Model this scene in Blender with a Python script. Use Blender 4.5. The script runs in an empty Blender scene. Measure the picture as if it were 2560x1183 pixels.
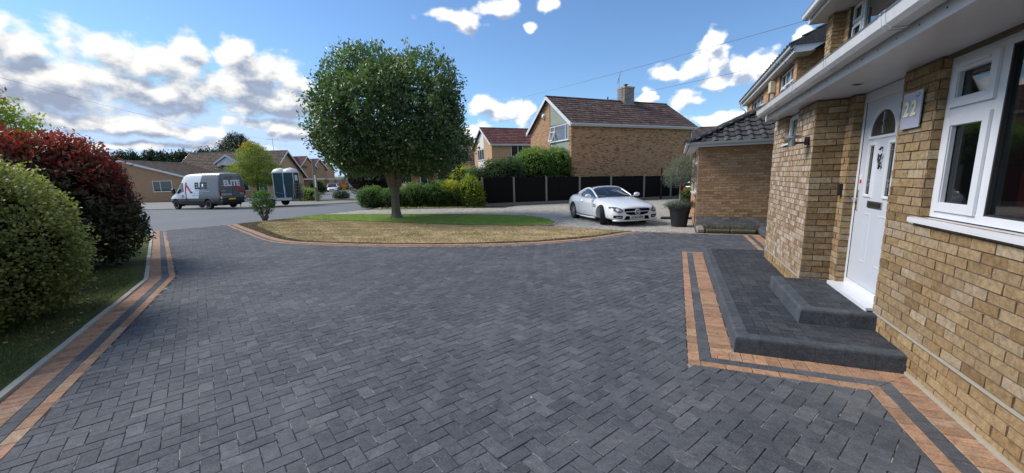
import bpy, bmesh, math, random
import numpy as np
from mathutils import Vector, Matrix
from mathutils.bvhtree import BVHTree

random.seed(7)
RNG = np.random.default_rng(11)
R = math.radians
sc = bpy.context.scene
COL = sc.collection

# ------------------------------------------------------------------ camera
H = 1.70
cam_d = bpy.data.cameras.new('camera'); cam = bpy.data.objects.new('camera', cam_d); COL.objects.link(cam)
CR = Vector((0.92151, 0.38737, -0.02777)); CU = Vector((-0.04110, 0.16837, 0.98487)); CF = Vector((-0.38618, 0.90642, -0.17107))
m = Matrix.Identity(4)
for i in range(3):
    m[i][0] = CR[i]; m[i][1] = CU[i]; m[i][2] = -CF[i]
m[2][3] = H
cam.matrix_world = m
cam_d.sensor_width = 36; cam_d.lens = 36 * 968.385 / 2560
cam_d.shift_y = 20.18 / 2560
cam_d.clip_start = 0.05; cam_d.clip_end = 2000
sc.camera = cam

def px(x, y, z):
    p = Vector((x, y, z - H)); w = p.dot(CF)
    if w < 0.1: return None
    return 1280 + 968.4 * p.dot(CR) / w, 611.7 - 968.4 * p.dot(CU) / w

def in_view(x, y, z, mg=40):
    q = px(x, y, z)
    return q is not None and -mg < q[0] < 2560 + mg and -mg < q[1] < 1183 + mg

# ------------------------------------------------------------------ world / light
SUN_AZ, SUN_EL = R(-99), R(42)
w = bpy.data.worlds.new('World'); sc.world = w; w.use_nodes = True
nt = w.node_tree; nt.nodes.clear()
def ND(nt, t, **k):
    n = nt.nodes.new(t)
    for a, b in k.items(): setattr(n, a, b)
    return n
def MA(nt, op, a, b=None, c=None, clamp=False):
    n = nt.nodes.new('ShaderNodeMath'); n.operation = op; n.use_clamp = clamp
    for i, v in enumerate((a, b, c)):
        if v is None: continue
        if isinstance(v, (int, float)): n.inputs[i].default_value = v
        else: nt.links.new(v, n.inputs[i])
    return n.outputs[0]
def VM(nt, op, a, b=None):
    n = nt.nodes.new('ShaderNodeVectorMath'); n.operation = op
    for i, v in enumerate((a, b)):
        if v is None: continue
        if isinstance(v, (tuple, list)): n.inputs[i].default_value = v
        elif isinstance(v, (int, float)): n.inputs['Scale'].default_value = v
        else: nt.links.new(v, n.inputs[i])
    return n.outputs['Value'] if op == 'LENGTH' else n.outputs['Vector']
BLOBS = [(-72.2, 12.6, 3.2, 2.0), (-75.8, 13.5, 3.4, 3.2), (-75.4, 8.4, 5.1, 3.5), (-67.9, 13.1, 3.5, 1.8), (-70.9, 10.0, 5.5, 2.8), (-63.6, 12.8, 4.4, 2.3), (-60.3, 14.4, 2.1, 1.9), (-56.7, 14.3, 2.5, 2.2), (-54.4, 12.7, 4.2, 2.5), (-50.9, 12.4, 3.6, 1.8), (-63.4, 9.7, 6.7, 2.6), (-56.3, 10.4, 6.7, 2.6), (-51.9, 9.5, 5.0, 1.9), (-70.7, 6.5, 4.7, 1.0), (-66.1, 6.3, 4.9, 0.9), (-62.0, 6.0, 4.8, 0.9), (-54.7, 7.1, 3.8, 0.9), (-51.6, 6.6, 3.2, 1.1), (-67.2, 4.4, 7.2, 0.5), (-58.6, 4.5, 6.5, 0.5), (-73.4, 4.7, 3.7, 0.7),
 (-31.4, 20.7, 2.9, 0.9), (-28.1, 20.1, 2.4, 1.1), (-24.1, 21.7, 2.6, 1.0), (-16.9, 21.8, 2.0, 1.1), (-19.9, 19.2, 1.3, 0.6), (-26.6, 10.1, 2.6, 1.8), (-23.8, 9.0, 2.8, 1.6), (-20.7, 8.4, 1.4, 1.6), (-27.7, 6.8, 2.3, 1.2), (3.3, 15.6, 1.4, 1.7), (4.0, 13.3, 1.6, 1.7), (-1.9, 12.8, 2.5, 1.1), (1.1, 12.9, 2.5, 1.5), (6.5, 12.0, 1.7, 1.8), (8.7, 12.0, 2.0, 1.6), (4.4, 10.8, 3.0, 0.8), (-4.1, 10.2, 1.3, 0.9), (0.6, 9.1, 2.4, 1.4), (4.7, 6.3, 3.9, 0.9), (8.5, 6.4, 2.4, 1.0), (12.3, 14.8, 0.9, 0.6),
 # beyond the frame: the same bank goes on to the left, unseen heaps overhead and behind added as fill light
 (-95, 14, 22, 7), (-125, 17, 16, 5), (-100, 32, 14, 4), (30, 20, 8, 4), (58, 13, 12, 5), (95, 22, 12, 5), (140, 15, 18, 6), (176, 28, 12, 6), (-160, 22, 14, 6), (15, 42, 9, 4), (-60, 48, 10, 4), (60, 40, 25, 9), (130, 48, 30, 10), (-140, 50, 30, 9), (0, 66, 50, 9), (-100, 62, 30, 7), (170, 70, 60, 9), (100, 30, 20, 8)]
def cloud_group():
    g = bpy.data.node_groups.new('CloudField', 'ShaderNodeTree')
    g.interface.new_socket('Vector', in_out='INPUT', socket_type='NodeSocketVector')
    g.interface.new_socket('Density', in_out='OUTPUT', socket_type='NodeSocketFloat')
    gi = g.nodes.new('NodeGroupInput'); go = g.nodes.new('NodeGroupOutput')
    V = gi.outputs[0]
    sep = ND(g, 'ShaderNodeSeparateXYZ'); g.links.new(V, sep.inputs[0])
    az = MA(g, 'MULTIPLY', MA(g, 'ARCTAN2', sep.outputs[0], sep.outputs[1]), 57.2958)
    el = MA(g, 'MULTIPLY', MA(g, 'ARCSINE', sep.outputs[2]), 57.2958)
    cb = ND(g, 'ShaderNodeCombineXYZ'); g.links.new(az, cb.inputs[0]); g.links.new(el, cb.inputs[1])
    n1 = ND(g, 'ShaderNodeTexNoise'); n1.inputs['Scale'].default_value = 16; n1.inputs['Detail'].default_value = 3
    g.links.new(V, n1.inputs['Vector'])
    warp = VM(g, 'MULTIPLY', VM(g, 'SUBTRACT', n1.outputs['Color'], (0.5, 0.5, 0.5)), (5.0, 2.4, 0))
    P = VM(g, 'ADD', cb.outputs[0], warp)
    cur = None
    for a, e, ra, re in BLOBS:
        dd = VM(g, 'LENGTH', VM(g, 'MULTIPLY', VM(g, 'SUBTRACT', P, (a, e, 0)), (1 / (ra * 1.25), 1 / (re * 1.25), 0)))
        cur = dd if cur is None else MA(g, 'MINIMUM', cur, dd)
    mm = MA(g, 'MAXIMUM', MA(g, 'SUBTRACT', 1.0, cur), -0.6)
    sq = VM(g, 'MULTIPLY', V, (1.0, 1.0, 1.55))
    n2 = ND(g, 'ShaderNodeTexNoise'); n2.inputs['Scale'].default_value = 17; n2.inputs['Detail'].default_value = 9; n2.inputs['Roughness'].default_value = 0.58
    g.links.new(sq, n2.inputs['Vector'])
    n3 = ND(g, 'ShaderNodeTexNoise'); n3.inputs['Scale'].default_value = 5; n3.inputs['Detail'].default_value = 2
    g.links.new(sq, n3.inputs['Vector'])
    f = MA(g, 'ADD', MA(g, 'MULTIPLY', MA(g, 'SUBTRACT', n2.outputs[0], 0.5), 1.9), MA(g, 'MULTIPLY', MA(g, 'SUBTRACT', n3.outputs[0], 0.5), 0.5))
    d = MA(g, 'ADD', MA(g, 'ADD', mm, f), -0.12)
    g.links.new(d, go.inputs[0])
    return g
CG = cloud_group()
tc = ND(nt, 'ShaderNodeTexCoord')
dirv = tc.outputs['Generated']
sky = ND(nt, 'ShaderNodeTexSky', sky_type='NISHITA'); sky.sun_disc = False
sky.sun_elevation = SUN_EL; sky.sun_rotation = SUN_AZ; sky.altitude = 30; sky.air_density = 1.0; sky.dust_density = 0.15; sky.ozone_density = 2.0
def cg(vec):
    n = ND(nt, 'ShaderNodeGroup'); n.node_tree = CG; nt.links.new(vec, n.inputs[0]); return n.outputs[0]
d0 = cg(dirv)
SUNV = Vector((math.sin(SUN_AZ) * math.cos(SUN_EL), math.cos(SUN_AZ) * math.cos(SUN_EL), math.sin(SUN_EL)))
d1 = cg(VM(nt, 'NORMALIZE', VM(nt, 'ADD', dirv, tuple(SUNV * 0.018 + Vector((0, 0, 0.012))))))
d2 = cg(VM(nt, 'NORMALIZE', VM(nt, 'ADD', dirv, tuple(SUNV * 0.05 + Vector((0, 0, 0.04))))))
alpha = ND(nt, 'ShaderNodeMapRange', interpolation_type='SMOOTHSTEP'); nt.links.new(d0, alpha.inputs[0])
alpha.inputs[1].default_value = -0.08; alpha.inputs[2].default_value = 0.50
occ = MA(nt, 'ADD', MA(nt, 'MULTIPLY', MA(nt, 'MAXIMUM', d1, 0.0), 1.15), MA(nt, 'MULTIPLY', MA(nt, 'MAXIMUM', d2, 0.0), 0.75))
litm = ND(nt, 'ShaderNodeMapRange', interpolation_type='SMOOTHSTEP'); nt.links.new(occ, litm.inputs[0])
litm.inputs[1].default_value = 1.5; litm.inputs[2].default_value = -0.1
lit = MA(nt, 'ADD', MA(nt, 'MULTIPLY', litm.outputs[0], 0.85), MA(nt, 'MULTIPLY', MA(nt, 'SUBTRACT', d0, d1), 0.55), clamp=True)
ccol = ND(nt, 'ShaderNodeValToRGB'); nt.links.new(lit, ccol.inputs[0]); ce = ccol.color_ramp.elements
ce[0].position = 0.0; ce[0].color = (0.24, 0.28, 0.37, 1); ce[1].position = 0.88; ce[1].color = (0.77, 0.755, 0.72, 1)
for p_, c_ in ((0.22, (0.35, 0.39, 0.46, 1)), (0.5, (0.57, 0.575, 0.58, 1))): q_ = ce.new(p_); q_.color = c_
skyS = VM(nt, 'MINIMUM', VM(nt, 'MULTIPLY', sky.outputs[0], (0.070, 0.086, 0.101)), (0.34, 0.46, 0.64))
mixc = ND(nt, 'ShaderNodeMix', data_type='RGBA'); nt.links.new(alpha.outputs[0], mixc.inputs[0])
# clouds opposite the sun coloured brighter, those near it darker, for more fill light
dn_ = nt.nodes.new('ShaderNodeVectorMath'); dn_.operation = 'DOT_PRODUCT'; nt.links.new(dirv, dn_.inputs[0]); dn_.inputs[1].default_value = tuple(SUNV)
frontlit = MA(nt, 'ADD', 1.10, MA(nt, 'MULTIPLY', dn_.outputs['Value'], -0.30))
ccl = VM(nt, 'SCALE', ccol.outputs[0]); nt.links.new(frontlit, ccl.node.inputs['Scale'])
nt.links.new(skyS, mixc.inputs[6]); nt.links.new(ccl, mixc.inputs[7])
bg = ND(nt, 'ShaderNodeBackground'); bg.inputs[1].default_value = 1.0
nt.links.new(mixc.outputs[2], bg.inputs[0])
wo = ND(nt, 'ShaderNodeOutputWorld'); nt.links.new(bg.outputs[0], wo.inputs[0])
w.cycles.sampling_method = 'MANUAL'; w.cycles.sample_map_resolution = 512

sd = bpy.data.lights.new('sun', 'SUN'); sun = bpy.data.objects.new('sun', sd); COL.objects.link(sun)
sd.energy = 2.4; sd.angle = R(24); sd.color = (1.0, 0.95, 0.88)
sun.rotation_euler = (-SUNV).to_track_quat('-Z', 'Y').to_euler()

vs = sc.view_settings; vs.view_transform = 'Standard'; vs.look = 'None'; vs.gamma = 1; vs.exposure = 0.76
try: vs.use_curve_mapping = False
except Exception: pass
sc.render.engine = 'CYCLES'
sc.cycles.max_bounces = 6; sc.cycles.diffuse_bounces = 3; sc.cycles.glossy_bounces = 3; sc.cycles.transparent_max_bounces = 8; sc.cycles.transmission_bounces = 4
sc.cycles.caustics_reflective = False; sc.cycles.caustics_refractive = False
sc.cycles.use_denoising = True
try: sc.cycles.denoiser = 'OPENIMAGEDENOISE'
except Exception: pass

# ------------------------------------------------------------------ object helpers
LOC = {}
def _loc(o):
    return LOC.get(o.name, Vector((0, 0, 0))) if o else Vector((0, 0, 0))
def setp(o, label=None, cat=None, group=None, kind=None):
    if label: o['label'] = label
    if cat: o['category'] = cat
    if group: o['group'] = group
    if kind: o['kind'] = kind
    return o
def thing(name, label, cat, loc=(0, 0, 0), rz=0, group=None, kind=None):
    o = bpy.data.objects.new(name, None); COL.objects.link(o)
    o.empty_display_size = 0.3
    o.location = loc; o.rotation_euler = (0, 0, rz)
    LOC[o.name] = Vector(loc)
    setp(o, label, cat, group, kind)
    return o
def fastmesh(name, V, F, smooth=False):
    """V (n,3) array, F list/array of faces all the same size, or list of lists"""
    me = bpy.data.meshes.new(name)
    V = np.asarray(V, dtype=np.float32)
    me.vertices.add(len(V)); me.vertices.foreach_set('co', V.ravel())
    if isinstance(F, np.ndarray):
        k = F.shape[1]; n = len(F); flat = F.astype(np.int32).ravel(); starts = np.arange(0, n * k, k, dtype=np.int32)
    else:
        n = len(F); ls = np.array([len(f) for f in F], dtype=np.int32)
        flat = np.array([i for f in F for i in f], dtype=np.int32); starts = np.concatenate(([0], np.cumsum(ls)[:-1])).astype(np.int32)
    me.loops.add(len(flat)); me.loops.foreach_set('vertex_index', flat)
    me.polygons.add(n); me.polygons.foreach_set('loop_start', starts)
    me.polygons.foreach_set('use_smooth', np.full(n, bool(smooth)))
    me.update(calc_edges=True); me.validate()
    return me
class MB:
    """collects faces in world coordinates (or the thing's own frame when local=True)"""
    def __init__(s, M=None): s.v = []; s.f = []; s.mi = []; s.M = M
    def add(s, vs_, fs_, mi=0):
        b = len(s.v)
        if s.M is not None: vs_ = [tuple(s.M @ Vector(p)) for p in vs_]
        s.v += [tuple(p) for p in vs_]; s.f += [tuple(i + b for i in f) for f in fs_]; s.mi += [mi] * len(fs_); return s
    def box(s, x0, x1, y0, y1, z0, z1, mi=0):
        return s.add([(x0, y0, z0), (x1, y0, z0), (x1, y1, z0), (x0, y1, z0), (x0, y0, z1), (x1, y0, z1), (x1, y1, z1), (x0, y1, z1)],
                     [(3, 2, 1, 0), (4, 5, 6, 7), (0, 1, 5, 4), (1, 2, 6, 5), (2, 3, 7, 6), (3, 0, 4, 7)], mi)
    def bbox(s, x0, x1, y0, y1, z0, z1, c=0.01, mi=0):
        """box with chamfered edges"""
        bm = bmesh.new(); bmesh.ops.create_cube(bm, size=1)
        for v in bm.verts: v.co = Vector(((x0 + x1) / 2 + v.co.x * (x1 - x0), (y0 + y1) / 2 + v.co.y * (y1 - y0), (z0 + z1) / 2 + v.co.z * (z1 - z0)))
        bmesh.ops.bevel(bm, geom=list(bm.edges), offset=c, segments=1, affect='EDGES')
        s.frombm(bm, mi); bm.free(); return s
    def frombm(s, bm, mi=0):
        bm.verts.ensure_lookup_table(); bm.verts.index_update()
        s.add([v.co[:] for v in bm.verts], [[v.index for v in f.verts] for f in bm.faces], mi)
    def prism(s, pts, off, mi=0):
        """closed polygon pts (3d) pushed by vector off"""
        n = len(pts); o = Vector(off)
        a = [Vector(p) for p in pts]; b = [p + o for p in a]
        return s.add(a + b, [tuple(range(n))[::-1], tuple(range(n, 2 * n))] + [(i, (i + 1) % n, n + (i + 1) % n, n + i) for i in range(n)], mi)
    def tube(s, pts, rad, n=8, mi=0, cap=True):
        pts = [Vector(p) for p in pts]
        if isinstance(rad, (int, float)): rad = [rad] * len(pts)
        vs_, fs_ = [], []; up = None
        for i, p in enumerate(pts):
            t = (pts[min(i + 1, len(pts) - 1)] - pts[max(i - 1, 0)]).normalized()
            if up is None:
                up = Vector((0, 0, 1)) if abs(t.z) < 0.9 else Vector((1, 0, 0))
            x = t.cross(up).normalized(); y = x.cross(t).normalized(); up = y
            for k in range(n):
                a = 2 * math.pi * k / n; vs_.append(p + (x * math.cos(a) + y * math.sin(a)) * rad[i])
        for i in range(len(pts) - 1):
            for k in range(n):
                fs_.append((i * n + k, i * n + (k + 1) % n, (i + 1) * n + (k + 1) % n, (i + 1) * n + k))
        if cap: fs_ += [tuple(range(n))[::-1], tuple((len(pts) - 1) * n + k for k in range(n))]
        return s.add(vs_, fs_, mi)
    def lathe(s, prof, c=(0, 0, 0), n=24, mi=0):
        vs_, fs_ = [], []
        for r_, z in prof:
            for k in range(n):
                a = 2 * math.pi * k / n; vs_.append((c[0] + r_ * math.cos(a), c[1] + r_ * math.sin(a), c[2] + z))
        for i in range(len(prof) - 1):
            for k in range(n): fs_.append((i * n + k, i * n + (k + 1) % n, (i + 1) * n + (k + 1) % n, (i + 1) * n + k))
        fs_ += [tuple(range(n))[::-1], tuple((len(prof) - 1) * n + k for k in range(n))]
        return s.add(vs_, fs_, mi)
    def build(s, name, mats, parent=None, local=False, smooth=False, kind=None, label=None):
        off = Vector((0, 0, 0)) if local else _loc(parent)
        V = np.array(s.v, dtype=np.float64).reshape(-1, 3) - np.array(off)[None]
        me = fastmesh(name, V, s.f, smooth)
        if not isinstance(mats, (list, tuple)): mats = [mats]
        for m_ in mats: me.materials.append(m_)
        if len(mats) > 1: me.polygons.foreach_set('material_index', np.array(s.mi, dtype=np.int32))
        o = bpy.data.objects.new(name, me); COL.objects.link(o)
        if parent: o.parent = parent; LOC[o.name] = _loc(parent)
        else: LOC[o.name] = Vector((0, 0, 0))
        if kind: o['kind'] = kind
        if label: o['label'] = label
        return o
def autosmooth(o, ang=35):
    me = o.data
    me.polygons.foreach_set('use_smooth', np.ones(len(me.polygons), dtype=bool))
    bm = bmesh.new(); bm.from_mesh(me)
    for e in bm.edges:
        e.smooth = not (len(e.link_faces) == 2 and e.calc_face_angle(0) > R(ang))
    bm.to_mesh(me); bm.free()
def clip_half(poly, p, n):
    """keep the part of a 2-D polygon where (q-p).n >= 0"""
    out = []
    for i in range(len(poly)):
        a = poly[i]; b = poly[(i + 1) % len(poly)]
        da = (a[0] - p[0]) * n[0] + (a[1] - p[1]) * n[1]; db = (b[0] - p[0]) * n[0] + (b[1] - p[1]) * n[1]
        if da >= 0: out.append(a)
        if (da > 0) != (db > 0) and abs(da - db) > 1e-12:
            t = da / (da - db); out.append((a[0] + (b[0] - a[0]) * t, a[1] + (b[1] - a[1]) * t))
    return out
def area(poly):
    return 0.5 * sum(poly[i][0] * poly[(i + 1) % len(poly)][1] - poly[(i + 1) % len(poly)][0] * poly[i][1] for i in range(len(poly)))
def inside(x, y, P):
    c = False; n = len(P)
    for i in range(n):
        x1, y1 = P[i]; x2, y2 = P[(i + 1) % n]
        if (y1 > y) != (y2 > y) and x < (x2 - x1) * (y - y1) / (y2 - y1) + x1: c = not c
    return c

# ------------------------------------------------------------------ materials
class MT:
    def __init__(s, name):
        s.m = bpy.data.materials.new(name); s.m.use_nodes = True; s.nt = s.m.node_tree
        s.b = s.nt.nodes['Principled BSDF']; s.out = s.nt.nodes['Material Output']
        s.tc = s.nt.nodes.new('ShaderNodeTexCoord')
    def L(s, a, b): s.nt.links.new(a, b)
    def set(s, **k):
        for a, v in k.items():
            i = s.b.inputs[a.replace('_', ' ')]
            if isinstance(v, (int, float, tuple)): i.default_value = v
            else: s.L(v, i)
        return s
    def noise(s, scale, detail=4, rough=0.55, vec='Object', dist=0.0, col=False):
        n = s.nt.nodes.new('ShaderNodeTexNoise'); n.inputs['Scale'].default_value = scale; n.inputs['Detail'].default_value = detail
        n.inputs['Roughness'].default_value = rough; n.inputs['Distortion'].default_value = dist
        if isinstance(vec, str):
            if vec == 'World':
                g = s.nt.nodes.new('ShaderNodeNewGeometry'); s.L(g.outputs['Position'], n.inputs['Vector'])
            else: s.L(s.tc.outputs[vec], n.inputs['Vector'])
        else: s.L(vec, n.inputs['Vector'])
        return n.outputs['Color'] if col else n.outputs[0]
    def ramp(s, fac, stops, interp='LINEAR'):
        n = s.nt.nodes.new('ShaderNodeValToRGB'); n.color_ramp.interpolation = interp
        e = n.color_ramp.elements
        while len(e) < len(stops): e.new(0.5)
        for i, (p, c) in enumerate(stops):
            e[i].position = p; e[i].color = (c, c, c, 1) if isinstance(c, (int, float)) else (c[0], c[1], c[2], 1)
        s.L(fac, n.inputs[0]); return n.outputs[0]
    def mix(s, fac, a, b, mode='MIX'):
        n = s.nt.nodes.new('ShaderNodeMix'); n.data_type = 'RGBA'; n.blend_type = mode
        for i, v in ((0, fac), (6, a), (7, b)):
            if isinstance(v, (int, float)): n.inputs[i].default_value = v if i == 0 else (v, v, v, 1)
            elif isinstance(v, tuple): n.inputs[i].default_value = (v[0], v[1], v[2], 1)
            else: s.L(v, n.inputs[i])
        return n.outputs[2]
    def mr(s, v, a, b, c, d):
        n = s.nt.nodes.new('ShaderNodeMapRange'); s.L(v, n.inputs[0])
        for i, q in enumerate((a, b, c, d)): n.inputs[i + 1].default_value = q
        return n.outputs[0]
    def rnd(s):
        g = s.nt.nodes.new('ShaderNodeNewGeometry'); o = s.nt.nodes.new('ShaderNodeObjectInfo')
        return MA(s.nt, 'FRACT', MA(s.nt, 'ADD', g.outputs['Random Per Island'], MA(s.nt, 'MULTIPLY', o.outputs['Random'], 7.31)))
    def bump(s, h, strength=0.4, dist=0.01):
        n = s.nt.nodes.new('ShaderNodeBump'); n.inputs['Strength'].default_value = strength; n.inputs['Distance'].default_value = dist
        s.L(h, n.inputs['Height']); s.L(n.outputs[0], s.b.inputs['Normal']); return s

def plain(name, col, rough=0.5, spec=0.5, metal=0.0, var=0.12, scale=6, coat=0.0, bump=0.0):
    t = MT(name)
    n = t.noise(scale, 5)
    t.set(Base_Color=t.mix(n, tuple(c * (1 - var) for c in col), tuple(min(1, c * (1 + var)) for c in col)), Roughness=rough, Metallic=metal)
    t.b.inputs['Specular IOR Level'].default_value = spec; t.b.inputs['Coat Weight'].default_value = coat; t.b.inputs['Coat Roughness'].default_value = 0.03
    if bump: t.bump(t.noise(scale * 8, 4), bump, 0.01)
    return t.m

def paver(name, stops, dust=0.0, speck=0.5):
    t = MT(name); r_ = t.rnd()
    c = t.ramp(r_, stops)
    fine = t.noise(75, 5, 0.75, 'World'); c = t.mix(0.8, c, t.mr(fine, 0.3, 0.7, 0.45, 1.6), 'MULTIPLY')
    mid = t.noise(14, 5, 0.65, 'World', 0.5); c = t.mix(1.0, c, t.mr(mid, 0.3, 0.7, 0.70, 1.34), 'MULTIPLY')
    if dust:
        big = t.noise(0.9, 5, 0.6, 'World', 0.6)
        c = t.mix(t.mr(big, 0.47, 0.72, 0.0, dust), c, (0.17, 0.175, 0.18))
    sp = t.noise(110, 1, 0.5, 'World'); c = t.mix(t.mr(sp, 0.70, 0.74, 0.0, speck), c, (0.40, 0.40, 0.39))
    t.set(Base_Color=c, Roughness=0.82); t.b.inputs['Specular IOR Level'].default_value = 0.35
    t.bump(t.noise(110, 5, 0.7, 'World'), 0.55, 0.006)
    return t.m
M = {}
M['charcoal'] = paver('charcoal_paver', [(0, (0.061, 0.067, 0.077)), (0.35, (0.071, 0.077, 0.088)), (0.7, (0.081, 0.087, 0.098)), (0.93, (0.093, 0.099, 0.110)), (1, (0.112, 0.117, 0.127))], 0.38)
M['tan'] = paver('tan_paver', [(0, (0.27, 0.155, 0.09)), (0.3, (0.35, 0.205, 0.12)), (0.6, (0.39, 0.23, 0.135)), (0.8, (0.38, 0.20, 0.125)), (0.92, (0.40, 0.26, 0.16)), (1, (0.33, 0.22, 0.15))], 0.25, 0.1)
M['step'] = paver('dark_step_paver', [(0, (0.027, 0.032, 0.039)), (0.5, (0.036, 0.041, 0.049)), (1, (0.050, 0.055, 0.064))], 0.10, 0.3)
M['kerbdark'] = paver('charcoal_kerb', [(0, (0.052, 0.060, 0.072)), (1, (0.070, 0.079, 0.093))], 0.05, 0.2)
M['greyblock'] = paver('grey_block', [(0, (0.29, 0.27, 0.23)), (0.4, (0.38, 0.355, 0.305)), (0.8, (0.45, 0.42, 0.365)), (1, (0.33, 0.31, 0.27))], 0.0, 0.15)
def sand():
    t = MT('jointing_sand'); n = t.noise(6, 5, 0.7, 'World'); n2 = t.noise(70, 3, 0.6, 'World')
    c = t.mix(t.mr(n, 0.50, 0.60, 0, 1), (0.022, 0.024, 0.028), (0.26, 0.255, 0.245))
    t.set(Base_Color=t.mix(0.5, c, t.mr(n2, 0.3, 0.7, 0.4, 1.6), 'MULTIPLY'), Roughness=0.95); return t.m
M['sand'] = sand()
M['sandlight'] = plain('pale_joint_sand', (0.09, 0.085, 0.075), 0.95, var=0.4, scale=30)
def brickm(name, stops, tint=1.0):
    t = MT(name); r_ = t.rnd()
    c = t.ramp(r_, stops)
    n = t.noise(26, 6, 0.65, 'World', 0.4); c = t.mix(1.0, c, t.mr(n, 0.28, 0.72, 0.62, 1.38), 'MULTIPLY')
    f = t.noise(180, 3, 0.7, 'World'); c = t.mix(0.6, c, t.mr(f, 0.3, 0.7, 0.6, 1.4), 'MULTIPLY')
    t.set(Base_Color=c, Roughness=0.9); t.b.inputs['Specular IOR Level'].default_value = 0.25
    h = t.mix(0.45, t.noise(45, 5, 0.6, 'World', 0.8), f)
    t.bump(h, 0.8, 0.012); return t.m
M['brick'] = brickm('buff_brick', [(0, (0.215, 0.14, 0.068)), (0.14, (0.26, 0.172, 0.086)), (0.32, (0.315, 0.215, 0.112)), (0.5, (0.29, 0.205, 0.12)), (0.66, (0.345, 0.25, 0.138)), (0.8, (0.33, 0.25, 0.168)), (0.92, (0.395, 0.315, 0.205)), (1, (0.225, 0.138, 0.07))])
M['brickpier'] = brickm('pale_pier_brick', [(0, (0.27, 0.18, 0.11)), (0.3, (0.35, 0.25, 0.16)), (0.6, (0.39, 0.30, 0.215)), (0.82, (0.44, 0.355, 0.275)), (0.93, (0.50, 0.44, 0.37)), (1, (0.38, 0.23, 0.14))])  # paler mix than the near face, on the outer pier face only
M['brickbase'] = brickm('yellow_stained_brick', [(0, (0.27, 0.175, 0.085)), (0.5, (0.34, 0.23, 0.12)), (1, (0.39, 0.28, 0.155))])
M['brickgarage'] = brickm('tan_garage_brick', [(0, (0.37, 0.205, 0.105)), (0.35, (0.46, 0.27, 0.14)), (0.7, (0.51, 0.31, 0.17)), (1, (0.55, 0.36, 0.205))])
M['brickgrey'] = brickm('grey_plinth_brick', [(0, (0.20, 0.19, 0.175)), (1, (0.34, 0.315, 0.29))])
M['brickmid'] = brickm('brown_mixed_brick', [(0, (0.21, 0.115, 0.06)), (0.16, (0.40, 0.22, 0.115)), (0.45, (0.47, 0.27, 0.145)), (0.75, (0.51, 0.305, 0.17)), (1, (0.54, 0.35, 0.20))])
M['brickfar'] = brickm('orange_buff_brick', [(0, (0.36, 0.21, 0.12)), (0.5, (0.46, 0.28, 0.165)), (1, (0.52, 0.34, 0.21))])
M['mortar'] = plain('brown_mortar', (0.12, 0.09, 0.065), 0.95, var=0.3, scale=25, bump=0.3)
M['mortarpale'] = plain('grey_mortar', (0.26, 0.23, 0.185), 0.95, var=0.25, scale=25)
M['dpc'] = plain('pale_mortar_line', (0.38, 0.35, 0.28), 0.9, var=0.15, scale=20, bump=0.3)
def upvc(name, base, dirt):
    t = MT(name); n = t.noise(3.5, 6, 0.7, 'World'); n2 = t.noise(60, 3, 0.6, 'World')
    c = t.mix(t.mr(n, 0.45, 0.75, 0, dirt), base, (0.36, 0.36, 0.35)); c = t.mix(t.mr(n2, 0.66, 0.72, 0, dirt), c, (0.30, 0.29, 0.28))
    t.set(Base_Color=c, Roughness=0.32); return t.m
M['upvc'] = upvc('white_upvc', (0.68, 0.70, 0.74), 0.14)
M['upvcdirty'] = upvc('weathered_white_plastic', (0.64, 0.65, 0.67), 0.55)
M['soffit'] = upvc('soffit_board', (0.66, 0.67, 0.70), 0.25)
M['doorwhite'] = upvc('white_door_skin', (0.55, 0.58, 0.64), 0.06)
M['seal'] = plain('dark_rubber_seal', (0.02, 0.02, 0.022), 0.6)
M['white'] = plain('white_paint', (0.72, 0.72, 0.70), 0.5, var=0.05)
M['cream'] = plain('cream_enamel_number', (0.88, 0.82, 0.56), 0.3, var=0.04)
M['signwhite'] = plain('milky_acrylic_sign', (0.42, 0.45, 0.56), 0.25, var=0.08, scale=10)
def glass(name, tint=(0.015, 0.018, 0.022), thr=0.0, ior=1.6):
    t = MT(name); t.set(Base_Color=(*tint, 1), Roughness=0.02, IOR=ior); t.b.inputs['Specular IOR Level'].default_value = 0.75
    if thr:
        tr = t.nt.nodes.new('ShaderNodeBsdfTransparent'); tr.inputs[0].default_value = (0.75, 0.8, 0.78, 1)
        mx = t.nt.nodes.new('ShaderNodeMixShader'); mx.inputs[0].default_value = thr
        t.L(t.b.outputs[0], mx.inputs[1]); t.L(tr.outputs[0], mx.inputs[2]); t.L(mx.outputs[0], t.out.inputs[0])
    return t.m
M['glass'] = glass('window_glass', ior=2.4)
M['glassfar'] = glass('far_window_glass', (0.03, 0.034, 0.04), ior=1.55)
M['glassmirror'] = glass('sky_reflecting_glass', ior=3.4)
M['glassnear'] = glass('clear_pane', (0.006, 0.007, 0.008), 0.60, ior=2.5)
M['carglass'] = glass('car_glass', (0.012, 0.015, 0.02), ior=1.7)
def leaded():
    t = MT('leaded_door_glass'); n = t.noise(34, 3, 0.6, 'Object'); t.set(Base_Color=t.mix(t.mr(n, .4, .7, 0, 1), (0.012, 0.014, 0.014), (0.055, 0.062, 0.06)), Roughness=0.16)
    t.bump(t.noise(60, 3), 0.35, 0.004); return t.m
M['doorglass'] = leaded()
M['frost'] = plain('frosted_pane', (0.16, 0.18, 0.18), 0.25, var=0.3, scale=9)
M['chrome'] = plain('chrome', (0.75, 0.75, 0.76), 0.14, metal=1, var=0.03)
M['steel'] = plain('brushed_steel', (0.42, 0.41, 0.40), 0.33, metal=1, var=0.1, scale=40)
M['darkmetal'] = plain('dark_metal', (0.05, 0.045, 0.045), 0.45, metal=0.6)
M['lead'] = plain('lead_came', (0.52, 0.54, 0.55), 0.3, metal=0.7)
M['black'] = plain('black_plastic', (0.012, 0.012, 0.014), 0.45)
M['potblack'] = plain('matt_black_pot', (0.014, 0.015, 0.019), 0.55, var=0.2)
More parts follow.
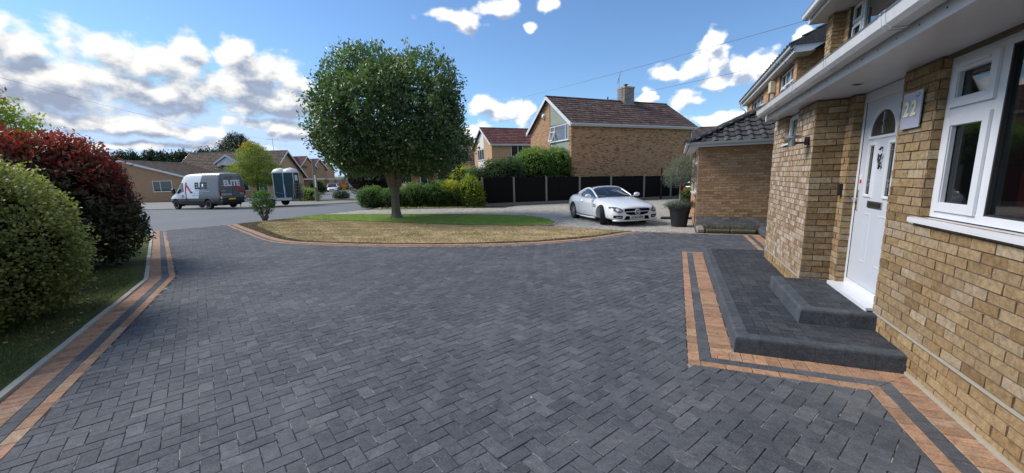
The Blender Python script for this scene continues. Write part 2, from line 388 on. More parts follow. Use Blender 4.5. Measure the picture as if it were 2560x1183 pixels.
M['red'] = plain('red_paint', (0.55, 0.02, 0.04), 0.4)
def tilem(name, stops, lich=0.0, lc=(0.33, 0.33, 0.31)):
    t = MT(name); c = t.ramp(t.rnd(), stops)
    n = t.noise(13, 5, 0.7, 'World'); c = t.mix(1, c, t.mr(n, .3, .7, .65, 1.35), 'MULTIPLY')
    if lich:
        l = t.noise(30, 6, 0.75, 'World'); c = t.mix(t.mr(l, 0.56, 0.64, 0, lich), c, lc)
    t.set(Base_Color=c, Roughness=0.9); t.bump(t.noise(70, 4, .6, 'World'), 0.5, 0.01); return t.m
M['tiledark'] = tilem('lichened_dark_tile', [(0, (0.026, 0.027, 0.03)), (0.5, (0.04, 0.041, 0.044)), (1, (0.065, 0.066, 0.07))], 0.75)
M['tilebrown'] = tilem('red_brown_tile', [(0, (0.058, 0.034, 0.029)), (0.3, (0.085, 0.050, 0.042)), (0.7, (0.11, 0.066, 0.055)), (1, (0.145, 0.094, 0.079))], 0.25, (0.05, 0.03, 0.03))
M['tilefar'] = tilem('weathered_brown_tile', [(0, (0.07, 0.047, 0.036)), (0.5, (0.105, 0.072, 0.053)), (1, (0.15, 0.11, 0.08))], 0.35, (0.2, 0.17, 0.12))
M['tilered'] = tilem('plum_red_tile', [(0, (0.10, 0.035, 0.033)), (0.5, (0.135, 0.05, 0.045)), (1, (0.175, 0.07, 0.06))])
M['fence'] = plain('black_stained_board', (0.006, 0.005, 0.0055), 0.8, 0.2, var=0.5, scale=5)
M['concpost'] = plain('concrete_post', (0.24, 0.23, 0.20), 0.9, var=0.2, scale=9, bump=0.3)
M['concrete'] = plain('pale_concrete', (0.40, 0.385, 0.33), 0.92, var=0.2, scale=14, bump=0.4)
M['render'] = plain('grey_green_cladding', (0.27, 0.31, 0.27), 0.8, var=0.14, scale=2.5)
M['bark'] = plain('grey_bark', (0.16, 0.14, 0.115), 0.95, var=0.45, scale=14, bump=0.9)
M['barkdark'] = plain('dark_bark', (0.05, 0.04, 0.032), 0.95, var=0.4, scale=14, bump=0.6)
M['wood'] = plain('weathered_pole_wood', (0.22, 0.185, 0.145), 0.9, var=0.25, scale=9)
def asphalt():
    t = MT('worn_asphalt'); n = t.noise(0.35, 5, 0.65, 'World', 0.5); f = t.noise(40, 4, 0.7, 'World')
    c = t.mix(n, (0.115, 0.123, 0.132), (0.175, 0.185, 0.197)); c = t.mix(0.6, c, t.mr(f, .3, .7, .7, 1.3), 'MULTIPLY')
    t.set(Base_Color=c, Roughness=0.9); t.bump(f, 0.3, 0.01); return t.m
M['asphalt'] = asphalt()
M['pavement'] = plain('pavement_asphalt', (0.24, 0.225, 0.205), 0.95, var=0.3, scale=1.2)
def lawn(name, a, b, c3, sc_=0.8, soil=(0.06, 0.042, 0.03)):
    t = MT(name); n = t.noise(sc_, 6, 0.7, 'World', 0.8); n2 = t.noise(7, 5, 0.7, 'World'); n3 = t.noise(60, 3, 0.7, 'World')
    c = t.ramp(n, [(0.32, a), (0.48, b), (0.62, c3)]); n4 = t.noise(2.6, 5, 0.7, 'World', 1.0); c = t.mix(1.0, c, t.mr(n4, .3, .7, .62, 1.3), 'MULTIPLY'); c = t.mix(t.mr(n2, .54, .70, 0, .6), c, soil); c = t.mix(0.8, c, t.mr(n3, .3, .7, .5, 1.5), 'MULTIPLY')
    t.set(Base_Color=c, Roughness=1.0); t.b.inputs['Specular IOR Level'].default_value = 0.1; t.bump(n3, 0.7, 0.02); return t.m
M['drygrass'] = lawn('parched_turf', (0.55, 0.40, 0.235), (0.47, 0.355, 0.19), (0.29, 0.27, 0.12))
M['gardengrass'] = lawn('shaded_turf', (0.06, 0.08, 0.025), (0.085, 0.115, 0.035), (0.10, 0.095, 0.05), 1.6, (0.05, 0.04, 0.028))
M['vergegrass'] = lawn('verge_turf', (0.20, 0.21, 0.075), (0.25, 0.23, 0.10), (0.13, 0.17, 0.05))
M['turf'] = lawn('artificial_turf', (0.21, 0.30, 0.06), (0.22, 0.32, 0.065), (0.19, 0.285, 0.06), 0.5, (0.19, 0.28, 0.06))
M['soil'] = plain('bare_soil', (0.055, 0.038, 0.026), 1.0, 0.1, var=0.5, scale=11, bump=0.9)
def blade(name, stops):
    t = MT(name); t.set(Base_Color=t.ramp(t.rnd(), stops), Roughness=0.8); t.b.inputs['Specular IOR Level'].default_value = 0.15; return t.m
M['dryblade'] = blade('dry_grass_blade', [(0, (0.22, 0.24, 0.09)), (0.4, (0.42, 0.34, 0.18)), (0.8, (0.54, 0.41, 0.25)), (1, (0.62, 0.52, 0.35))])
M['greenblade'] = blade('green_grass_blade', [(0, (0.06, 0.085, 0.025)), (0.5, (0.10, 0.135, 0.04)), (0.85, (0.16, 0.17, 0.075)), (1, (0.30, 0.27, 0.15))])
M['turfblade'] = blade('turf_blade', [(0, (0.16, 0.26, 0.045)), (1, (0.23, 0.34, 0.075))])
def leafm(name, stops, trans=0.35, rough=0.45, spec=0.4):
    t = MT(name); a = t.nt.nodes.new('ShaderNodeAttribute'); a.attribute_name = 'tone'
    g = t.nt.nodes.new('ShaderNodeNewGeometry')
    f = MA(t.nt, 'ADD', a.outputs['Fac'], MA(t.nt, 'MULTIPLY', MA(t.nt, 'SUBTRACT', g.outputs['Random Per Island'], 0.5), 0.22), clamp=True)
    c = t.ramp(f, stops)
    t.set(Base_Color=c, Roughness=rough); t.b.inputs['Specular IOR Level'].default_value = spec
    tl = t.nt.nodes.new('ShaderNodeBsdfTranslucent'); t.L(t.mix(1.0, c, (1.25, 1.5, 0.75), 'MULTIPLY'), tl.inputs[0])
    mx = t.nt.nodes.new('ShaderNodeMixShader'); mx.inputs[0].default_value = trans
    t.L(t.b.outputs[0], mx.inputs[1]); t.L(tl.outputs[0], mx.inputs[2]); t.L(mx.outputs[0], t.out.inputs[0])
    return t.m
# ------------------------------------------------------------------ paving engine
def inset_poly(poly, c):
    cx = sum(p[0] for p in poly) / len(poly); cy = sum(p[1] for p in poly) / len(poly); out = []
    for p in poly:
        dx, dy = cx - p[0], cy - p[1]; L = math.hypot(dx, dy) or 1; k = min(0.45, c * 1.5 / L)
        out.append((p[0] + dx * k, p[1] + dy * k))
    return out
def block_geo(poly, z, depth=0.03, cham=0.004, tilt=(0, 0), zs=0.0):
    n = len(poly); cx = sum(p[0] for p in poly) / n; cy = sum(p[1] for p in poly) / n
    q = inset_poly(poly, cham)
    zz = lambda p, dz: z + dz + (p[0] - cx) * tilt[0] + (p[1] - cy) * tilt[1]
    V = [(p[0], p[1], z - depth) for p in poly] + [(p[0], p[1], zz(p, -cham * 1.2)) for p in poly] + [(p[0], p[1], zz(p, 0)) for p in q]
    F = [tuple(range(2 * n, 3 * n))]
    for i in range(n):
        j = (i + 1) % n
        F += [(i, j, n + j, n + i), (n + i, n + j, 2 * n + j, 2 * n + i)]
    return V, F
class Pave:
    shared = {}
    def __init__(s, parent, name, z=0.0, cham=0.004, zvar=0.0012, tilt=0.008): s.p = parent; s.name = name; s.items = []; s.z = z; s.cham = cham; s.zv = zvar; s.t = tilt
    def add(s, poly, mat, rect=None):
        if area(poly) < 0: poly = poly[::-1]
        if area(poly) < 0.0006: return
        s.items.append((poly, mat, rect))
    def finish(s, n_single=300, kindname=None):
        off = _loc(s.p)
        key = []
        for i, (poly, mat, rect) in enumerate(s.items):
            cx = sum(p[0] for p in poly) / len(poly); cy = sum(p[1] for p in poly) / len(poly)
            d = math.hypot(cx, cy)
            vis = in_view(cx, cy, s.z, 30)
            key.append((0 if vis else 1, d / (area(poly) ** 0.25), i))
        key.sort(); single = set(k[2] for k in key[:n_single] if k[0] == 0)
        rest = {}
        for i, (poly, mat, rect) in enumerate(s.items):
            dz = random.gauss(0, s.zv); tl = (random.gauss(0, s.t), random.gauss(0, s.t))
            if i in single:
                if rect:
                    cx, cy, ang, w_, h_ = rect
                    k = (s.name, mat.name, round(w_, 3), round(h_, 3), s.cham)
                    if k not in Pave.shared:
                        V, F = block_geo([(-w_ / 2, -h_ / 2), (w_ / 2, -h_ / 2), (w_ / 2, h_ / 2), (-w_ / 2, h_ / 2)], 0, cham=s.cham)
                        me = fastmesh(s.name, V, F); me.materials.append(mat); Pave.shared[k] = me
                    o = bpy.data.objects.new(s.name, Pave.shared[k]); COL.objects.link(o); o.parent = s.p
                    o.location = (cx - off.x, cy - off.y, s.z + dz - off.z); o.rotation_euler = (tl[0], tl[1], ang)
                else:
                    V, F = block_geo(poly, s.z + dz, cham=s.cham, tilt=tl)
                    me = fastmesh(s.name, np.array(V) - np.array(off)[None], F); me.materials.append(mat)
                    o = bpy.data.objects.new(s.name, me); COL.objects.link(o); o.parent = s.p
            else:
                mb = rest.setdefault(mat.name, (MB(), mat))[0]
                V, F = block_geo(poly, s.z + dz, cham=s.cham, tilt=tl); mb.add(V, F)
        for k, (mb, mat) in rest.items():
            mb.build(kindname or s.name, mat, s.p, kind='stuff')

def herring(region, dirx, cell, gap, clipfn, pave, mat, origin=(0, 0)):
    """90 degree herringbone of 2:1 blocks; region = bounding points; clipfn(poly)->poly or None, flag"""
    ex = Vector(dirx).normalized(); ey = Vector((-ex.y, ex.x)); ang = math.atan2(ex.y, ex.x)
    us = [(p[0] - origin[0]) * ex.x + (p[1] - origin[1]) * ex.y for p in region]; vv = [(p[0] - origin[0]) * ey.x + (p[1] - origin[1]) * ey.y for p in region]
    a0, a1 = int(min(us) / cell) - 2, int(max(us) / cell) + 2; b0, b1 = int(min(vv) / cell) - 2, int(max(vv) / cell) + 2
    for a in range(a0, a1):
        for b in range(b0, b1):
            k = (a - b) % 4
            if k == 0: u0, v0, du, dv = a * cell, b * cell, 2 * cell, cell
            elif k == 3: u0, v0, du, dv = a * cell, b * cell, cell, 2 * cell
            else: continue
            g = gap / 2; cu, cv = u0 + du / 2, v0 + dv / 2
            X = origin[0] + ex.x * cu + ey.x * cv; Y = origin[1] + ex.y * cu + ey.y * cv
            j = random.gauss(0, 0.006)
            c_, s_ = math.cos(ang + j), math.sin(ang + j); hw, hh = du / 2 - g, dv / 2 - g
            poly = [(X + x * c_ - y * s_, Y + x * s_ + y * c_) for x, y in ((-hw, -hh), (hw, -hh), (hw, hh), (-hw, hh))]
            r_ = clipfn(poly, X, Y)
            if r_ is None: continue
            pave.add(r_[0], mat, None if r_[1] else (X, Y, ang + j if du > dv else ang + j + math.pi / 2, 2 * cell - gap, cell - gap))

def poly_clipper(P, margin=0.004):
    """P ccw polygon (may be concave): block kept whole inside, clipped at near edges"""
    n = len(P); E_ = []
    for i in range(n):
        a = P[i]; b = P[(i + 1) % n]; L = math.hypot(b[0] - a[0], b[1] - a[1])
        E_.append((a, b, (-(b[1] - a[1]) / L, (b[0] - a[0]) / L), L, ((b[0] - a[0]) / L, (b[1] - a[1]) / L)))
    def f(poly, X, Y):
        ins = [inside(x, y, P) for x, y in poly]
        near = False
        for a, b, nn, L, t in E_:
            dd = (X - a[0]) * nn[0] + (Y - a[1]) * nn[1]; tt = (X - a[0]) * t[0] + (Y - a[1]) * t[1]
            if abs(dd) < 0.14 and -0.14 < tt < L + 0.14: near = True; break
        if not near: return (poly, False) if all(ins) else None
        if not any(ins) and not inside(X, Y, P): return None
        q = poly; cl = False
        for a, b, nn, L, t in E_:
            ds = [(x - a[0]) * nn[0] + (y - a[1]) * nn[1] for x, y in q]
            ts = [(x - a[0]) * t[0] + (y - a[1]) * t[1] for x, y in q]
            if not q: break
            if min(ds) < margin and max(ts) > 0 and min(ts) < L and abs((X - a[0]) * nn[0] + (Y - a[1]) * nn[1]) < 0.2:
                q = clip_half(q, (a[0] + nn[0] * margin, a[1] + nn[1] * margin), nn); cl = True
        def good(w_):
            if len(w_) < 3 or abs(area(w_)) < 0.0008: return False
            gx = sum(p[0] for p in w_) / len(w_); gy = sum(p[1] for p in w_) / len(w_)
            return all(inside(p[0] + (gx - p[0]) * .06, p[1] + (gy - p[1]) * .06, P) for p in w_)
        best = q if good(q) else None
        if cl and (best is None or abs(area(best)) < 0.5 * abs(area(poly))):
            for a, b, nn, L, t in E_:
                if abs((X - a[0]) * nn[0] + (Y - a[1]) * nn[1]) > 0.2 or not -0.25 < (X - a[0]) * t[0] + (Y - a[1]) * t[1] < L + 0.25: continue
                w_ = clip_half(poly, (a[0] + nn[0] * margin, a[1] + nn[1] * margin), nn)
                if good(w_) and (best is None or abs(area(w_)) > abs(area(best))): best = w_
        if best is None: return None
        q = best
        if cl: return q, True
        return (poly, False)
    return f

def offset_line(P, d):
    """mitred offset of open polyline to the left by d"""
    out = []; n = len(P)
    for i in range(n):
        ns = []
        if i > 0:
            t = Vector(P[i]) - Vector(P[i - 1]); t.normalize(); ns.append(Vector((-t.y, t.x)))
        if i < n - 1:
            t = Vector(P[i + 1]) - Vector(P[i]); t.normalize(); ns.append(Vector((-t.y, t.x)))
        if len(ns) == 1: o = ns[0] * d
        else:
            b = (ns[0] + ns[1]).normalized(); o = b * d / max(0.3, b.dot(ns[0]))
        out.append((P[i][0] + o.x, P[i][1] + o.y))
    return out
def border(P, rows, pave, gap=0.005):
    """P polyline = outer edge of the border; rows run to the LEFT of it. rows: (width, unit length, material)"""
    acc = 0.0
    for wdt, unit, mat in rows:
        A_ = offset_line(P, acc); B_ = offset_line(P, acc + wdt); ph = random.random() * unit
        for i in range(len(P) - 1):
            a = Vector(P[i]); b = Vector(P[i + 1]); t = (b - a).normalized(); nn = Vector((-t.y, t.x)); ang = math.atan2(t.y, t.x)
            sa = min((Vector(q) - a).dot(t) for q in (A_[i], B_[i])); sb = max((Vector(q) - a).dot(t) for q in (A_[i + 1], B_[i + 1]))
            s = sa - ph
            # mitre half planes
            ma = Vector(B_[i]) - Vector(A_[i]); mb_ = Vector(B_[i + 1]) - Vector(A_[i + 1])
            na = (ma.y, -ma.x); nb = (-mb_.y, mb_.x)
            if Vector(na).dot(t) < 0: na = (-na[0], -na[1])
            if Vector(nb).dot(t) > 0: nb = (-nb[0], -nb[1])
            while s < sb:
                s0, s1 = s + gap / 2, s + unit - gap / 2
                q = [tuple(a + t * u + nn * v) for u, v in ((s0, acc + gap / 2), (s1, acc + gap / 2), (s1, acc + wdt - gap / 2), (s0, acc + wdt - gap / 2))]
                q2 = clip_half(q, A_[i], na)
                if len(q2) > 2: q2 = clip_half(q2, A_[i + 1], nb)
                if len(q2) > 2 and abs(area(q2)) > 0.0006:
                    whole = abs(abs(area(q2)) - abs(area(q))) < 1e-6
                    cx, cy = a + t * (s0 + s1) / 2 + nn * (acc + wdt / 2)
                    long_first = unit > wdt
                    pave.add(q2, mat, (cx, cy, ang, unit - gap, wdt - gap) if whole else None)
                s += unit
            ph = (s - sb) if s > sb else 0
            ph = (unit - ph) % unit
        acc += wdt

def sheet(name, pts, z, mat, kind='structure', parent=None):
    me = bpy.data.meshes.new(name); bm = bmesh.new()
    pts = pts if area(pts) > 0 else pts[::-1]
    vs_ = [bm.verts.new((x, y, z)) for x, y in pts]
    from mathutils.geometry import tessellate_polygon
    for tri in tessellate_polygon([[Vector((x, y, 0)) for x, y in pts]]):
        a_, b_, c_ = (pts[i] for i in tri)
        if abs(area([a_, b_, c_])) > 1e-7: bm.faces.new([vs_[i] for i in tri])
    bm.normal_update()
    for f in bm.faces:
        if f.normal.z < 0: f.normal_flip()
    bm.to_mesh(me); bm.free(); me.materials.append(mat)
    o = bpy.data.objects.new(name, me); COL.objects.link(o); LOC[o.name] = Vector((0, 0, 0))
    if parent: o.parent = parent
    elif kind: o['kind'] = kind
    return o

# ------------------------------------------------------------------ ground and road
sheet('ground', [(-600, -300), (400, -300), (400, 700), (-600, 700)], -0.09, M['vergegrass'])
# road: near edge runs along x = -17.8, widens into the junction on the left
road_pts = [(-19.3, -60), (-18.95, 8.3), (-17.85, 10.95), (-17.75, 15.2), (-17.7, 18.3), (-20.2, 24.0), (-22.5, 25.6), (-24.6, 24.4), (-27.0, 21.4), (-30.2, 19.0), (-37.8, 17.0), (-70, 9), (-110, -2), (-110, -30), (-60, -14), (-30, -60)]
sheet('road', road_pts, -0.035, M['asphalt'])
sheet('pavement', [(-20.2, 24.0), (-17.7, 26.5), (-25.5, 27.2), (-33, 27.0), (-58, 26.5), (-110, 10), (-110, -1.4), (-70, 9.7), (-37.8, 17.5), (-30.4, 19.5), (-27.2, 21.9), (-24.8, 24.9), (-22.5, 26.2)], -0.02, M['pavement'])
mb = MB()
kp = [(-110, -2), (-70, 9), (-37.8, 17.0), (-30.2, 19.0), (-27.0, 21.4), (-24.6, 24.4), (-22.5, 25.6), (-20.2, 24.0)]
ok = offset_line(kp, 0.14)
for i in range(len(kp) - 1):
    mb.prism([(*kp[i], -0.09), (*kp[i + 1], -0.09), (*ok[i + 1], -0.09), (*ok[i], -0.09)], (0, 0, 0.13))
mb.build('kerb', M['concrete'], kind='structure')
sheet('far_road', [(-26.5, 30.5), (-36, 28.5), (-60, 28.6), (-62, 33.0), (-46, 35.8), (-50, 43), (-75, 78), (-110, 125), (-98, 128), (-62, 72), (-40, 42), (-31, 36)], -0.03, M['asphalt'])
sheet('far_pavement', [(-44.5, 36.0), (-47.5, 42.6), (-57, 55), (-60, 54.5), (-50, 42), (-47, 36)], -0.025, M['pavement'])
# own lawn, soil strip, artificial turf
LO = [(-17.95, 11.02), (-16.0, 10.15), (-13.9, 9.26), (-12.6, 8.68), (-11.54, 8.27), (-10.9, 8.08), (-10.3, 7.99), (-9.38, 8.03), (-8.2, 8.13), (-6.89, 8.36), (-5.9, 8.58), (-5.24, 8.78), (-4.2, 9.15), (-3.3, 9.62), (-2.5, 10.25), (-1.9, 10.95), (-1.44, 11.72), (-1.15, 12.02)]
TL = [(-17.73, 13.38), (-15.5, 13.15), (-13, 12.9), (-10.38, 12.75), (-8.8, 12.6), (-7.39, 12.5), (-5.8, 12.6), (-4.6, 12.85), (-4.1, 13.25), (-4.15, 13.9), (-4.6, 14.7), (-5.3, 15.5), (-6.2, 16.0), (-9.65, 16.32), (-12.98, 15.99), (-15.5, 15.6), (-17.72, 15.11)]
soil_in = offset_line(LO, 0.16)
lawn_poly = LO + [(-2.2, 12.25), (-4.0, 12.75), (-4.6, 12.75)] + TL[6::-1][0:] + [(-17.75, 13.2), (-17.85, 11.5)]
sheet('lawn', lawn_poly, 0.004, M['drygrass'])
sheet('flower_bed_edge', LO + [(-1.6, 11.8), (-2.0, 11.1), (-3.4, 9.75), (-5.3, 8.86), (-6.9, 8.44), (-9.4, 8.13), (-10.4, 8.15), (-11.5, 8.5), (-12.8, 9.1), (-14.2, 9.75), (-16.4, 10.85), (-17.4, 11.8), (-17.85, 11.5)], 0.009, M['soil'])
sheet('artificial_lawn', TL, 0.022, M['turf'])
# neighbour's drive base and our drive base (joint sand)
ND_POLY = [(-17.7, 15.15), (-17.65, 18.4), (-16.5, 18.95), (-10.8, 20.7), (-10.75, 21.0), (-0.3, 28.1), (3.2, 33), (3.2, 18), (0.62, 13.3), (0.6, 12.0), (-1.15, 12.02), (-2.2, 12.25), (-4.0, 12.75), (-4.1, 13.25), (-4.15, 13.9), (-4.6, 14.7), (-5.3, 15.5), (-6.2, 16.0), (-9.65, 16.32), (-12.98, 15.99), (-15.5, 15.6)]
ndrive = sheet('neighbour_driveway', ND_POLY, -0.012, M['sandlight'])
DR = [(-19.0, 8.4), (-9.1, 3.75), (-5.05, 0.98), (-0.9, -1.95), (0.3, -4.0), (1.86, -4.0), (1.86, 11.0), (2.2, 12.1), (-1.1, 12.05)] + LO[::-1][1:]
drive = sheet('driveway', DR, -0.0036, M['sand'])
LOC['driveway'] = Vector((0, 0, 0))
FIELD = [(0.42, -3.0), (1.44, -3.0), (1.438, 3.597), (0.157, 3.597), (0.157, 9.1), (0.57, 9.1), (0.57, 8.86), (1.69, 8.86), (1.69, 11.85), (-1.01, 11.72), (-1.35, 11.35), (-1.95, 10.48), (-2.45, 9.8), (-3.04, 9.25), (-3.9, 8.75), (-5.0, 8.37), (-6.58, 7.98), (-9.0, 7.62), (-10.2, 7.58), (-10.74, 7.62), (-11.4, 7.83), (-12.02, 8.02), (-14.23, 8.88), (-17.8, 10.55), (-18.62, 8.62), (-8.77, 4.17), (-3.94, 0.75), (-0.2, -1.90)]
pv = Pave(drive, 'paving_block', cham=0.0028, zvar=0.0008, tilt=0.005)
hd = Vector((math.sin(R(-61.7)), math.cos(R(-61.7)))); kd = Vector((-hd.y, hd.x)) * -1   # k = to the right of h
herring(FIELD, kd, 0.1018, 0.0050, poly_clipper(FIELD), pv, M['charcoal'])
pv.finish(300)
bd = Pave(drive, 'border_block', cham=0.0025, zvar=0.0004, tilt=0.003)
T_, C_ = M['tan'], M['charcoal']
FWD = [(0.2, T_, 0.1), ]
rows = [(0.2, 0.1, T_), (0.1, 0.2, C_), (0.1, 0.2, T_)]
# left edge (rows run from the concrete edging towards the drive): polyline must keep the drive on its left
border([(-18.88, 8.40), (-9.06, 3.82), (-5.05, 1.04), (-0.75, -1.95)], rows, bd)
# lawn edge (drive on the left of the direction of travel => go from right to left reversed)
border(LO[::-1], [(0.2, 0.1, T_), (0.1, 0.2, C_), (0.09, 0.2, T_)], bd)
# along the house wall, round the steps and back (drive on the left of the direction of travel)
border([(1.838, -3.0), (1.838, 4.0), (0.56, 4.0), (0.56, 9.0)], rows, bd)
border([(0.16, 9.0), (0.57, 9.0)], [(0.1, 0.2, T_)], bd)
border([(2.09, 8.55), (2.09, 11.9)], rows, bd)
border([(2.09, 11.99), (-1.0, 11.99)], [(0.1, 0.2, T_)], bd)
bd.finish(300)
# thin tan row at the road and pale concrete edging on the left
mb = MB(); mb.prism([(-19.0, 8.32, -0.05), (-18.92, 8.30, -0.05), (-17.84, 10.95, -0.05), (-17.93, 10.98, -0.05)], (0, 0, 0.056))
mb.build('road_edging', M['concrete'], kind='structure')
KL = [(-18.95, 8.45), (-9.05, 3.83), (-5.05, 1.04), (-0.75, -1.95)]
KO = offset_line(KL, -0.062)
t_ = thing('concrete_edging', 'long pale concrete edging strip between the shaded grass and the tan border', 'edging', (-9.05, 3.83, 0))
for i in range(len(KL) - 1):
    a0, a1 = Vector(KL[i]), Vector(KL[i + 1]); b0, b1 = Vector(KO[i]), Vector(KO[i + 1]); n_ = max(1, round((a1 - a0).length / 0.914))
    for k in range(n_):
        f0, f1 = k / n_ + 0.002, (k + 1) / n_ - 0.002
        q = [a0.lerp(a1, f0), a0.lerp(a1, f1), b0.lerp(b1, f1), b0.lerp(b1, f0)]
        m1 = MB(); hz_ = random.gauss(0, 0.003); m1.prism([(p.x, p.y, -0.06) for p in q], (0, 0, 0.085 + hz_)); m1.build('edging_stone', M['concrete'], t_)
# neighbour's grey block drive: running bond, aligned with the houses
gp_ = Pave(ndrive, 'grey_paving_block', cham=0.005, zvar=0.002)
NF = [(0.55, 12.02), (0.55, 20), (0.2, 27.8), (-10.6, 20.9), (-13.5, 19.9), (-17.5, 18.3), (-17.6, 15.3), (-15.5, 15.75), (-12.98, 16.14), (-9.65, 16.47), (-6.1, 16.14), (-5.15, 15.55), (-4.5, 14.7), (-4.02, 13.95), (-3.97, 13.25), (-3.9, 12.85), (-2.2, 12.35), (-1.15, 12.08)]
pc = poly_clipper(NF[::-1] if area(NF) < 0 else NF)
y = 12.0
while y < 28:
    off = random.random() * 0.2; x = -18.0 + off; hgt_ = 0.135
    while x < 0.8:
        L_ = random.choice((0.2, 0.2, 0.2, 0.135)); X, Y = x + L_ / 2, y + hgt_ / 2
        if (X > -12 or Y < 22) and (Y < 24 or X > -9):
            q = [(X - L_ / 2 + .004, Y - hgt_ / 2 + .004), (X + L_ / 2 - .004, Y - hgt_ / 2 + .004), (X + L_ / 2 - .004, Y + hgt_ / 2 - .004), (X - L_ / 2 + .004, Y + hgt_ / 2 - .004)]
            if x > -9 or y < 20:
                r_ = pc(q, X, Y)
                if r_: gp_.add(r_[0], M['greyblock'], None if r_[1] else (X, Y, 0, L_ - .008, hgt_ - .008))
        x += L_
    y += hgt_
gp_.finish(300)
# ring of grey kerb blocks round the artificial turf
tb = Pave(ndrive, 'turf_edge_block', z=0.012, cham=0.005)
border(TL[::-1][:11], [(-0.0001 + 0.13, 0.2, M['greyblock'])], tb) if False else border([(x, y) for x, y in TL[5:]], [(0.13, 0.2, M['greyblock'])], tb) if False else None
ring = TL[7:]
border(offset_line(ring, -0.14), [(0.13, 0.2, M['greyblock'])], tb)
tb.finish(60)
# ------------------------------------------------------------------ entrance steps
st = thing('entrance_steps', 'two low dark paved steps with splayed charcoal kerbs in front of the white front door', 'steps', (1.2, 6.0, 0))
PROF = [(0.0, 0.0), (0.010, 0.128), (0.015, 0.143), (0.024, 0.151), (0.034, 0.154), (0.125, 0.155), (0.125, 0.0)]
def kerb_run(path, z0, parent, mat, end_open=True):
    """path walked with the step on the RIGHT; profile runs inward"""
    for i in range(len(path) - 1):
        a, b = Vector(path[i]), Vector(path[i + 1]); t = (b - a).normalized(); inn = Vector((t.y, -t.x)); L = (b - a).length
        n_ = max(1, round(L / 0.2))
        for k in range(n_):
            s0, s1 = L * k / n_ + 0.001, L * (k + 1) / n_ - 0.001
            def pt(s, d, z, first, last):
                if first and i > 0: s = max(s, d)
                if last and i < len(path) - 2: s = min(s, L - d)
                p = a + t * s + inn * d; return (p.x, p.y, z0 + z)
            f_, l_ = k == 0 and i > 0, k == n_ - 1 and i < len(path) - 2
            A_ = [pt(s0, d, z, f_ or (i > 0 and s0 < 0.2), False) for d, z in PROF]; B_ = [pt(s1, d, z, False, l_ or (i < len(path) - 2 and s1 > L - 0.2)) for d, z in PROF]
            n = len(PROF); m1 = MB()
            m1.add(A_ + B_, [tuple(range(n))[::-1], tuple(range(n, 2 * n))] + [(j, (j + 1) % n, n + (j + 1) % n, n + j) for j in range(n)])
            m1.build('kerb_block', mat, parent)
kerb_run([(1.825, 4.0), (0.565, 4.0), (0.565, 8.82)], 0.0, st, M['kerbdark'])
kerb_run([(1.825, 4.575), (1.20, 4.575), (1.20, 5.98)], 0.152, st, M['kerbdark'])
mb = MB(); mb.box(0.68, 1.825, 4.12, 8.80, 0.0, 0.140); mb.box(1.31, 1.825, 4.69, 5.93, 0.14, 0.292)
mb.build('step_bed', M['sand'], st)
ps = Pave(st, 'step_paving_block', z=0.153, cham=0.004)
S1 = [(0.692, 4.128), (1.822, 4.128), (1.822, 5.935), (1.515, 5.935), (1.515, 8.0), (1.822, 8.0), (1.822, 8.78), (0.692, 8.78)]
herring(S1, (0, 1), 0.1, 0.005, poly_clipper(S1, 0.002), ps, M['step'], origin=(0.692, 4.128)); ps.finish(300)
ps = Pave(st, 'step_paving_block', z=0.305, cham=0.004)
S2 = [(1.327, 4.703), (1.822, 4.703), (1.822, 5.935), (1.327, 5.935)]
herring(S2, (1, 0), 0.1, 0.005, poly_clipper(S2, 0.002), ps, M['step'], origin=(1.327, 4.703)); ps.finish(200)

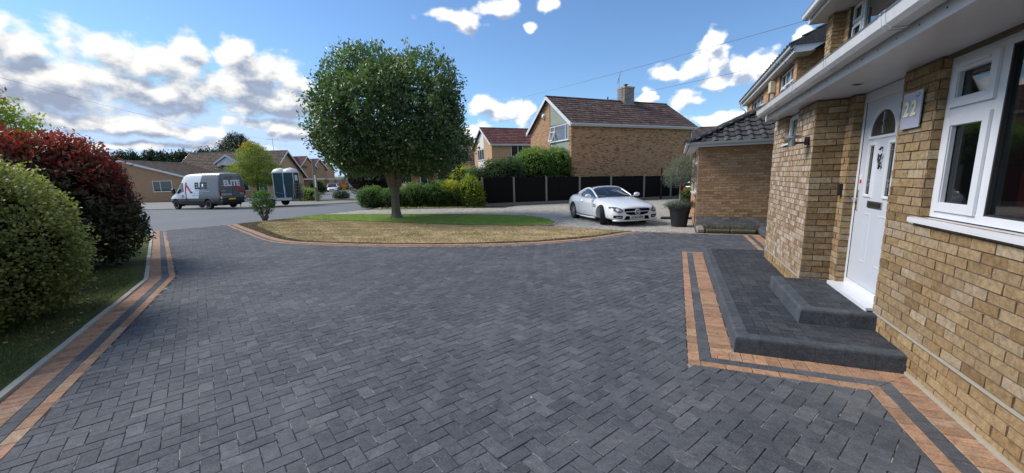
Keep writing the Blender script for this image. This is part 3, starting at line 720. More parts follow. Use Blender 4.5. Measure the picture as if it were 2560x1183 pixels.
# ------------------------------------------------------------------ wall engine
class Wall:
    """O origin, D horizontal unit direction (s), N outward normal; z is up"""
    def __init__(s, O, D, N): s.O = Vector(O); s.D = Vector(D).normalized(); s.N = Vector(N).normalized()
    def p(s, a, z, n=0.0): q = s.O + s.D * a + s.N * n; return (q.x, q.y, q.z + z)
    def box(s, mb, s0, s1, z0, z1, n0, n1, mi=0):
        A_ = [s.p(s0, z0, n0), s.p(s1, z0, n0), s.p(s1, z0, n1), s.p(s0, z0, n1), s.p(s0, z1, n0), s.p(s1, z1, n0), s.p(s1, z1, n1), s.p(s0, z1, n1)]
        mb.add(A_, [(3, 2, 1, 0), (4, 5, 6, 7), (0, 1, 5, 4), (1, 2, 6, 5), (2, 3, 7, 6), (3, 0, 4, 7)], mi)
def bricks(wall, s0, s1, z0, z1, parent, mat, openings=(), halfplanes=(), n_single=0, L=0.225, hc=0.075, j=0.010, proud=0.006, zoff=0.0, matfn=None, header=None, name='brick', depth=0.014, corners=(False, False)):
    """brick faces standing a few mm proud of the mortar slab (at n=0)"""
    items = []; k0 = int(math.floor((z0 - zoff) / hc)); z = zoff + k0 * hc; row = k0
    while z < z1 - 0.005:
        a = s0 - (L / 2 if row % 2 else 0) - 1e-4
        while a < s1:
            b0, b1, c0, c1 = a + j / 2, a + L - j / 2, z + j / 2, z + hc - j / 2
            q = [(max(b0, s0), max(c0, z0)), (min(b1, s1), max(c0, z0)), (min(b1, s1), min(c1, z1)), (max(b0, s0), min(c1, z1))]
            a += L
            if q[1][0] - q[0][0] < 0.02 or q[2][1] - q[1][1] < 0.02: continue
            parts = [q]
            for (o0, o1, p0, p1) in openings:
                new = []
                for r_ in parts:
                    x0, x1, y0, y1 = r_[0][0], r_[1][0], r_[0][1], r_[2][1]
                    if x1 <= o0 or x0 >= o1 or y1 <= p0 + 0.02 or y0 >= p1 - 0.02: new.append(r_); continue
                    if x0 < o0 - 0.02: new.append([(x0, y0), (o0, y0), (o0, y1), (x0, y1)])
                    if x1 > o1 + 0.02: new.append([(o1, y0), (x1, y0), (x1, y1), (o1, y1)])
                parts = new
            for r_ in parts:
                for (hp, hn) in halfplanes:
                    if len(r_) > 2: r_ = clip_half(r_, hp, hn)
                if len(r_) > 2 and abs(area(r_)) > 0.0004: items.append(r_)
        z += hc; row += 1
    off = _loc(parent)
    cand = []
    for i, q in enumerate(items):
        cs = sum(p[0] for p in q) / len(q); cz = sum(p[1] for p in q) / len(q); P = Vector(wall.p(cs, cz))
        cand.append((0 if in_view(P.x, P.y, P.z, 20) else 1, (P - Vector((0, 0, H))).length, i))
    cand.sort(); single = set(c[2] for c in cand[:n_single] if c[0] == 0)
    rest = {}
    for i, q in enumerate(items):
        pr = max(0.002, random.gauss(proud, 0.0018)); ti = random.gauss(0, 0.0012); tz = random.gauss(0, 0.0012)
        m_ = mat if matfn is None else matfn(q)
        V = [wall.p(x, z_, -0.006) for x, z_ in q] + [wall.p(x, z_, pr + (ti if k in (0, 3) else -ti) + (tz if k > 1 else -tz)) for k, (x, z_) in enumerate(q)]
        n = len(q)
        F = [tuple(range(n, 2 * n))] + [(k, (k + 1) % n, n + (k + 1) % n, n + k) for k in range(n)]
        if wall.D.cross(Vector((0, 0, 1))).dot(wall.N) < 0: F = [f[::-1] for f in F]
        if i in single:
            c = Vector(wall.p(sum(p[0] for p in q) / n, sum(p[1] for p in q) / n))
            me = fastmesh(name, np.array(V) - np.array(c)[None], F); me.materials.append(m_)
            o = bpy.data.objects.new(name, me); COL.objects.link(o); o.parent = parent; o.location = c - off
        else:
            rest.setdefault(m_.name, (MB(), m_))[0].add(V, F)
    for mb_, m_ in rest.values(): mb_.build(name, m_, parent, kind='stuff')

def bar_frame(wall, s0, s1, z0, z1, n0, n1, wd, mb, cuts_s=(), cuts_z=(), cw=None):
    """outer frame + mullions at cuts_s + transoms [(s0,s1,z)]"""
    cw = cw or wd
    wall.box(mb, s0, s0 + wd, z0, z1, n0, n1); wall.box(mb, s1 - wd, s1, z0, z1, n0, n1)
    wall.box(mb, s0 + wd, s1 - wd, z0, z0 + wd, n0, n1 - .001); wall.box(mb, s0 + wd, s1 - wd, z1 - wd, z1, n0, n1 - .001)
    for c in cuts_s: wall.box(mb, c - cw / 2, c + cw / 2, z0 + wd, z1 - wd, n0, n1 - .002)
    for a, b, c in cuts_z: wall.box(mb, a, b, c - cw / 2, c + cw / 2, n0, n1 - .003)
def window(wall, parent, s0, s1, z0, z1, n=0.0, cuts_s=(), trans=(), sashes=(), wd=0.055, gm=None, fm=None, sill=0.0, th=0.06, name='window'):
    """window = frame mesh (the part) with pane, sash and sill children"""
    fm = fm or M['upvc']; gm = gm or M['glass']
    cuts_s = sorted(cuts_s)
    mb = MB(); bar_frame(wall, s0, s1, z0, z1, n - th, n, wd, mb, cuts_s, trans)
    f = mb.build(name, fm, parent)
    xs = [s0 + wd * .5] + list(cuts_s) + [s1 - wd * .5]
    for i in range(len(xs) - 1):
        zs = [z0 + wd * .5] + sorted(c for a, b, c in trans if a <= (xs[i] + xs[i + 1]) / 2 <= b) + [z1 - wd * .5]
        for k in range(len(zs) - 1):
            mg = MB(); wall.box(mg, xs[i], xs[i + 1], zs[k], zs[k + 1], n - th * .55, n - th * .55 + .006); mg.build('pane', gm, f)
    for a, b, c, d_ in sashes:
        ms = MB(); bar_frame(wall, a, b, c, d_, n - .01, n + .022, wd * .9, ms); ms.build('sash', fm, f)
    if sill:
        ms = MB(); wall.box(ms, s0 - .05, s1 + .05, z0 - .03, z0 - .002, n - th, n + sill); ms.build('sill', fm, f)
    return f

# ------------------------------------------------------------------ own house (number 22)
XW = 1.82
own = thing('brick_house', 'nearest buff brick house on the right with white front door and number 22 sign', 'house', (XW, 4.0, 0))
mb = MB()
# mortar slabs: facade in pieces round window and door
F1 = Wall((XW, 0, 0), (0, 1, 0), (-1, 0, 0))
def slab(w_, s0, s1, z0, z1, t=0.11, m_=None): w_.box(m_ or mb, s0, s1, z0, z1, -t, 0)
WN = (1.15, 4.16, 1.285, 2.50)          # near window opening: Y range, z range
slab(F1, -3.5, WN[0], 0, 2.52); slab(F1, WN[0], WN[1], 0, WN[2]); slab(F1, WN[1], 4.69, 0, 2.52); slab(F1, 4.69, 5.74, 0, 0.30); slab(F1, 5.74, 5.94, 0, 2.52)
PR = Wall((1.52, 0, 0), (0, 1, 0), (-1, 0, 0)); PF = Wall((0, 5.94, 0), (1, 0, 0), (0, -1, 0))
SW = (6.72, 7.40, 2.09, 2.47)
mb.box(1.52, 1.63, 5.94, SW[0], 0, 2.52); mb.box(1.52, 1.63, SW[1], 8.15, 0, 2.52); mb.box(1.52, 1.63, SW[0], SW[1], 0, SW[2]); mb.box(1.632, 1.93, 5.94, 6.05, 0, 2.52)
mb.box(1.63, 2.6, 8.04, 8.15, 0, 2.52); mb.box(2.29, 2.40, 8.15, 10.3, 0, 2.5)
mb.box(1.931, 2.05, 5.6, 8.03, 0, 2.52)
own_wall = mb.build('wall', M['mortar'], own)
def own_mat(q):
    z_ = sum(p[1] for p in q) / len(q)
    return M['brickbase'] if z_ < 0.29 else M['brick']
def pier_mat(q):
    z_ = sum(p[1] for p in q) / len(q)
    return M['brickbase'] if z_ < 0.29 else M['brickpier']
bricks(F1, -0.2, 4.69, 0.0, 0.295, own, None, n_single=60, matfn=own_mat, zoff=-0.009)
bricks(F1, -0.2, 4.69, 0.322, 2.50, own, None, openings=[(WN[0], WN[1], WN[2], WN[3])], n_single=205, matfn=own_mat, zoff=0.322)
bricks(F1, 5.735, 5.93, 0.322, 2.50, own, None, n_single=12, matfn=own_mat, zoff=0.322)
bricks(PR, 5.94, 8.15, 0.135, 0.288, own, None, n_single=0, matfn=pier_mat, zoff=-0.009, L=0.1125)
bricks(PR, 5.94, 8.15, 0.322, 2.50, own, None, openings=[SW], n_single=30, matfn=pier_mat, zoff=0.322, L=0.1125)
bricks(Wall((2.29, 0, 0), (0, 1, 0), (-1, 0, 0)), 8.15, 10.3, 0, 2.48, own, M['brick'])
bricks(PF, 1.516, 1.815, 0.29, 2.50, own, None, n_single=25, matfn=own_mat, zoff=0.322)
# brick returns of the reveals
RV1 = Wall((0, 4.16, 0), (1, 0, 0), (0, -1, 0)); bricks(RV1, XW, XW + .10, 1.285, 2.5, own, M['brick'], n_single=16, zoff=0.322)
RV2 = Wall((0, 5.735, 0), (1, 0, 0), (0, -1, 0)); bricks(RV2, XW, XW + .10, 0.322, 2.5, own, M['brick'], n_single=14, zoff=0.322)
RV3 = Wall((0, SW[1], 0), (1, 0, 0), (0, -1, 0)); bricks(RV3, 1.52, 1.60, 2.09, 2.5, own, M['brick'], zoff=0.322)
mb = MB(); F1.box(mb, -0.2, 4.69, 0.298, 0.318, -0.01, 0.009); PR.box(mb, 5.95, 8.15, 0.298, 0.318, -0.01, 0.009); mb.build('mortar_course', M['dpc'], own)
mb = MB(); F1.box(mb, -0.2, 3.99, -0.01, 0.025, 0.0, 0.022); mb.build('mortar_fillet', M['dpc'], own)
# soffit, fascia, gutter of the lower roof
mb = MB(); mb.box(1.345, 2.0, -3.5, 7.9, 2.512, 2.525); sof = mb.build('soffit', M['soffit'], own)
for y_ in (5.05, 2.9):
    ms = MB(); ms.lathe([(0.045, -0.006), (0.048, -0.004), (0.048, 0.0)], (1.60, y_, 2.512), 20); ms.build('spotlight', M['steel'], sof)
    ms = MB(); ms.lathe([(0.03, -0.003), (0.03, 0.0)], (1.60, y_, 2.5055), 16); ms.build('bulb', M['seal'], sof)
mb = MB(); mb.box(1.325, 1.345, -3.5, 4.95, 2.50, 2.70); mb.box(1.3255, 1.345, 4.953, 7.92, 2.50, 2.70); mb.box(1.33, 1.6, 7.92, 7.94, 2.50, 2.66)
fas = mb.build('fascia', M['upvc'], own)
mb = MB()
for k in range(28):
    y_ = 0.9 + k * 0.25; 
    for z_ in (2.522, ): mb.lathe([(0.006, 0), (0.004, 0.003)], (0, 0, 0), 6); 
mb = MB()
for k in range(26):
    y_ = 0.9 + k * 0.27; mb.box(1.3215, 1.3255, y_, y_ + 0.008, 2.545, 2.553)
mb.build('fixing_nail', M['darkmetal'], own, kind='stuff')
GP = [(1.318, 2.668), (1.318, 2.60), (1.296, 2.572), (1.215, 2.572), (1.188, 2.60), (1.178, 2.665), (1.168, 2.672), (1.178, 2.68), (1.196, 2.672), (1.20, 2.61), (1.225, 2.588), (1.29, 2.588), (1.306, 2.61), (1.306, 2.668)]
def gutter(GP, y0, y1, parent, mat, joints, ax='y', cx=0, name='gutter'):
    mb = MB(); f = (lambda x, z, y: (x, y, z)) if ax == 'y' else (lambda x, z, y: (y, x, z))
    mb.prism([f(x, z, y0) for x, z in GP], (0, y1 - y0, 0) if ax == 'y' else (y1 - y0, 0, 0)); g = mb.build(name, mat, parent)
    mx, mz = sum(p[0] for p in GP) / len(GP), sum(p[1] for p in GP) / len(GP)
    for j in joints:
        q = [(mx + (x - mx) * 1.07, mz + (z - mz) * 1.07 - .002) for x, z in GP]
        for dd, w_ in ((0, .035), (.06, .035)) if parent is own else ((0, .05),):
            ms = MB(); ms.prism([f(x, z, j + dd) for x, z in q], (0, w_, 0) if ax == 'y' else (w_, 0, 0)); ms.build('union_bracket', mat, g)
    return g
gutter(GP, -3.5, 7.80, own, M['upvcdirty'], [1.6, 2.5, 3.4, 4.5, 5.6, 6.7, 7.74])
# window head shadow board and near window
mb = MB(); F1.box(mb, WN[0], WN[1], 2.485, 2.512, -0.06, -0.02); mb.build('lintel', M['mortar'], own)
nw = Wall((XW, 0, 0), (0, 1, 0), (-1, 0, 0))
n_ = -0.055
fr = MB(); bar_frame(nw, 1.16, 4.155, 1.30, 2.485, n_ - .07, n_, .06, fr, [3.60, 2.0], [(3.60, 4.12, 2.085)], .075)
win = fr.build('window', M['upvc'], own)
for (a, b, c, d_) in ((3.64, 4.10, 2.12, 2.43), (3.64, 4.10, 1.352, 2.05)):
    ms = MB(); bar_frame(nw, a, b, c, d_, n_ - .012, n_ + .016, .062, ms); bar_frame(nw, a + .055, b - .055, c + .055, d_ - .055, n_ - .02, n_ + .006, .012, ms); ms.build('sash', M['upvc'], win)
ms = MB(); bar_frame(nw, 3.695, 4.045, 1.405, 1.998, n_ - .03, n_ - .001, .008, ms); bar_frame(nw, 3.695, 4.045, 2.172, 2.378, n_ - .03, n_ - .001, .008, ms); bar_frame(nw, 2.038, 3.565, 1.358, 2.428, n_ - .03, n_ - .001, .014, ms); ms.build('glazing_gasket', M['seal'], win)
ms = MB(); nw.box(ms, 3.72, 4.00, 2.392, 2.412, n_ + .016, n_ + .028); ms.build('trickle_vent', M['upvc'], win)
for (a, b, c, d_) in ((3.68, 4.06, 2.16, 2.40), (3.68, 4.06, 1.39, 2.01), (2.03, 3.57, 1.35, 2.44), (1.2, 1.97, 1.35, 2.44)):
    ms = MB(); nw.box(ms, a, b, c, d_, n_ - .030, n_ - .024); ms.build('pane', M['glassnear'], win)
ms = MB(); nw.box(ms, 1.1, 4.215, 1.262, 1.288, n_ - .07, 0.052); nw.box(ms, 1.1, 4.215, 1.250, 1.2615, 0.040, 0.052); ms.build('sill', M['upvc'], win)
# room behind: dark box, red curtain, pale wall
mb = MB()
for q in ((XW + 2.5, XW + 2.55, 0.5, 4.6, 0.9, 2.6), (XW + .14, XW + 2.5, 4.55, 4.6, 0.9, 2.6), (XW + .14, XW + 2.5, 0.5, 0.55, 0.9, 2.6), (XW + .14, XW + 2.55, 0.5, 4.6, 0.88, 0.9), (XW + .14, XW + 2.55, 0.5, 4.6, 2.6, 2.62)): mb.box(*q)
mb.build('room', plain('interior_plaster', (0.34, 0.38, 0.33), 0.9), own)
mb = MB(); pts = []
for k in range(41):
    y_ = 3.98 - k * 0.011; pts.append((XW + .22 + .02 * math.sin(k * 1.3), y_))
for k in range(40): mb.add([(*pts[k], 0.95), (*pts[k + 1], 0.95), (*pts[k + 1], 2.45), (*pts[k], 2.45)], [(0, 1, 2, 3)])
mb.build('curtain', plain('dark_red_curtain', (0.45, 0.03, 0.05), 0.8, 0.2), own, smooth=True)
# door: frame (part) + leaf with mouldings
DX = XW + 0.085
Dw = Wall((DX, 0, 0), (0, 1, 0), (-1, 0, 0))
mb = MB(); bar_frame(Dw, 4.705, 5.745, 0.345, 2.505, -.07, 0.0, .07, mb); Dw.box(mb, 4.705, 5.745, 2.40, 2.434, -.07, -.004)
dfr = mb.build('door_frame', M['upvc'], own)
mb = MB(); mb.box(XW - .065, DX + .03, 4.68, 5.77, 0.318, 0.344); mb.box(XW - .065, XW - .055, 4.68, 5.77, 0.300, 0.3175); mb.build('door_sill', M['upvc'], own)
mb = MB(); Dw.box(mb, 4.778, 5.672, 0.42, 2.398, -.045, -.006); leaf = mb.build('door', M['doorwhite'], own)
mb = MB(); bar_frame(Dw, 4.7755, 5.6745, 0.416, 2.4005, -.05, -.012, .006, mb); Dw.box(mb, 5.668, 5.6765, 0.416, 2.4, -.05, -.001); mb.build('door_gasket', M['seal'], leaf)
def ring2d(poly, poly2, n0, n1, mb, w_=Dw):
    k = len(poly)
    V = [w_.p(*p, n0) for p in poly] + [w_.p(*p, n1) for p in poly2]; mb.add(V, [(i, (i + 1) % k, k + (i + 1) % k, k + i) for i in range(k)])
def mould(poly, wd, h, mb, base=-.006):
    c = (sum(p[0] for p in poly) / len(poly), sum(p[1] for p in poly) / len(poly))
    def ins(d_):
        P = [Vector(p) for p in poly]; n = len(P); out = []
        sg = 1 if area(poly) > 0 else -1
        for i in range(n):
            e0 = (P[i] - P[i - 1]).normalized(); e1 = (P[(i + 1) % n] - P[i]).normalized()
            n0 = Vector((-e0.y, e0.x)) * sg; n1 = Vector((-e1.y, e1.x)) * sg; b = (n0 + n1); b = b / max(b.length, 1e-6)
            out.append(tuple(P[i] + b * d_ / max(.35, b.dot(n0))))
        return out
    a0, a1, a2, a3 = poly, ins(wd * .3), ins(wd * .7), ins(wd)
    ring2d(a0, a1, base, base + h, mb); ring2d(a1, a2, base + h, base + h, mb); ring2d(a2, a3, base + h, base, mb); return a3
cy_ = 5.225
fan = [(cy_ + 0.305, 1.985), (cy_ - 0.305, 1.985)] + [(cy_ - 0.305 * math.cos(a), 2.04 + 0.265 * math.sin(a)) for a in np.linspace(0, math.pi, 15)]
def glazed(poly, nm='glazed_panel'):
    mb = MB(); inn = mould(poly, .038, .016, mb); o = mb.build('glazing_bead', M['upvc'], leaf)
    g = MB(); k = len(inn); g.add([Dw.p(*p, -.003) for p in inn], [tuple(range(k))]); g.build('pane', M['doorglass'], leaf); return inn
glazed(fan)
for a, b in ((5.06, 4.88), (5.49, 5.31)) : glazed([(a, 1.375), (b, 1.375), (b, 1.955), (a, 1.955)])
ms = MB()
for a in (4.97, 5.40):   # lead flowers in the glass
    for dz, dy, r_ in ((0, 0, .022), (.03, .018, .014), (.03, -.018, .014), (-.03, .01, .012), (-.035, -.01, .012)):
        ms.tube([Dw.p(a + dy - r_ * .6, 1.54 + dz - r_, .001), Dw.p(a + dy, 1.54 + dz, .003), Dw.p(a + dy - r_ * .6, 1.54 + dz + r_ * .9, .001)], .0035, 5)
    ms.tube([Dw.p(a, 1.42, .001), Dw.p(a, 1.9, .001)], .0022, 5); ms.tube([Dw.p(a - .05, 1.86, .001), Dw.p(a + .05, 1.86, .001)], .0022, 5)
for z0_, z1_, dy in ((2.04, 2.1, 0), (2.1, 2.13, .02), (2.13, 2.17, -.015), (2.17, 2.25, 0)): ms.tube([Dw.p(cy_ + dy, z0_, .001), Dw.p(cy_ - dy, z1_, .001)], .006, 5)
ms.build('lead_motif', M['lead'], leaf)
mb = MB()
for a, b in ((5.10, 4.90), (5.44, 5.24)):
    P = [(a, .64), (b, .64), (b, 1.24), (a, 1.24)]; inn = mould(P, .03, -.009, mb, -.0055); mould(inn, .02, .004, mb, -.0055)
mb.build('moulded_panel', M['doorwhite'], leaf)
mb = MB(); Dw.box(mb, 5.04, 5.36, 1.275, 1.345, -.006, .004); lt = mb.build('letterbox', M['steel'], leaf); mb = MB(); Dw.box(mb, 5.07, 5.33, 1.288, 1.332, .004, .009); mb.build('flap', M['darkmetal'], lt)
mb = MB(); Dw.box(mb, 5.605, 5.645, 1.22, 1.45, -.006, .006); mb.tube([Dw.p(5.625, 1.35, .006), Dw.p(5.625, 1.35, .045), Dw.p(5.70, 1.35, .05)], .010, 8); mb.build('handle', M['chrome'], leaf)
mb = MB()   # urn knocker
mb.tube([Dw.p(5.185, 1.90, 0), Dw.p(5.185, 1.87, .02)], .010, 8); mb.tube([Dw.p(5.225, 1.83, .01), Dw.p(5.185, 1.80, .018), Dw.p(5.145, 1.83, .01)], .006, 6)
mb.tube([Dw.p(5.215, 1.82, .01), Dw.p(5.205, 1.77, .015), Dw.p(5.165, 1.73, .015), Dw.p(5.185, 1.68, .012)], .008, 6); mb.tube([Dw.p(5.155, 1.82, .01), Dw.p(5.165, 1.77, .015), Dw.p(5.205, 1.74, .012)], .006, 6)
mb.tube([Dw.p(5.15, 1.70, .008), Dw.p(5.21, 1.72, .008)], .006, 6); mb.build('knocker', M['darkmetal'], leaf)
mb = MB(); Dw.box(mb, 5.595, 5.635, 1.565, 1.625, -.006, -.003, 0); Dw.box(mb, 5.595, 5.635, 1.525, 1.5645, -.006, -.003, 1); mb.build('sticker', [M['white'], M['red']], leaf)
# small high window in the pier block
sw = window(Wall((1.585, 0, 0), (0, 1, 0), (-1, 0, 0)), own, SW[0], SW[1], SW[2], SW[3] + .03, 0.0, sashes=[(SW[0] + .03, SW[1] - .03, SW[2] + .03, SW[3])], gm=M['frost'], wd=.05)
ms = MB(); Wall((1.52, 0, 0), (0, 1, 0), (-1, 0, 0)).box(ms, SW[0] - .05, SW[1] + .05, SW[2] - .03, SW[2] - .004, -.07, .035); ms.build('sill', M['upvc'], sw)
ms = MB(); Wall((1.60, 0, 0), (0, 1, 0), (-1, 0, 0)).box(ms, SW[0] + .15, SW[1] - .15, 2.445, 2.46, 0.03, .045); ms.build('trickle_vent', M['upvc'], sw)
# upper storey
XU = 2.90
UW = Wall((XU, 0, 0), (0, 1, 0), (-1, 0, 0))
mb = MB(); UW.box(mb, 9.90, 10.08, 2.7, 4.70, -.11, 0); UW.box(mb, 5.2, 7.82, 2.7, 4.70, -.11, 0); UW.box(mb, -3.5, 5.2, 2.7, 4.70, -.11, 0); UW.box(mb, 7.82, 9.90, 2.7, 3.25, -.11, 0)
mb.box(2.70, 2.899, 10.08, 10.42, 2.6, 4.70); mb.box(2.90, 9.5, 10.30, 10.42, 0, 4.68)
mb.build('upper_wall', M['mortar'], own)
bricks(UW, 9.88, 10.08, 3.2, 4.68, own, M['brick']); bricks(UW, 5.2, 7.82, 3.2, 4.68, own, M['brickgarage'])
bricks(Wall((2.70, 0, 0), (0, 1, 0), (-1, 0, 0)), 10.08, 10.42, 3.0, 4.68, own, M['brick'], L=.1125)
bricks(Wall((0, 10.08, 0), (1, 0, 0), (0, -1, 0)), 2.70, 2.90, 3.0, 4.68, own, M['brick'])
uw = window(Wall((2.96, 0, 0), (0, 1, 0), (-1, 0, 0)), own, 7.84, 9.88, 3.25, 4.69, 0.0, cuts_s=[9.42, 8.12], trans=[(9.42, 9.88, 4.34)], sashes=[(9.44, 9.85, 3.30, 4.32), (9.44, 9.85, 4.37, 4.66)], wd=.05, gm=M['glassmirror'])
mb = MB(); mb.box(2.44, 3.0, -3.5, 10.62, 4.70, 4.715); us = mb.build('upper_soffit', M['soffit'], own)
ms = MB()
for y_ in (9.25, 7.4): ms.lathe([(0.045, -0.006), (0.048, 0.0)], (2.70, y_, 4.70), 16)
ms.build('upper_spotlight', M['steel'], own)
mb = MB(); mb.box(2.42, 2.44, -3.5, 10.64, 4.69, 4.88); mb.box(2.44, 3.6, 10.62, 10.64, 4.69, 4.84); mb.build('upper_fascia', M['upvc'], own)
gutter([(x + 1.1, z + 2.19) for x, z in GP], -3.5, 10.52, own, M['upvcdirty'], [10.45])
mb = MB(); mb.prism([(1.25, -3.5, 2.685), (1.25, -3.5, 2.70), (2.90, -3.5, 3.12), (2.90, -3.5, 3.09)], (0, 11.4, 0)); mb.build('lower_roof', M['tiledark'], own)
mb = MB(); mb.prism([(2.36, -3.5, 4.885), (2.36, -3.5, 4.91), (6.2, -3.5, 6.8), (10.2, -3.5, 4.91), (10.2, -3.5, 4.885)], (0, 14.15, 0)); mb.build('roof', M['tilebrown'], own)
# things fixed to the house
sg = thing('house_number_sign', 'milky acrylic sign with cream number 22 on the brick beside the front door', 'sign', (XW - .03, 4.45, 2.16))
mb = MB(); F1.box(mb, 4.305, 4.595, 2.015, 2.31, .022, .030); mb.build('sign_plate', M['signwhite'], sg)
mb = MB()
for y_, z_ in ((4.32, 2.03), (4.58, 2.03), (4.32, 2.295), (4.58, 2.295)): F1.box(mb, y_ - .006, y_ + .006, z_ - .006, z_ + .006, .0, .022)
mb.build('spacer', M['steel'], sg)
def text_mesh(body, size, extrude=0.002, bold=0.0, sx=1.0, shear=0.0, space=1.0):
    cu = bpy.data.curves.new('lettering', 'FONT'); cu.body = body; cu.size = size; cu.extrude = extrude; cu.offset = bold; cu.align_x = 'CENTER'; cu.align_y = 'CENTER'; cu.shear = shear; cu.space_character = space; cu.resolution_u = 3
    o = bpy.data.objects.new('tmp', cu); COL.objects.link(o); dg = bpy.context.evaluated_depsgraph_get(); dg.update()
    me = bpy.data.meshes.new_from_object(o.evaluated_get(dg)); bpy.data.objects.remove(o)
    if sx != 1.0: me.transform(Matrix.Diagonal((sx, 1, 1, 1)))
    return me
def text_obj(name, body, size, mat, parent, M4, extrude=0.002, bold=0.0, sx=1.0, space=1.0):
    me = text_mesh(body, size, extrude, bold, sx, 0, space); me.transform(M4); me.materials.clear(); me.materials.append(mat)
    for p_ in me.polygons: p_.material_index = 0
    o = bpy.data.objects.new(name, me); COL.objects.link(o); o.parent = parent; return o
def frame_m(o, xdir, zdir):
    x = Vector(xdir).normalized(); z = Vector(zdir).normalized(); y = z.cross(x)
    m_ = Matrix.Identity(4)
    for i in range(3): m_[i][0] = x[i]; m_[i][1] = y[i]; m_[i][2] = z[i]; m_[i][3] = o[i]
    return m_
for k, dy in enumerate((.055, -.055)):
    text_obj('number', '2', .17, M['cream'], sg, frame_m(Vector((XW - .034, 4.455 + dy, 2.17)) - LOC[sg.name], (0, -1, 0), (-1, 0, 0)), .003, .006, .86)
mb = MB()
for y_, z_ in ((4.36, 2.285), (4.375, 2.262), (4.352, 2.262), (4.39, 2.27), (4.345, 2.278)): F1.box(mb, y_ - .006, y_ + .005, z_ - .003, z_ + .004, .030, .0315)
mb.build('mark', M['darkmetal'], sg)
lp = thing('wall_lantern', 'steel outdoor wall light with disc top on the pale brick pier', 'wall light', (1.50, 6.10, 2.1))
mb = MB(); mb.lathe([(0.035, -.09), (0.038, -.088), (0.038, .01), (0.03, .012)], (1.33, 6.10, 2.08), 20); mb.build('lamp_body', M['steel'], lp, smooth=False)
mb = MB(); mb.lathe([(0.095, 0), (0.10, .004), (0.10, .03), (0.094, .036)], (1.33, 6.10, 2.085), 28); mb.build('lamp_shade', M['steel'], lp)
mb = MB(); mb.tube([(1.36, 6.10, 2.03), (1.44, 6.10, 2.03), (1.50, 6.10, 2.03)], .012, 8); mb.lathe([(0.025, -.05), (0.03, -.045), (0.03, .045), (0.02, .05)], (1.492, 6.10, 2.05), 12); mb.build('bracket', M['darkmetal'], lp)
mb = MB(); F1.box(mb, 5.80, 5.86, 1.38, 1.515, .008, .04); o = mb.build('doorbell', M['black']); setp(o, 'small black doorbell on the narrow brick strip left of the front door', 'doorbell')
# ------------------------------------------------------------------ roof tiles
def tiles(O, U, V, parent, mat, region, gauge=0.33, tw=0.30, n_single=0, kind='flat', name='roof_tile', thick=0.02):
    """O origin at the eaves; U along the eaves; V up the slope; region = convex polygon in (u, v)"""
    O = Vector(O); U = Vector(U).normalized(); V = Vector(V).normalized(); N = U.cross(V)
    if N.z < 0: N = -N
    us = [p[0] for p in region]; vs_ = [p[1] for p in region]
    c = (sum(us) / len(us), sum(vs_) / len(vs_)); hp = []
    for i in range(len(region)):
        a = region[i]; b = region[(i + 1) % len(region)]; n = (-(b[1] - a[1]), b[0] - a[0])
        if (c[0] - a[0]) * n[0] + (c[1] - a[1]) * n[1] < 0: n = (-n[0], -n[1])
        hp.append((a, n))
    if kind == 'flat': prof = [(0, .0), (.04, .0), (.07, .012), (.93, .012), (.96, .0), (1, 0)]
    else: prof = [(0, .0), (.08, .022), (.2, .042), (.34, .042), (.46, .022), (.55, .004), (.8, .0), (1, 0)]
    items = []
    v = min(vs_); row = 0
    while v < max(vs_):
        u = min(us) - (tw / 2 if (row % 2 and kind == 'flat') else 0)
        while u < max(us):
            q = [(u + .002, v), (u + tw - .002, v), (u + tw - .002, v + gauge * 1.03), (u + .002, v + gauge * 1.03)]
            cu, cv = u + tw / 2, v + gauge / 2
            if all((x - a[0]) * n[0] + (y - a[1]) * n[1] > -1e-3 * 0 - 0.02 * math.hypot(*n) for x, y in [(cu, cv)] for a, n in hp):
                items.append((u, v, q))
            u += tw
        v += gauge; row += 1
    off = _loc(parent); cand = []
    for i, (u, v, q) in enumerate(items):
        P = O + U * (u + tw / 2) + V * v; cand.append((0 if in_view(*P, 10) else 1, (P - Vector((0, 0, H))).length, i))
    cand.sort(); single = set(c_[2] for c_ in cand[:n_single] if c_[0] == 0)
    rest = MB(); umin, umax = min(us), max(us)
    for i, (u, v, q) in enumerate(items):
        k = len(prof); jz = random.gauss(0, .003); vv = [v - .0 + random.gauss(0, .003), v + gauge * 1.04]
        W_ = []
        for t_, base in ((vv[0], thick + .016), (vv[1], .004)):
            for a, h in prof: W_.append(O + U * min(max(u + .002 + a * (tw - .004), umin), umax) + V * t_ + N * (base + h + jz))
        W_ += [O + U * min(max(u + .002 + a * (tw - .004), umin), umax) + V * vv[0] + N * (-.004 + (h if kind != 'flat' else 0) * .6) for a, h in prof]
        F = [(j, j + 1, k + j + 1, k + j) for j in range(k - 1)] + [(j + 1, j, 2 * k + j, 2 * k + j + 1) for j in range(k - 1)]
        if U.cross(V).z < 0: F = [f[::-1] for f in F]
        if i in single:
            cc = O + U * (u + tw / 2) + V * v
            me = fastmesh(name, np.array([p_ - cc for p_ in W_]), F); me.materials.append(mat)
            o = bpy.data.objects.new(name, me); COL.objects.link(o); o.parent = parent; o.location = cc - off
        else: rest.add(W_, F)
    if rest.v: rest.build(name, mat, parent, kind='stuff')

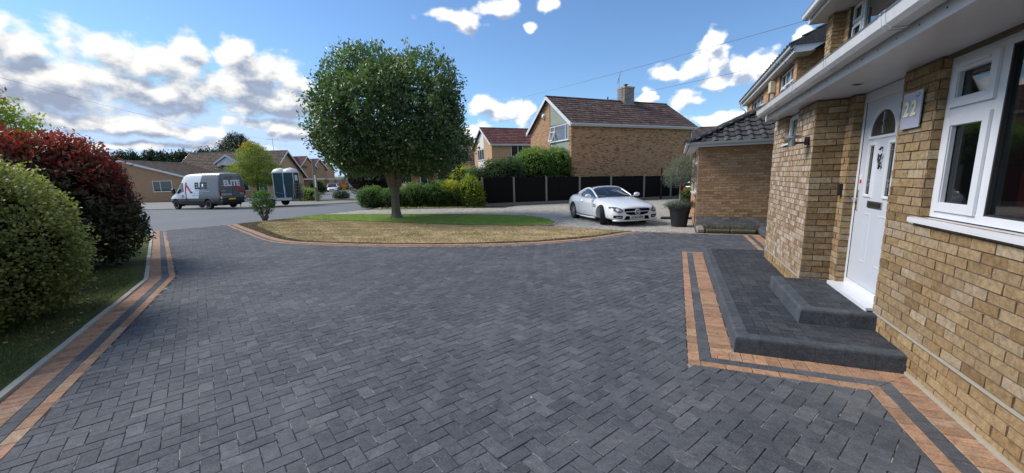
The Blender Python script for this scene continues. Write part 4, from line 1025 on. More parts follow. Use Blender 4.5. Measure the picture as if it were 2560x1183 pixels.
def half_round(pts, r_, parent, mat, seg=0.45, name='ridge_tile'):
    a, b = Vector(pts[0]), Vector(pts[1]); L = (b - a).length; n = max(1, int(L / seg)); t = (b - a).normalized(); s = t.cross(Vector((0, 0, 1))).normalized(); up = s.cross(t)
    for k in range(n):
        m1 = MB(); A_ = []
        for e, sc_ in ((k / n, 1.0), ((k + 1) / n - .004, .93)):
            p = a.lerp(b, e)
            for i in range(7):
                g = math.pi * i / 6; A_.append(p + s * math.cos(g) * r_ * sc_ + up * (math.sin(g) * r_ * sc_ * .8 - .03))
        m1.add(A_, [(i, i + 1, 8 + i, 7 + i) for i in range(6)] + [tuple(range(7))[::-1], tuple(range(7, 14))]); m1.build(name, mat, parent)

# ------------------------------------------------------------------ next house along on the right (garage wing and upper floor)
nb = thing('brick_house', 'neighbouring brick house with lichened hipped garage roof and white upper windows', 'house', (0.55, 12.9, 0))
GX, GY = 0.56, 12.92
mb = MB(); mb.box(GX, 3.2, GY, GY + .11, 0, 2.42); mb.box(GX, GX + .11, GY + .11, 13.35, 0, 2.42); mb.box(GX, GX + .11, 13.35, 15.9, 0, 1.02); mb.box(GX, GX + .11, 15.9, 18.4, 0, 2.42); mb.box(GX, 3.2, 18.3, 18.4, 0, 2.42)
mb.build('wall', M['mortarpale'], nb)
GW = Wall((0, GY, 0), (1, 0, 0), (0, -1, 0)); GL = Wall((GX, 0, 0), (0, 1, 0), (-1, 0, 0))
def gmat(q):
    return M['brickgrey'] if sum(p[1] for p in q) / len(q) < 0.375 else M['brickgarage']
bricks(GW, GX - .004, 3.0, 0.0, 2.42, nb, None, n_single=280, matfn=gmat)
bricks(GL, GY - .004, 13.35, 0, 2.42, nb, M['brickfar'], L=.1125); bricks(GL, 13.35, 15.9, 0, 1.0, nb, M['brickfar']); bricks(GL, 15.9, 18.4, 0, 2.42, nb, M['brickfar'])
gw_ = window(Wall((GX + .05, 0, 0), (0, 1, 0), (-1, 0, 0)), nb, 13.35, 15.9, 1.02, 2.40, 0.02, cuts_s=[14.2, 15.05], trans=[(13.35, 15.9, 2.0)], sill=.12)
mb = MB(); mb.box(0.33, 3.2, 12.62, GY, 2.425, 2.44); mb.box(0.33, GX, GY, 18.6, 2.425, 2.44); mb.build('soffit', M['soffit'], nb)
mb = MB(); mb.box(0.31, 3.2, 12.60, 12.62, 2.40, 2.52); mb.box(0.31, 0.33, 12.62, 18.6, 2.40, 2.52); mb.build('fascia', M['upvc'], nb)
GP2 = [(0, 0), (-.02, -.045), (-.055, -.07), (-.09, -.045), (-.11, 0), (-.10, 0), (-.085, -.035), (-.055, -.055), (-.025, -.035), (-.01, 0)]
gutter([(12.595 + x, 2.535 + z) for x, z in GP2], 0.20, 3.2, nb, M['upvc'], [0.55, 1.25, 1.75], ax='x')
gutter([(0.305 + x, 2.535 + z) for x, z in GP2], 12.485, 18.6, nb, M['upvc'], [14.0], ax='y')
pit = R(27); cp, sp = math.cos(pit), math.sin(pit)
mb = MB(); e = (0.26, 12.52, 2.50)
rz = lambda d_: 2.50 + d_ * math.tan(pit)
mb.add([(0.26, 12.52, 2.50), (3.2, 12.52, 2.50), (3.2, 15.46, rz(2.94)), (0.26, 18.7, 2.50), (3.2, 15.46, rz(2.94))], [(0, 1, 2)])
mb.add([(0.26, 12.52, 2.50), (3.2, 15.46, rz(2.94)), (3.2, 18.7, rz(2.94)), (0.26, 18.7, 2.50)], [(0, 1, 2, 3)])
rf = mb.build('roof', M['tiledark'], nb)
Ls = 2.94 / cp
tiles((0.26, 12.52, 2.50), (1, 0, 0), (0, cp, sp), rf, M['tiledark'], [(0, 0), (2.94, 0), (2.94, Ls)], .33, .30, 300, 'roll')
tiles((0.26, 12.52, 2.50), (0, 1, 0), (cp, 0, sp), rf, M['tiledark'], [(0, 0), (6.18, 0), (6.18, Ls), (2.94, Ls)], .33, .30, 0, 'roll')
half_round([(0.22, 12.48, 2.55), (3.2, 15.46, rz(2.94) + .05)], .13, rf, M['tiledark'])
# upper floor
NX = 3.05
NWl = Wall((NX, 0, 0), (0, 1, 0), (-1, 0, 0)); NS = Wall((0, 14.15, 0), (1, 0, 0), (0, -1, 0))
NOP = [(14.5, 16.25, 3.55, 4.78), (17.45, 17.95, 3.55, 4.78), (18.95, 21.6, 3.55, 4.78)]
mb = MB()
for a, b in ((14.15, 14.5), (16.25, 17.45), (17.95, 18.95), (21.6, 23.0)): NWl.box(mb, a, b, 0, 4.9, -.11, 0)
for a, b, c, d_ in NOP: NWl.box(mb, a, b, 0, c, -.11, 0); NWl.box(mb, a, b, d_, 4.9, -.11, 0)
mb.box(NX + .11, 8.0, 14.15, 14.26, 0, 4.9)
mb.prism([(3.4, 14.15, 4.9), (8.0, 14.15, 4.9), (5.7, 14.15, 6.2)], (0, .1, 0)); mb.build('upper_wall', M['mortar'], nb)
bricks(NWl, 14.15, 23.0, 2.6, 4.85, nb, M['brickgarage'], openings=NOP); bricks(NS, 3.044, 6.2, 2.5, 5.4, nb, M['brickmid'], halfplanes=[((3.2, 4.9), (-.45, 1 * -1.0)) if False else ((3.0, 4.98), (.5, -1))])
for a, b, c, d_ in NOP:
    if b - a > 1:
        th_ = (b - a) / 3; window(Wall((NX + .05, 0, 0), (0, 1, 0), (-1, 0, 0)), nb, a, b, c, d_, .0, cuts_s=[a + th_, a + 2 * th_], trans=[(a, b, 4.38)], sashes=[(b - th_ + .03, b - .04, c + .04, 4.35)])
    else: window(Wall((NX + .05, 0, 0), (0, 1, 0), (-1, 0, 0)), nb, a, b, c, d_, .0, trans=[(a, b, 4.38)])
mb = MB(); mb.box(2.83, 3.3, 13.55, 23.25, 4.87, 4.885); mb.build('upper_soffit', M['soffit'], nb)
mb = MB(); mb.box(2.81, 2.83, 13.55, 23.25, 4.86, 5.04)
mb.prism([(2.81, 13.53, 4.86), (2.81, 13.53, 5.06), (5.6, 13.53, 6.46), (5.6, 13.53, 6.2), (3.35, 13.53, 4.95), (3.2, 13.53, 4.86)], (0, .02, 0)); mb.build('bargeboard', M['upvc'], nb)
gutter([(2.80 + x, 5.03 + z) for x, z in GP2], 13.5, 23.3, nb, M['upvc'], [15, 17.2, 19.6, 22])
mb = MB(); mb.tube([(2.745, 23.15, 4.97), (2.745, 23.15, 4.85), (2.98, 23.1, 4.62), (3.0, 23.1, 3.0)], .034, 8); mb.build('downpipe', M['upvc'], nb)
pu = R(27)
mb = MB(); mb.prism([(2.72, 13.5, 5.05), (2.72, 13.5, 5.07), (5.6, 13.5, 5.07 + 2.88 * math.tan(pu)), (8.5, 13.5, 5.07), (8.5, 13.5, 5.05)], (0, 9.85, 0)); nr = mb.build('upper_roof', M['tiledark'], nb)
tiles((2.72, 13.5, 5.075), (0, 1, 0), (math.cos(pu), 0, math.sin(pu)), nr, M['tiledark'], [(0, 0), (9.85, 0), (9.85, 3.2), (0, 3.2)], .33, .30, 0, 'roll')
mb = MB(); mb.bbox(2.86, 3.04, 16.72, 17.02, 4.36, 4.76, .02); o = mb.build('alarm_box', plain('cream_plastic', (0.55, 0.52, 0.38), .5)); setp(o, 'cream alarm box high on the neighbouring house between the upper windows', 'alarm box')

# raised bed in front of the garage wall
pb = thing('raised_bed', 'low mossy concrete kerbed bed of soil along the foot of the garage wall', 'planter', (1.3, 12.4, 0))
mb = MB(); mb.bbox(0.58, 0.78, 12.12, 12.90, -.02, .115, .03); mb.build('kerb_stone', plain('dirty_concrete', (0.24, 0.22, 0.18), .95, var=.3, scale=12), pb)
for k in range(2): 
    mb = MB(); mb.bbox(0.805 + k * .62, 0.80 + (k + 1) * .62, 12.12, 12.26, -.02, .10, .03); mb.build('kerb_stone', plain('mossy_concrete', (0.085, 0.078, 0.055), .95, var=.35, scale=9), pb)
mb = MB(); mb.box(0.78, 2.1, 12.26, 12.90, 0, .08); mb.build('soil', M['soil'], pb)
mb = MB(); mb.bbox(2.10, 2.29, 9.6, 12.3, 0, .16, .02); o = mb.build('kerb_step', M['kerbdark']); setp(o, 'dark charcoal kerb step at the end of the mossy bed beside the pier', 'step')

# ------------------------------------------------------------------ generic gabled house in its own frame
def local(o, rz):
    """returns a function mapping house coordinates (x along ridge, y back, z) to world"""
    c, s = math.cos(rz), math.sin(rz)
    return lambda x, y, z=0.0: (o[0] + x * c - y * s, o[1] + x * s + y * c, z)
def gable_house(name, label, o, rdir, L, W, eave, ridge, wallmat, roofmat, windows=(), gable_windows=(), oh=0.25, barge=True, cat='house', ridge_off=0.5, tg=.36, brickgeo=False, chimney=None, trimw='upvc'):
    """corner o at the front-left; rdir angle of the ridge direction; building goes W back (to the left of rdir)"""
    T = local(o, rdir); t = thing(name, label, cat, (o[0], o[1], 0))
    ry = W * ridge_off; sl = (ridge - eave) / ry; slb = (ridge - eave) / (W - ry)
    mb = MB()
    P5 = [(0, 0, 0), (0, W, 0), (0, W, eave), (0, ry, ridge - .12), (0, 0, eave)]
    a = [T(0, y, z) for _, y, z in P5]; b = [T(L, y, z) for _, y, z in P5]; n = 5
    mb.add(a + b, [tuple(range(n)), tuple(range(n, 2 * n))[::-1]] + [(i, n + i, n + (i + 1) % n, (i + 1) % n) for i in range(n)])
    mb.build('wall', wallmat, t)
    ez = eave - oh * sl; ezb = eave - oh * slb
    mb = MB()
    Rf = [(-oh, ez), (ry, ridge), (W + oh, ezb), (W + oh, ezb + .08), (ry, ridge + .09), (-oh, ez + .08)]
    mb.prism([T(-oh, y, z) for y, z in Rf], Vector(T(L + 2 * oh, 0, 0)) - Vector(T(0, 0, 0))); rf = mb.build('roof', roofmat, t)
    hyp = math.hypot(ry + oh, ridge - ez); Ud = Vector(T(1, 0, 0)) - Vector(T(0, 0, 0)); Vd = Vector(T(0, ry + oh, ridge)) - Vector(T(0, 0, ez))
    tiles(T(-oh, -oh, ez + .09), Ud, Vd, rf, roofmat, [(0, 0), (L + 2 * oh, 0), (L + 2 * oh, hyp), (0, hyp)], tg, .33, 0, 'flat', thick=.03)
    half_round([T(-oh, ry, ridge + .1), T(L + oh, ry, ridge + .1)], .12, rf, roofmat, 1.2 if L < 20 else 2)
    mb = MB()
    mb.prism([T(-oh, -oh - .02, ez - .08), T(-oh, -oh, ez - .08), T(-oh, -oh, ez + .10), T(-oh, -oh - .02, ez + .10)], Vector(T(L + 2 * oh, 0, 0)) - Vector(T(0, 0, 0)))
    mb.prism([T(-oh, -oh - .12, ez + .0), T(-oh, -oh - .022, ez), T(-oh, -oh - .022, ez + .09), T(-oh, -oh - .12, ez + .09)], Vector(T(L + 2 * oh, 0, 0)) - Vector(T(0, 0, 0))); mb.build('fascia', M['upvc'], t)
    if barge:
        for x0 in (-oh - .03, L + oh + .005):
            mb = MB()
            mb.prism([T(x0, -oh - .02, ez - .10), T(x0, -oh - .02, ez + .11), T(x0, ry, ridge + .12), T(x0, W + oh, ezb + .11), T(x0, W + oh, ezb - .10), T(x0, ry, ridge - .12)], Vector(T(.025, 0, 0)) - Vector(T(0, 0, 0))); mb.build('bargeboard', M['upvc'], t)
    u = Vector(T(1, 0, 0)) - Vector(T(0, 0, 0)); v = Vector(T(0, 1, 0)) - Vector(T(0, 0, 0))
    FW = Wall(T(0, 0, 0), u, -v); GWl = Wall(T(0, 0, 0), v, -u)
    for wn in windows: window(FW, t, wn[0], wn[1], wn[2], wn[3], .03, cuts_s=wn[4] if len(wn) > 4 else (), sill=.06, wd=.07, gm=M['glassfar'])
    for wn in gable_windows: window(GWl, t, wn[0], wn[1], wn[2], wn[3], .03, cuts_s=wn[4] if len(wn) > 4 else (), sill=.06, wd=.07, gm=M['glassfar'])
    if chimney:
        x, y, w_, d_, z0, z1 = chimney; mb = MB()
        mb.prism([T(x, y, z0), T(x + w_, y, z0), T(x + w_, y + d_, z0), T(x, y + d_, z0)], (0, 0, z1 - z0)); mb.build('chimney', M['brickmid'], t)
    return t, T, FW, GWl, rf

# ------------------------------------------------------------------ big brick house in the middle
k_ = 1.04
mo = (-6.194 * k_, 24.516 * k_); RD = math.atan2(.731, .683); SC = lambda s_: s_ * k_; ZZ = lambda z: H + (z - H) * k_
mh = thing('brick_house', 'large detached brown brick house with plain side wall, red brown roof and chimney', 'house', (mo[0], mo[1], 0))
T = local(mo, RD); u = Vector(T(1, 0, 0)) - Vector(T(0, 0, 0)); v = Vector(T(0, 1, 0)) - Vector(T(0, 0, 0))
FWm = Wall(T(0, 0, 0), u, -v); GWm = Wall(T(0, 0, 0), v, -u)
Lm, Wm, ev, rg = SC(10.3), SC(5.6), ZZ(5.02), ZZ(6.92); ry = Wm / 2; sl = (rg - ev) / ry
mb = MB()
P5 = [(0, 0), (Wm, 0), (Wm, ev), (ry, rg - .1), (0, ev)]
a = [T(.0, y, z) for y, z in P5]; b = [T(Lm, y, z) for y, z in P5]
mb.add(a + b, [(0, 1, 2, 3, 4), (9, 8, 7, 6, 5)] + [(i, 5 + i, 5 + (i + 1) % 5, (i + 1) % 5) for i in range(5)]); mb.build('wall', M['mortar'], mh)
bricks(FWm, 0, Lm, 1.35, ev, mh, M['brickmid'], proud=.008)
bricks(GWm, 0, SC(.26), 1.35, ev, mh, M['brickmid'], proud=.02, name='brick'); 
bricks(GWm, SC(2.66), Wm, 2.2, rg - .1, mh, M['brickfar'], halfplanes=[((0, ev), (sl, -1)), ((Wm, ev), (-sl, -1))], proud=.03)
mb = MB()
GWm.box(mb, SC(.27), SC(2.64), 1.0, SC(3.86), .0, .012)
s0_, s1_ = SC(.27), SC(2.64)
mb.prism([GWm.p(s0_, ZZ(4.98), 0), GWm.p(s1_, ZZ(5.06), 0), GWm.p(s1_, ev + s1_ * sl - .15, 0), GWm.p(s0_, ev + s0_ * sl - .12, 0)], tuple(-u * .012)); mb.build('cladding_panel', M['render'], mh)
mb = MB(); GWm.box(mb, SC(2.64), SC(2.70), 1.0, rg - .2, .0, .045); mb.build('brick_edge', M['brickmid'], mh)
gw2 = window(GWm, mh, SC(.3), SC(2.62), ZZ(3.95), ZZ(4.97), .05, cuts_s=[SC(1.98), SC(.66)], trans=[(SC(1.98), SC(2.62), ZZ(4.62))], sill=.05, wd=.06)
ms = MB(); A_ = [GWm.p(SC(2.02), ZZ(4.02), .07), GWm.p(SC(2.56), ZZ(4.02), .07), GWm.p(SC(2.56), ZZ(4.02), .25), GWm.p(SC(2.02), ZZ(4.02), .25)]
for (a_, b_) in ((2.02, 2.08), (2.50, 2.56)):
    ms.prism([GWm.p(SC(a_), ZZ(4.02), .25), GWm.p(SC(b_), ZZ(4.02), .25), GWm.p(SC(b_), ZZ(4.58), .07), GWm.p(SC(a_), ZZ(4.58), .07)], tuple(-u * .03))
ms.prism([GWm.p(SC(2.02), ZZ(4.02), .25), GWm.p(SC(2.56), ZZ(4.02), .25), GWm.p(SC(2.56), ZZ(4.08), .235), GWm.p(SC(2.02), ZZ(4.08), .235)], tuple(-u * .03)); ms.build('sash', M['upvc'], gw2)
window(GWm, mh, SC(.30), SC(.75), ZZ(1.0), ZZ(2.2), .05, wd=.07)
oh = .28; ez = ev - oh * sl
mb = MB(); Rf = [(-oh, ez), (ry, rg), (Wm + oh, ez), (Wm + oh, ez + .08), (ry, rg + .09), (-oh, ez + .08)]
mb.prism([T(-.25, y, z) for y, z in Rf], tuple(u * (Lm + .5))); mrf = mb.build('roof', M['tilebrown'], mh)
hyp = math.hypot(ry + oh, rg - ez); Vd = Vector(T(0, ry + oh, rg)) - Vector(T(0, 0, ez))
tiles(T(-.25, -oh, ez + .09), u, Vd, mrf, M['tilebrown'], [(0, 0), (Lm + .5, 0), (Lm + .5, hyp), (0, hyp)], .34, .33, 290, 'flat')
half_round([T(-.28, ry, rg + .10), T(Lm + .28, ry, rg + .10)], .12, mrf, M['tilebrown'], .6)
mb = MB(); mb.prism([T(-.25, -oh - .02, ez - .10), T(-.25, -oh, ez - .10), T(-.25, -oh, ez + .08), T(-.25, -oh - .02, ez + .08)], tuple(u * (Lm + .5))); mb.prism([T(-.25, -oh, ez - .10), T(-.25, 0, ez - .10), T(-.25, 0, ez - .085), T(-.25, -oh, ez - .085)], tuple(u * (Lm + .5))); mb.build('fascia', M['upvc'], mh)
mb = MB(); mb.prism([T(-.25, -oh - .13, ez + .06), T(-.25, -oh - .11, ez - .02), T(-.25, -oh - .04, ez - .02), T(-.25, -oh - .022, ez + .06)], tuple(u * (Lm + .55))); mb.build('gutter', M['upvc'], mh)
for x0 in (-.28, Lm + .255):
    mb = MB(); mb.prism([T(x0, -oh - .02, ez - .16), T(x0, -oh - .02, ez + .10), T(x0, ry, rg + .12), T(x0, Wm + oh, ez + .10), T(x0, Wm + oh, ez - .16), T(x0, ry, rg - .12)], tuple(u * .025)); mb.build('bargeboard', M['upvc'], mh)
mb = MB(); mb.tube([T(Lm - .1, -oh - .08, ez), T(Lm - .1, -oh - .08, ez - .1), T(Lm - .12, -.06, ez - .38), T(Lm - .12, -.06, 0.3)], .04, 8); mb.build('downpipe', M['upvc'], mh)
cx0 = SC(6.1); mb = MB(); w2 = .42
mb.prism([T(cx0, ry - w2, rg - .5), T(cx0 + .9, ry - w2, rg - .5), T(cx0 + .9, ry + w2, rg - .5), T(cx0, ry + w2, rg - .5)], (0, 0, 1.60)); ch = mb.build('chimney', M['mortarpale'], mrf)
mb = MB(); mb.prism([T(cx0 - .04, ry - w2 - .04, rg + 1.0), T(cx0 + .94, ry - w2 - .04, rg + 1.0), T(cx0 + .94, ry + w2 + .04, rg + 1.0), T(cx0 - .04, ry + w2 + .04, rg + 1.0)], (0, 0, .12)); mb.build('chimney_cap', M['brickmid'], mrf)
CW = Wall(T(cx0, ry - w2, 0), u, -v); bricks(CW, 0, .9, rg - .5, rg + 1.0, mrf, M['brickgrey'], proud=.01); CW2 = Wall(T(cx0, ry - w2, 0), v, -u); bricks(CW2, 0, .84, rg - .5, rg + 1.0, mrf, M['brickgrey'], proud=.01)
mb = MB(); mb.prism([T(cx0 - .12, ry - w2 - .03, rg - .55), T(cx0 + 1.0, ry - w2 - .03, rg - .55), T(cx0 + 1.0, ry - w2 - .08, rg - .15), T(cx0 - .12, ry - w2 - .08, rg - .15)], tuple(v * .05)); mb.build('flashing', plain('lead_flashing', (0.30, 0.31, 0.32), .6), mrf)
pt_ = T(cx0 + .45, ry, 0); mb = MB(); mb.lathe([(.12, 0), (.10, .18), (.17, .2), (.17, .23), (.03, .27)], (pt_[0], pt_[1], rg + 1.12), 14); mb.build('chimney_pot', M['darkmetal'], mrf)
pt_ = T(SC(4.9), ry, 0); mb = MB(); mb.lathe([(.05, 0), (.05, .25)], (pt_[0], pt_[1], rg + .1), 8); mb.build('vent_pipe', M['black'], mrf)
def aerial(label, p, z0, z1, dirv, n=7, r_=.014, L=.8):
    t = thing('tv_aerial', label, 'aerial', (p[0], p[1], z0)); mb = MB(); mb.tube([(p[0], p[1], z0), (p[0], p[1], z1)], r_ * 1.3, 6); mb.build('mast', M['steel'], t)
    d_ = Vector(dirv).normalized(); s_ = Vector((-d_.y, d_.x, 0)); mb = MB(); c = Vector((p[0], p[1], z1 - .1)); mb.tube([c - d_ * L * .5, c + d_ * L * .5], r_, 5)
    for i in range(n):
        q = c + d_ * L * (i / (n - 1) - .5); mb.tube([q - s_ * (.25 - .015 * i) + Vector((0, 0, .0)), q + s_ * (.25 - .015 * i)], r_ * .6, 4); mb.tube([q - Vector((0, 0, .12)), q + Vector((0, 0, .12))], r_ * .6, 4)
    mb.build('boom', M['steel'], t); return t
aerial('spindly metal TV aerial on a mast beside the brick chimney', T(cx0 - .2, ry, 0), rg + .2, rg + 1.95, (.3, .1, 1), 6, .018, .9)
mb = MB(); q = GWm.p(SC(3.45), ZZ(5.8), .04); mb.frombm((lambda b_: (bmesh.ops.create_uvsphere(b_, u_segments=12, v_segments=8, radius=.18), bmesh.ops.scale(b_, vec=(1, 1, 1.15), verts=b_.verts), bmesh.ops.translate(b_, vec=q, verts=b_.verts), b_)[3])(bmesh.new())); o = mb.build('alarm_box', M['white'], None, smooth=True); setp(o, 'round white alarm box on the gable of the large brown brick house', 'alarm box')

# ------------------------------------------------------------------ smaller and farther houses
gable_house('brick_house', 'smaller brick house with white gable panel behind the big clipped hedge', (-17.3, 36.1), RD, 9, 5.4, 5.1, 6.85, M['brickfar'], M['tilered'],
            windows=[(2.1, 3.45, 3.75, 5.0, [2.9])], gable_windows=[(2.2, 4.2, 3.6, 4.75, [2.9, 3.6])])
t_ = [o for o in bpy.data.objects if o.name.startswith('brick_house')][-1]
T2 = local((-17.3, 36.1), RD); u2 = Vector(T2(1, 0)) - Vector(T2(0, 0)); v2 = Vector(T2(0, 1)) - Vector(T2(0, 0)); G2 = Wall(T2(0, 0), v2, -u2)
mb = MB(); mb.prism([G2.p(2.2, 4.8, 0), G2.p(4.2, 4.8, 0), G2.p(4.2, 5.75, 0), G2.p(2.7, 6.6, 0), G2.p(2.2, 6.3, 0)], tuple(-u2 * .02)); G2.box(mb, 2.2, 4.2, 2.6, 3.5, 0, .02); mb.build('white_panel', M['white'], t_)
gable_house('chalet_house', 'steep dark tiled chalet house half hidden behind the round tree', (-28.2, 37.2), R(23), 9.2, 8, 2.9, 6.3, M['brickmid'], M['tilefar'], windows=[(1.0, 1.9, 1.0, 2.2), (3.0, 3.8, .5, 2.4), (6.2, 7.6, 1.3, 2.3, [6.9])])
gable_house('brick_house', 'red brown roofed house showing over the neighbouring garage roof', (0.6, 47.5), R(20), 9, 7, 5.0, 6.75, M['brickmid'], M['tilebrown'])
# bungalow on the left: its gable faces the road
bo = (-53.6, 28.2)
bt, TB, _, _, _ = gable_house('bungalow', 'single storey orange brick bungalow at left, its white-edged gable facing the road', (-53.9, 28.05), R(113.5), 12, 13.5, 2.85, 4.85, M['brickfar'], M['tilefar'], oh=.3, gable_windows=[(1.7, 4.0, 1.15, 2.45, [3.1])], ridge_off=.53)
# chalet with dormer
ct, TC_, FC, _, crf = gable_house('chalet_house', 'wide chalet house with steep mossy brown roof and white dormer, behind the maple', (-63.6, 31.5), R(22.5), 13.4, 8.5, 2.9, 6.35, M['brickfar'], M['tilefar'], windows=[(8.6, 10.4, .9, 2.3, [9.5]), (11.8, 13.0, .6, 2.3, [12.4])], oh=.5)
mb = MB(); x0, x1 = 5.2, 8.2; y0 = 1.6; zb, zt = 3.6, 4.7
mb.prism([TC_(x0, y0, zb), TC_(x1, y0, zb), TC_(x1, y0, zt), TC_((x0 + x1) / 2, y0, 5.6), TC_(x0, y0, zt)], tuple((Vector(TC_(0, 2.4)) - Vector(TC_(0, 0))))); dm = mb.build('dormer', M['white'], ct)
mb = MB(); mb.prism([TC_(x0 - .3, y0 - .2, zt - .1), TC_((x0 + x1) / 2, y0 - .2, 5.75), TC_(x1 + .3, y0 - .2, zt - .1), TC_(x1 + .3, y0 - .2, zt + .1), TC_((x0 + x1) / 2, y0 - .2, 5.95), TC_(x0 - .3, y0 - .2, zt + .1)], tuple((Vector(TC_(0, 2.8)) - Vector(TC_(0, 0))))); mb.build('dormer_roof', M['tilefar'], dm)
mb = MB(); mb.prism([TC_(x0 - .3, y0 - .23, zt - .15), TC_((x0 + x1) / 2, y0 - .23, 5.65), TC_(x1 + .3, y0 - .23, zt - .15), TC_(x1 + .3, y0 - .23, zt + .1), TC_((x0 + x1) / 2, y0 - .23, 5.95), TC_(x0 - .3, y0 - .23, zt + .1)], tuple((Vector(TC_(0, .03)) - Vector(TC_(0, 0))))); mb.build('bargeboard', M['upvc'], dm)
window(Wall(TC_(0, y0), Vector(TC_(1, 0)) - Vector(TC_(0, 0)), -(Vector(TC_(0, 1)) - Vector(TC_(0, 0)))), dm, x0 + .4, x1 - .4, 3.75, 4.6, .03, cuts_s=[(x0 + x1) / 2], wd=.1)
mb = MB(); FC.box(mb, -4.5, 0.6, 0, 2.3, -6, .4); mb.build('garage_wing', M['brickfar'], ct)
mb = MB(); mb.prism([FC.p(-4.7, 2.3, .7), FC.p(-4.7, 2.45, .7), FC.p(-4.7, 3.4, -5.5), FC.p(-4.7, 3.3, -5.5)], tuple(FC.D * 5.3)); mb.build('wing_roof', M['tilered'], ct)
# three gable-fronted houses down the far road
for i, (o_, lab) in enumerate((((-72.6, 53.2), 'nearest of three plum-roofed gabled houses down the far road'), ((-78.4, 61.2), 'middle of three plum-roofed gabled houses down the far road'), ((-85.0, 69.6), 'farthest of three plum-roofed gabled houses down the far road'))):
    # ridge runs away from the road: gable faces right (the road), roof slope faces the camera
    t_, T3, F3, G3, _ = gable_house('gabled_house', lab, (o_[0] - 6.0, o_[1]), R(23), 9.0, 7.0, 4.9, 7.1, M['brickfar'], M['tilered'], windows=[(1.5, 2.8, 3.3, 4.5), (6.6, 7.9, 3.2, 4.4)], oh=.3, ridge_off=.45)
    # projecting front gable with white bargeboard
    mb = MB(); mb.prism([F3.p(5.6, 0, 1.4), F3.p(9.0, 0, 1.4), F3.p(9.0, 4.9, 1.4), F3.p(7.3, 6.7, 1.4), F3.p(5.6, 4.9, 1.4)], tuple(-F3.N * 1.4)); fg = mb.build('front_gable', M['brickfar'], t_)
    mb = MB(); mb.prism([F3.p(5.3, 4.6, 1.6), F3.p(7.3, 6.75, 1.6), F3.p(9.3, 4.6, 1.6), F3.p(9.3, 4.85, 1.6), F3.p(7.3, 7.0, 1.6), F3.p(5.3, 4.85, 1.6)], tuple(-F3.N * .05)); mb.build('bargeboard', M['upvc'], fg)
    mb = MB(); mb.prism([F3.p(5.3, 4.87, 1.54), F3.p(7.3, 7.02, 1.54), F3.p(9.3, 4.87, 1.54), F3.p(9.3, 4.95, 1.54), F3.p(7.3, 7.1, 1.54), F3.p(5.3, 4.95, 1.54)], tuple(-F3.N * 4.5)); mb.build('gable_roof', M['tilered'], fg)
    F4 = Wall(F3.p(0, 0, 1.4), F3.D, F3.N); window(F4, fg, 6.6, 8.0, 3.1, 4.4, .04, sill=.05, wd=.1)
    mb = MB(); F3.box(mb, 9.0, 12.5, 2.35, 2.6, -3.0, .5); mb.build('carport_roof', M['white'], t_)
    mb = MB(); F3.box(mb, 9.0, 12.4, 0, 2.35, -3.0, -.2); mb.build('garage', M['brickfar'], t_)
# flat roofed garages at the end of the far road
t_ = thing('garage', 'low white flat-roofed garage with grey door at the end of the far road', 'garage', (-88, 84, 0))
mb = MB(); mb.box(-92, -84, 84, 90, 0, 3.0); mb.build('wall', M['white'], t_); mb = MB(); mb.box(-92.3, -83.7, 83.7, 90.3, 3.0, 3.3); mb.build('roof', M['white'], t_); mb = MB(); mb.box(-88.6, -86.2, 83.94, 84, .1, 2.5); mb.build('door', plain('grey_door', (.14, .15, .17), .6), t_)
t_ = thing('garage', 'low brown timber garage with pale flat roof beside the white garage', 'garage', (-80, 85, 0))
mb = MB(); mb.box(-83.5, -76, 85, 91, 0, 2.6); mb.build('wall', M['barkdark'], t_); mb = MB(); mb.box(-83.6, -75.7, 84.7, 91.3, 2.6, 2.85); mb.build('roof', M['concrete'], t_)
# concrete-post fence
fc = thing('panel_fence', 'black boarded fence with pale concrete posts behind the white car', 'fence', (-5.7, 24.5, 0))
FPTS = [(-10.8, 21.06), (-9.2, 22.13), (-7.49, 23.27), (-5.68, 24.49), (-3.92, 25.67), (-2.0, 26.95), (-0.39, 28.03), (1.2, 29.1), (2.9, 30.3)]
dF = Vector((10.41, 6.97)).normalized(); nF = Vector((dF.y, -dF.x))
for i, (x, y_) in enumerate(FPTS):
    h_ = 1.76 - .035 * i
    m1 = MB(); a = Vector((x, y_)); q = [a + dF * .055 + nF * .05, a - dF * .055 + nF * .05, a - dF * .055 - nF * .05, a + dF * .055 - nF * .05]
    m1.prism([(p.x, p.y, -.1) for p in q[::-1]], (0, 0, h_ + .1)); m1.build('post', M['concpost'], fc)
    if i < len(FPTS) - 1:
        b = Vector(FPTS[i + 1]); L = (b - a).length - .12; n = int(L / .125)
        m1 = MB(); p0 = a + dF * .06; q = [p0 + nF * .02, p0 + dF * L + nF * .02, p0 + dF * L - nF * .02, p0 - nF * .02]; m1.prism([(p.x, p.y, -.05) for p in q], (0, 0, .22)); m1.build('gravel_board', M['concpost'], fc)
        m1 = MB()
        for k in range(n):
            s0 = p0 + dF * (L * k / n); s1 = p0 + dF * (L * (k + 1) / n + .01)
            m1.prism([(s0.x + nF.x * .012, s0.y + nF.y * .012, .17), (s1.x + nF.x * .022, s1.y + nF.y * .022, .17), (s1.x, s1.y, .17), (s0.x - nF.x * .0, s0.y, .17)], (0, 0, h_ - .22 + random.uniform(-.008, .008)))
        m1.build('panel', M['fence'], fc)
m1 = MB(); m1.bbox(-1.02, -.90, 27.55, 27.67, 0, 2.05, .01); o = m1.build('fence_post', plain('dark_brown_post', (.028, .012, .010), .8)); setp(o, 'tall dark brown timber post standing in front of the black fence', 'post')
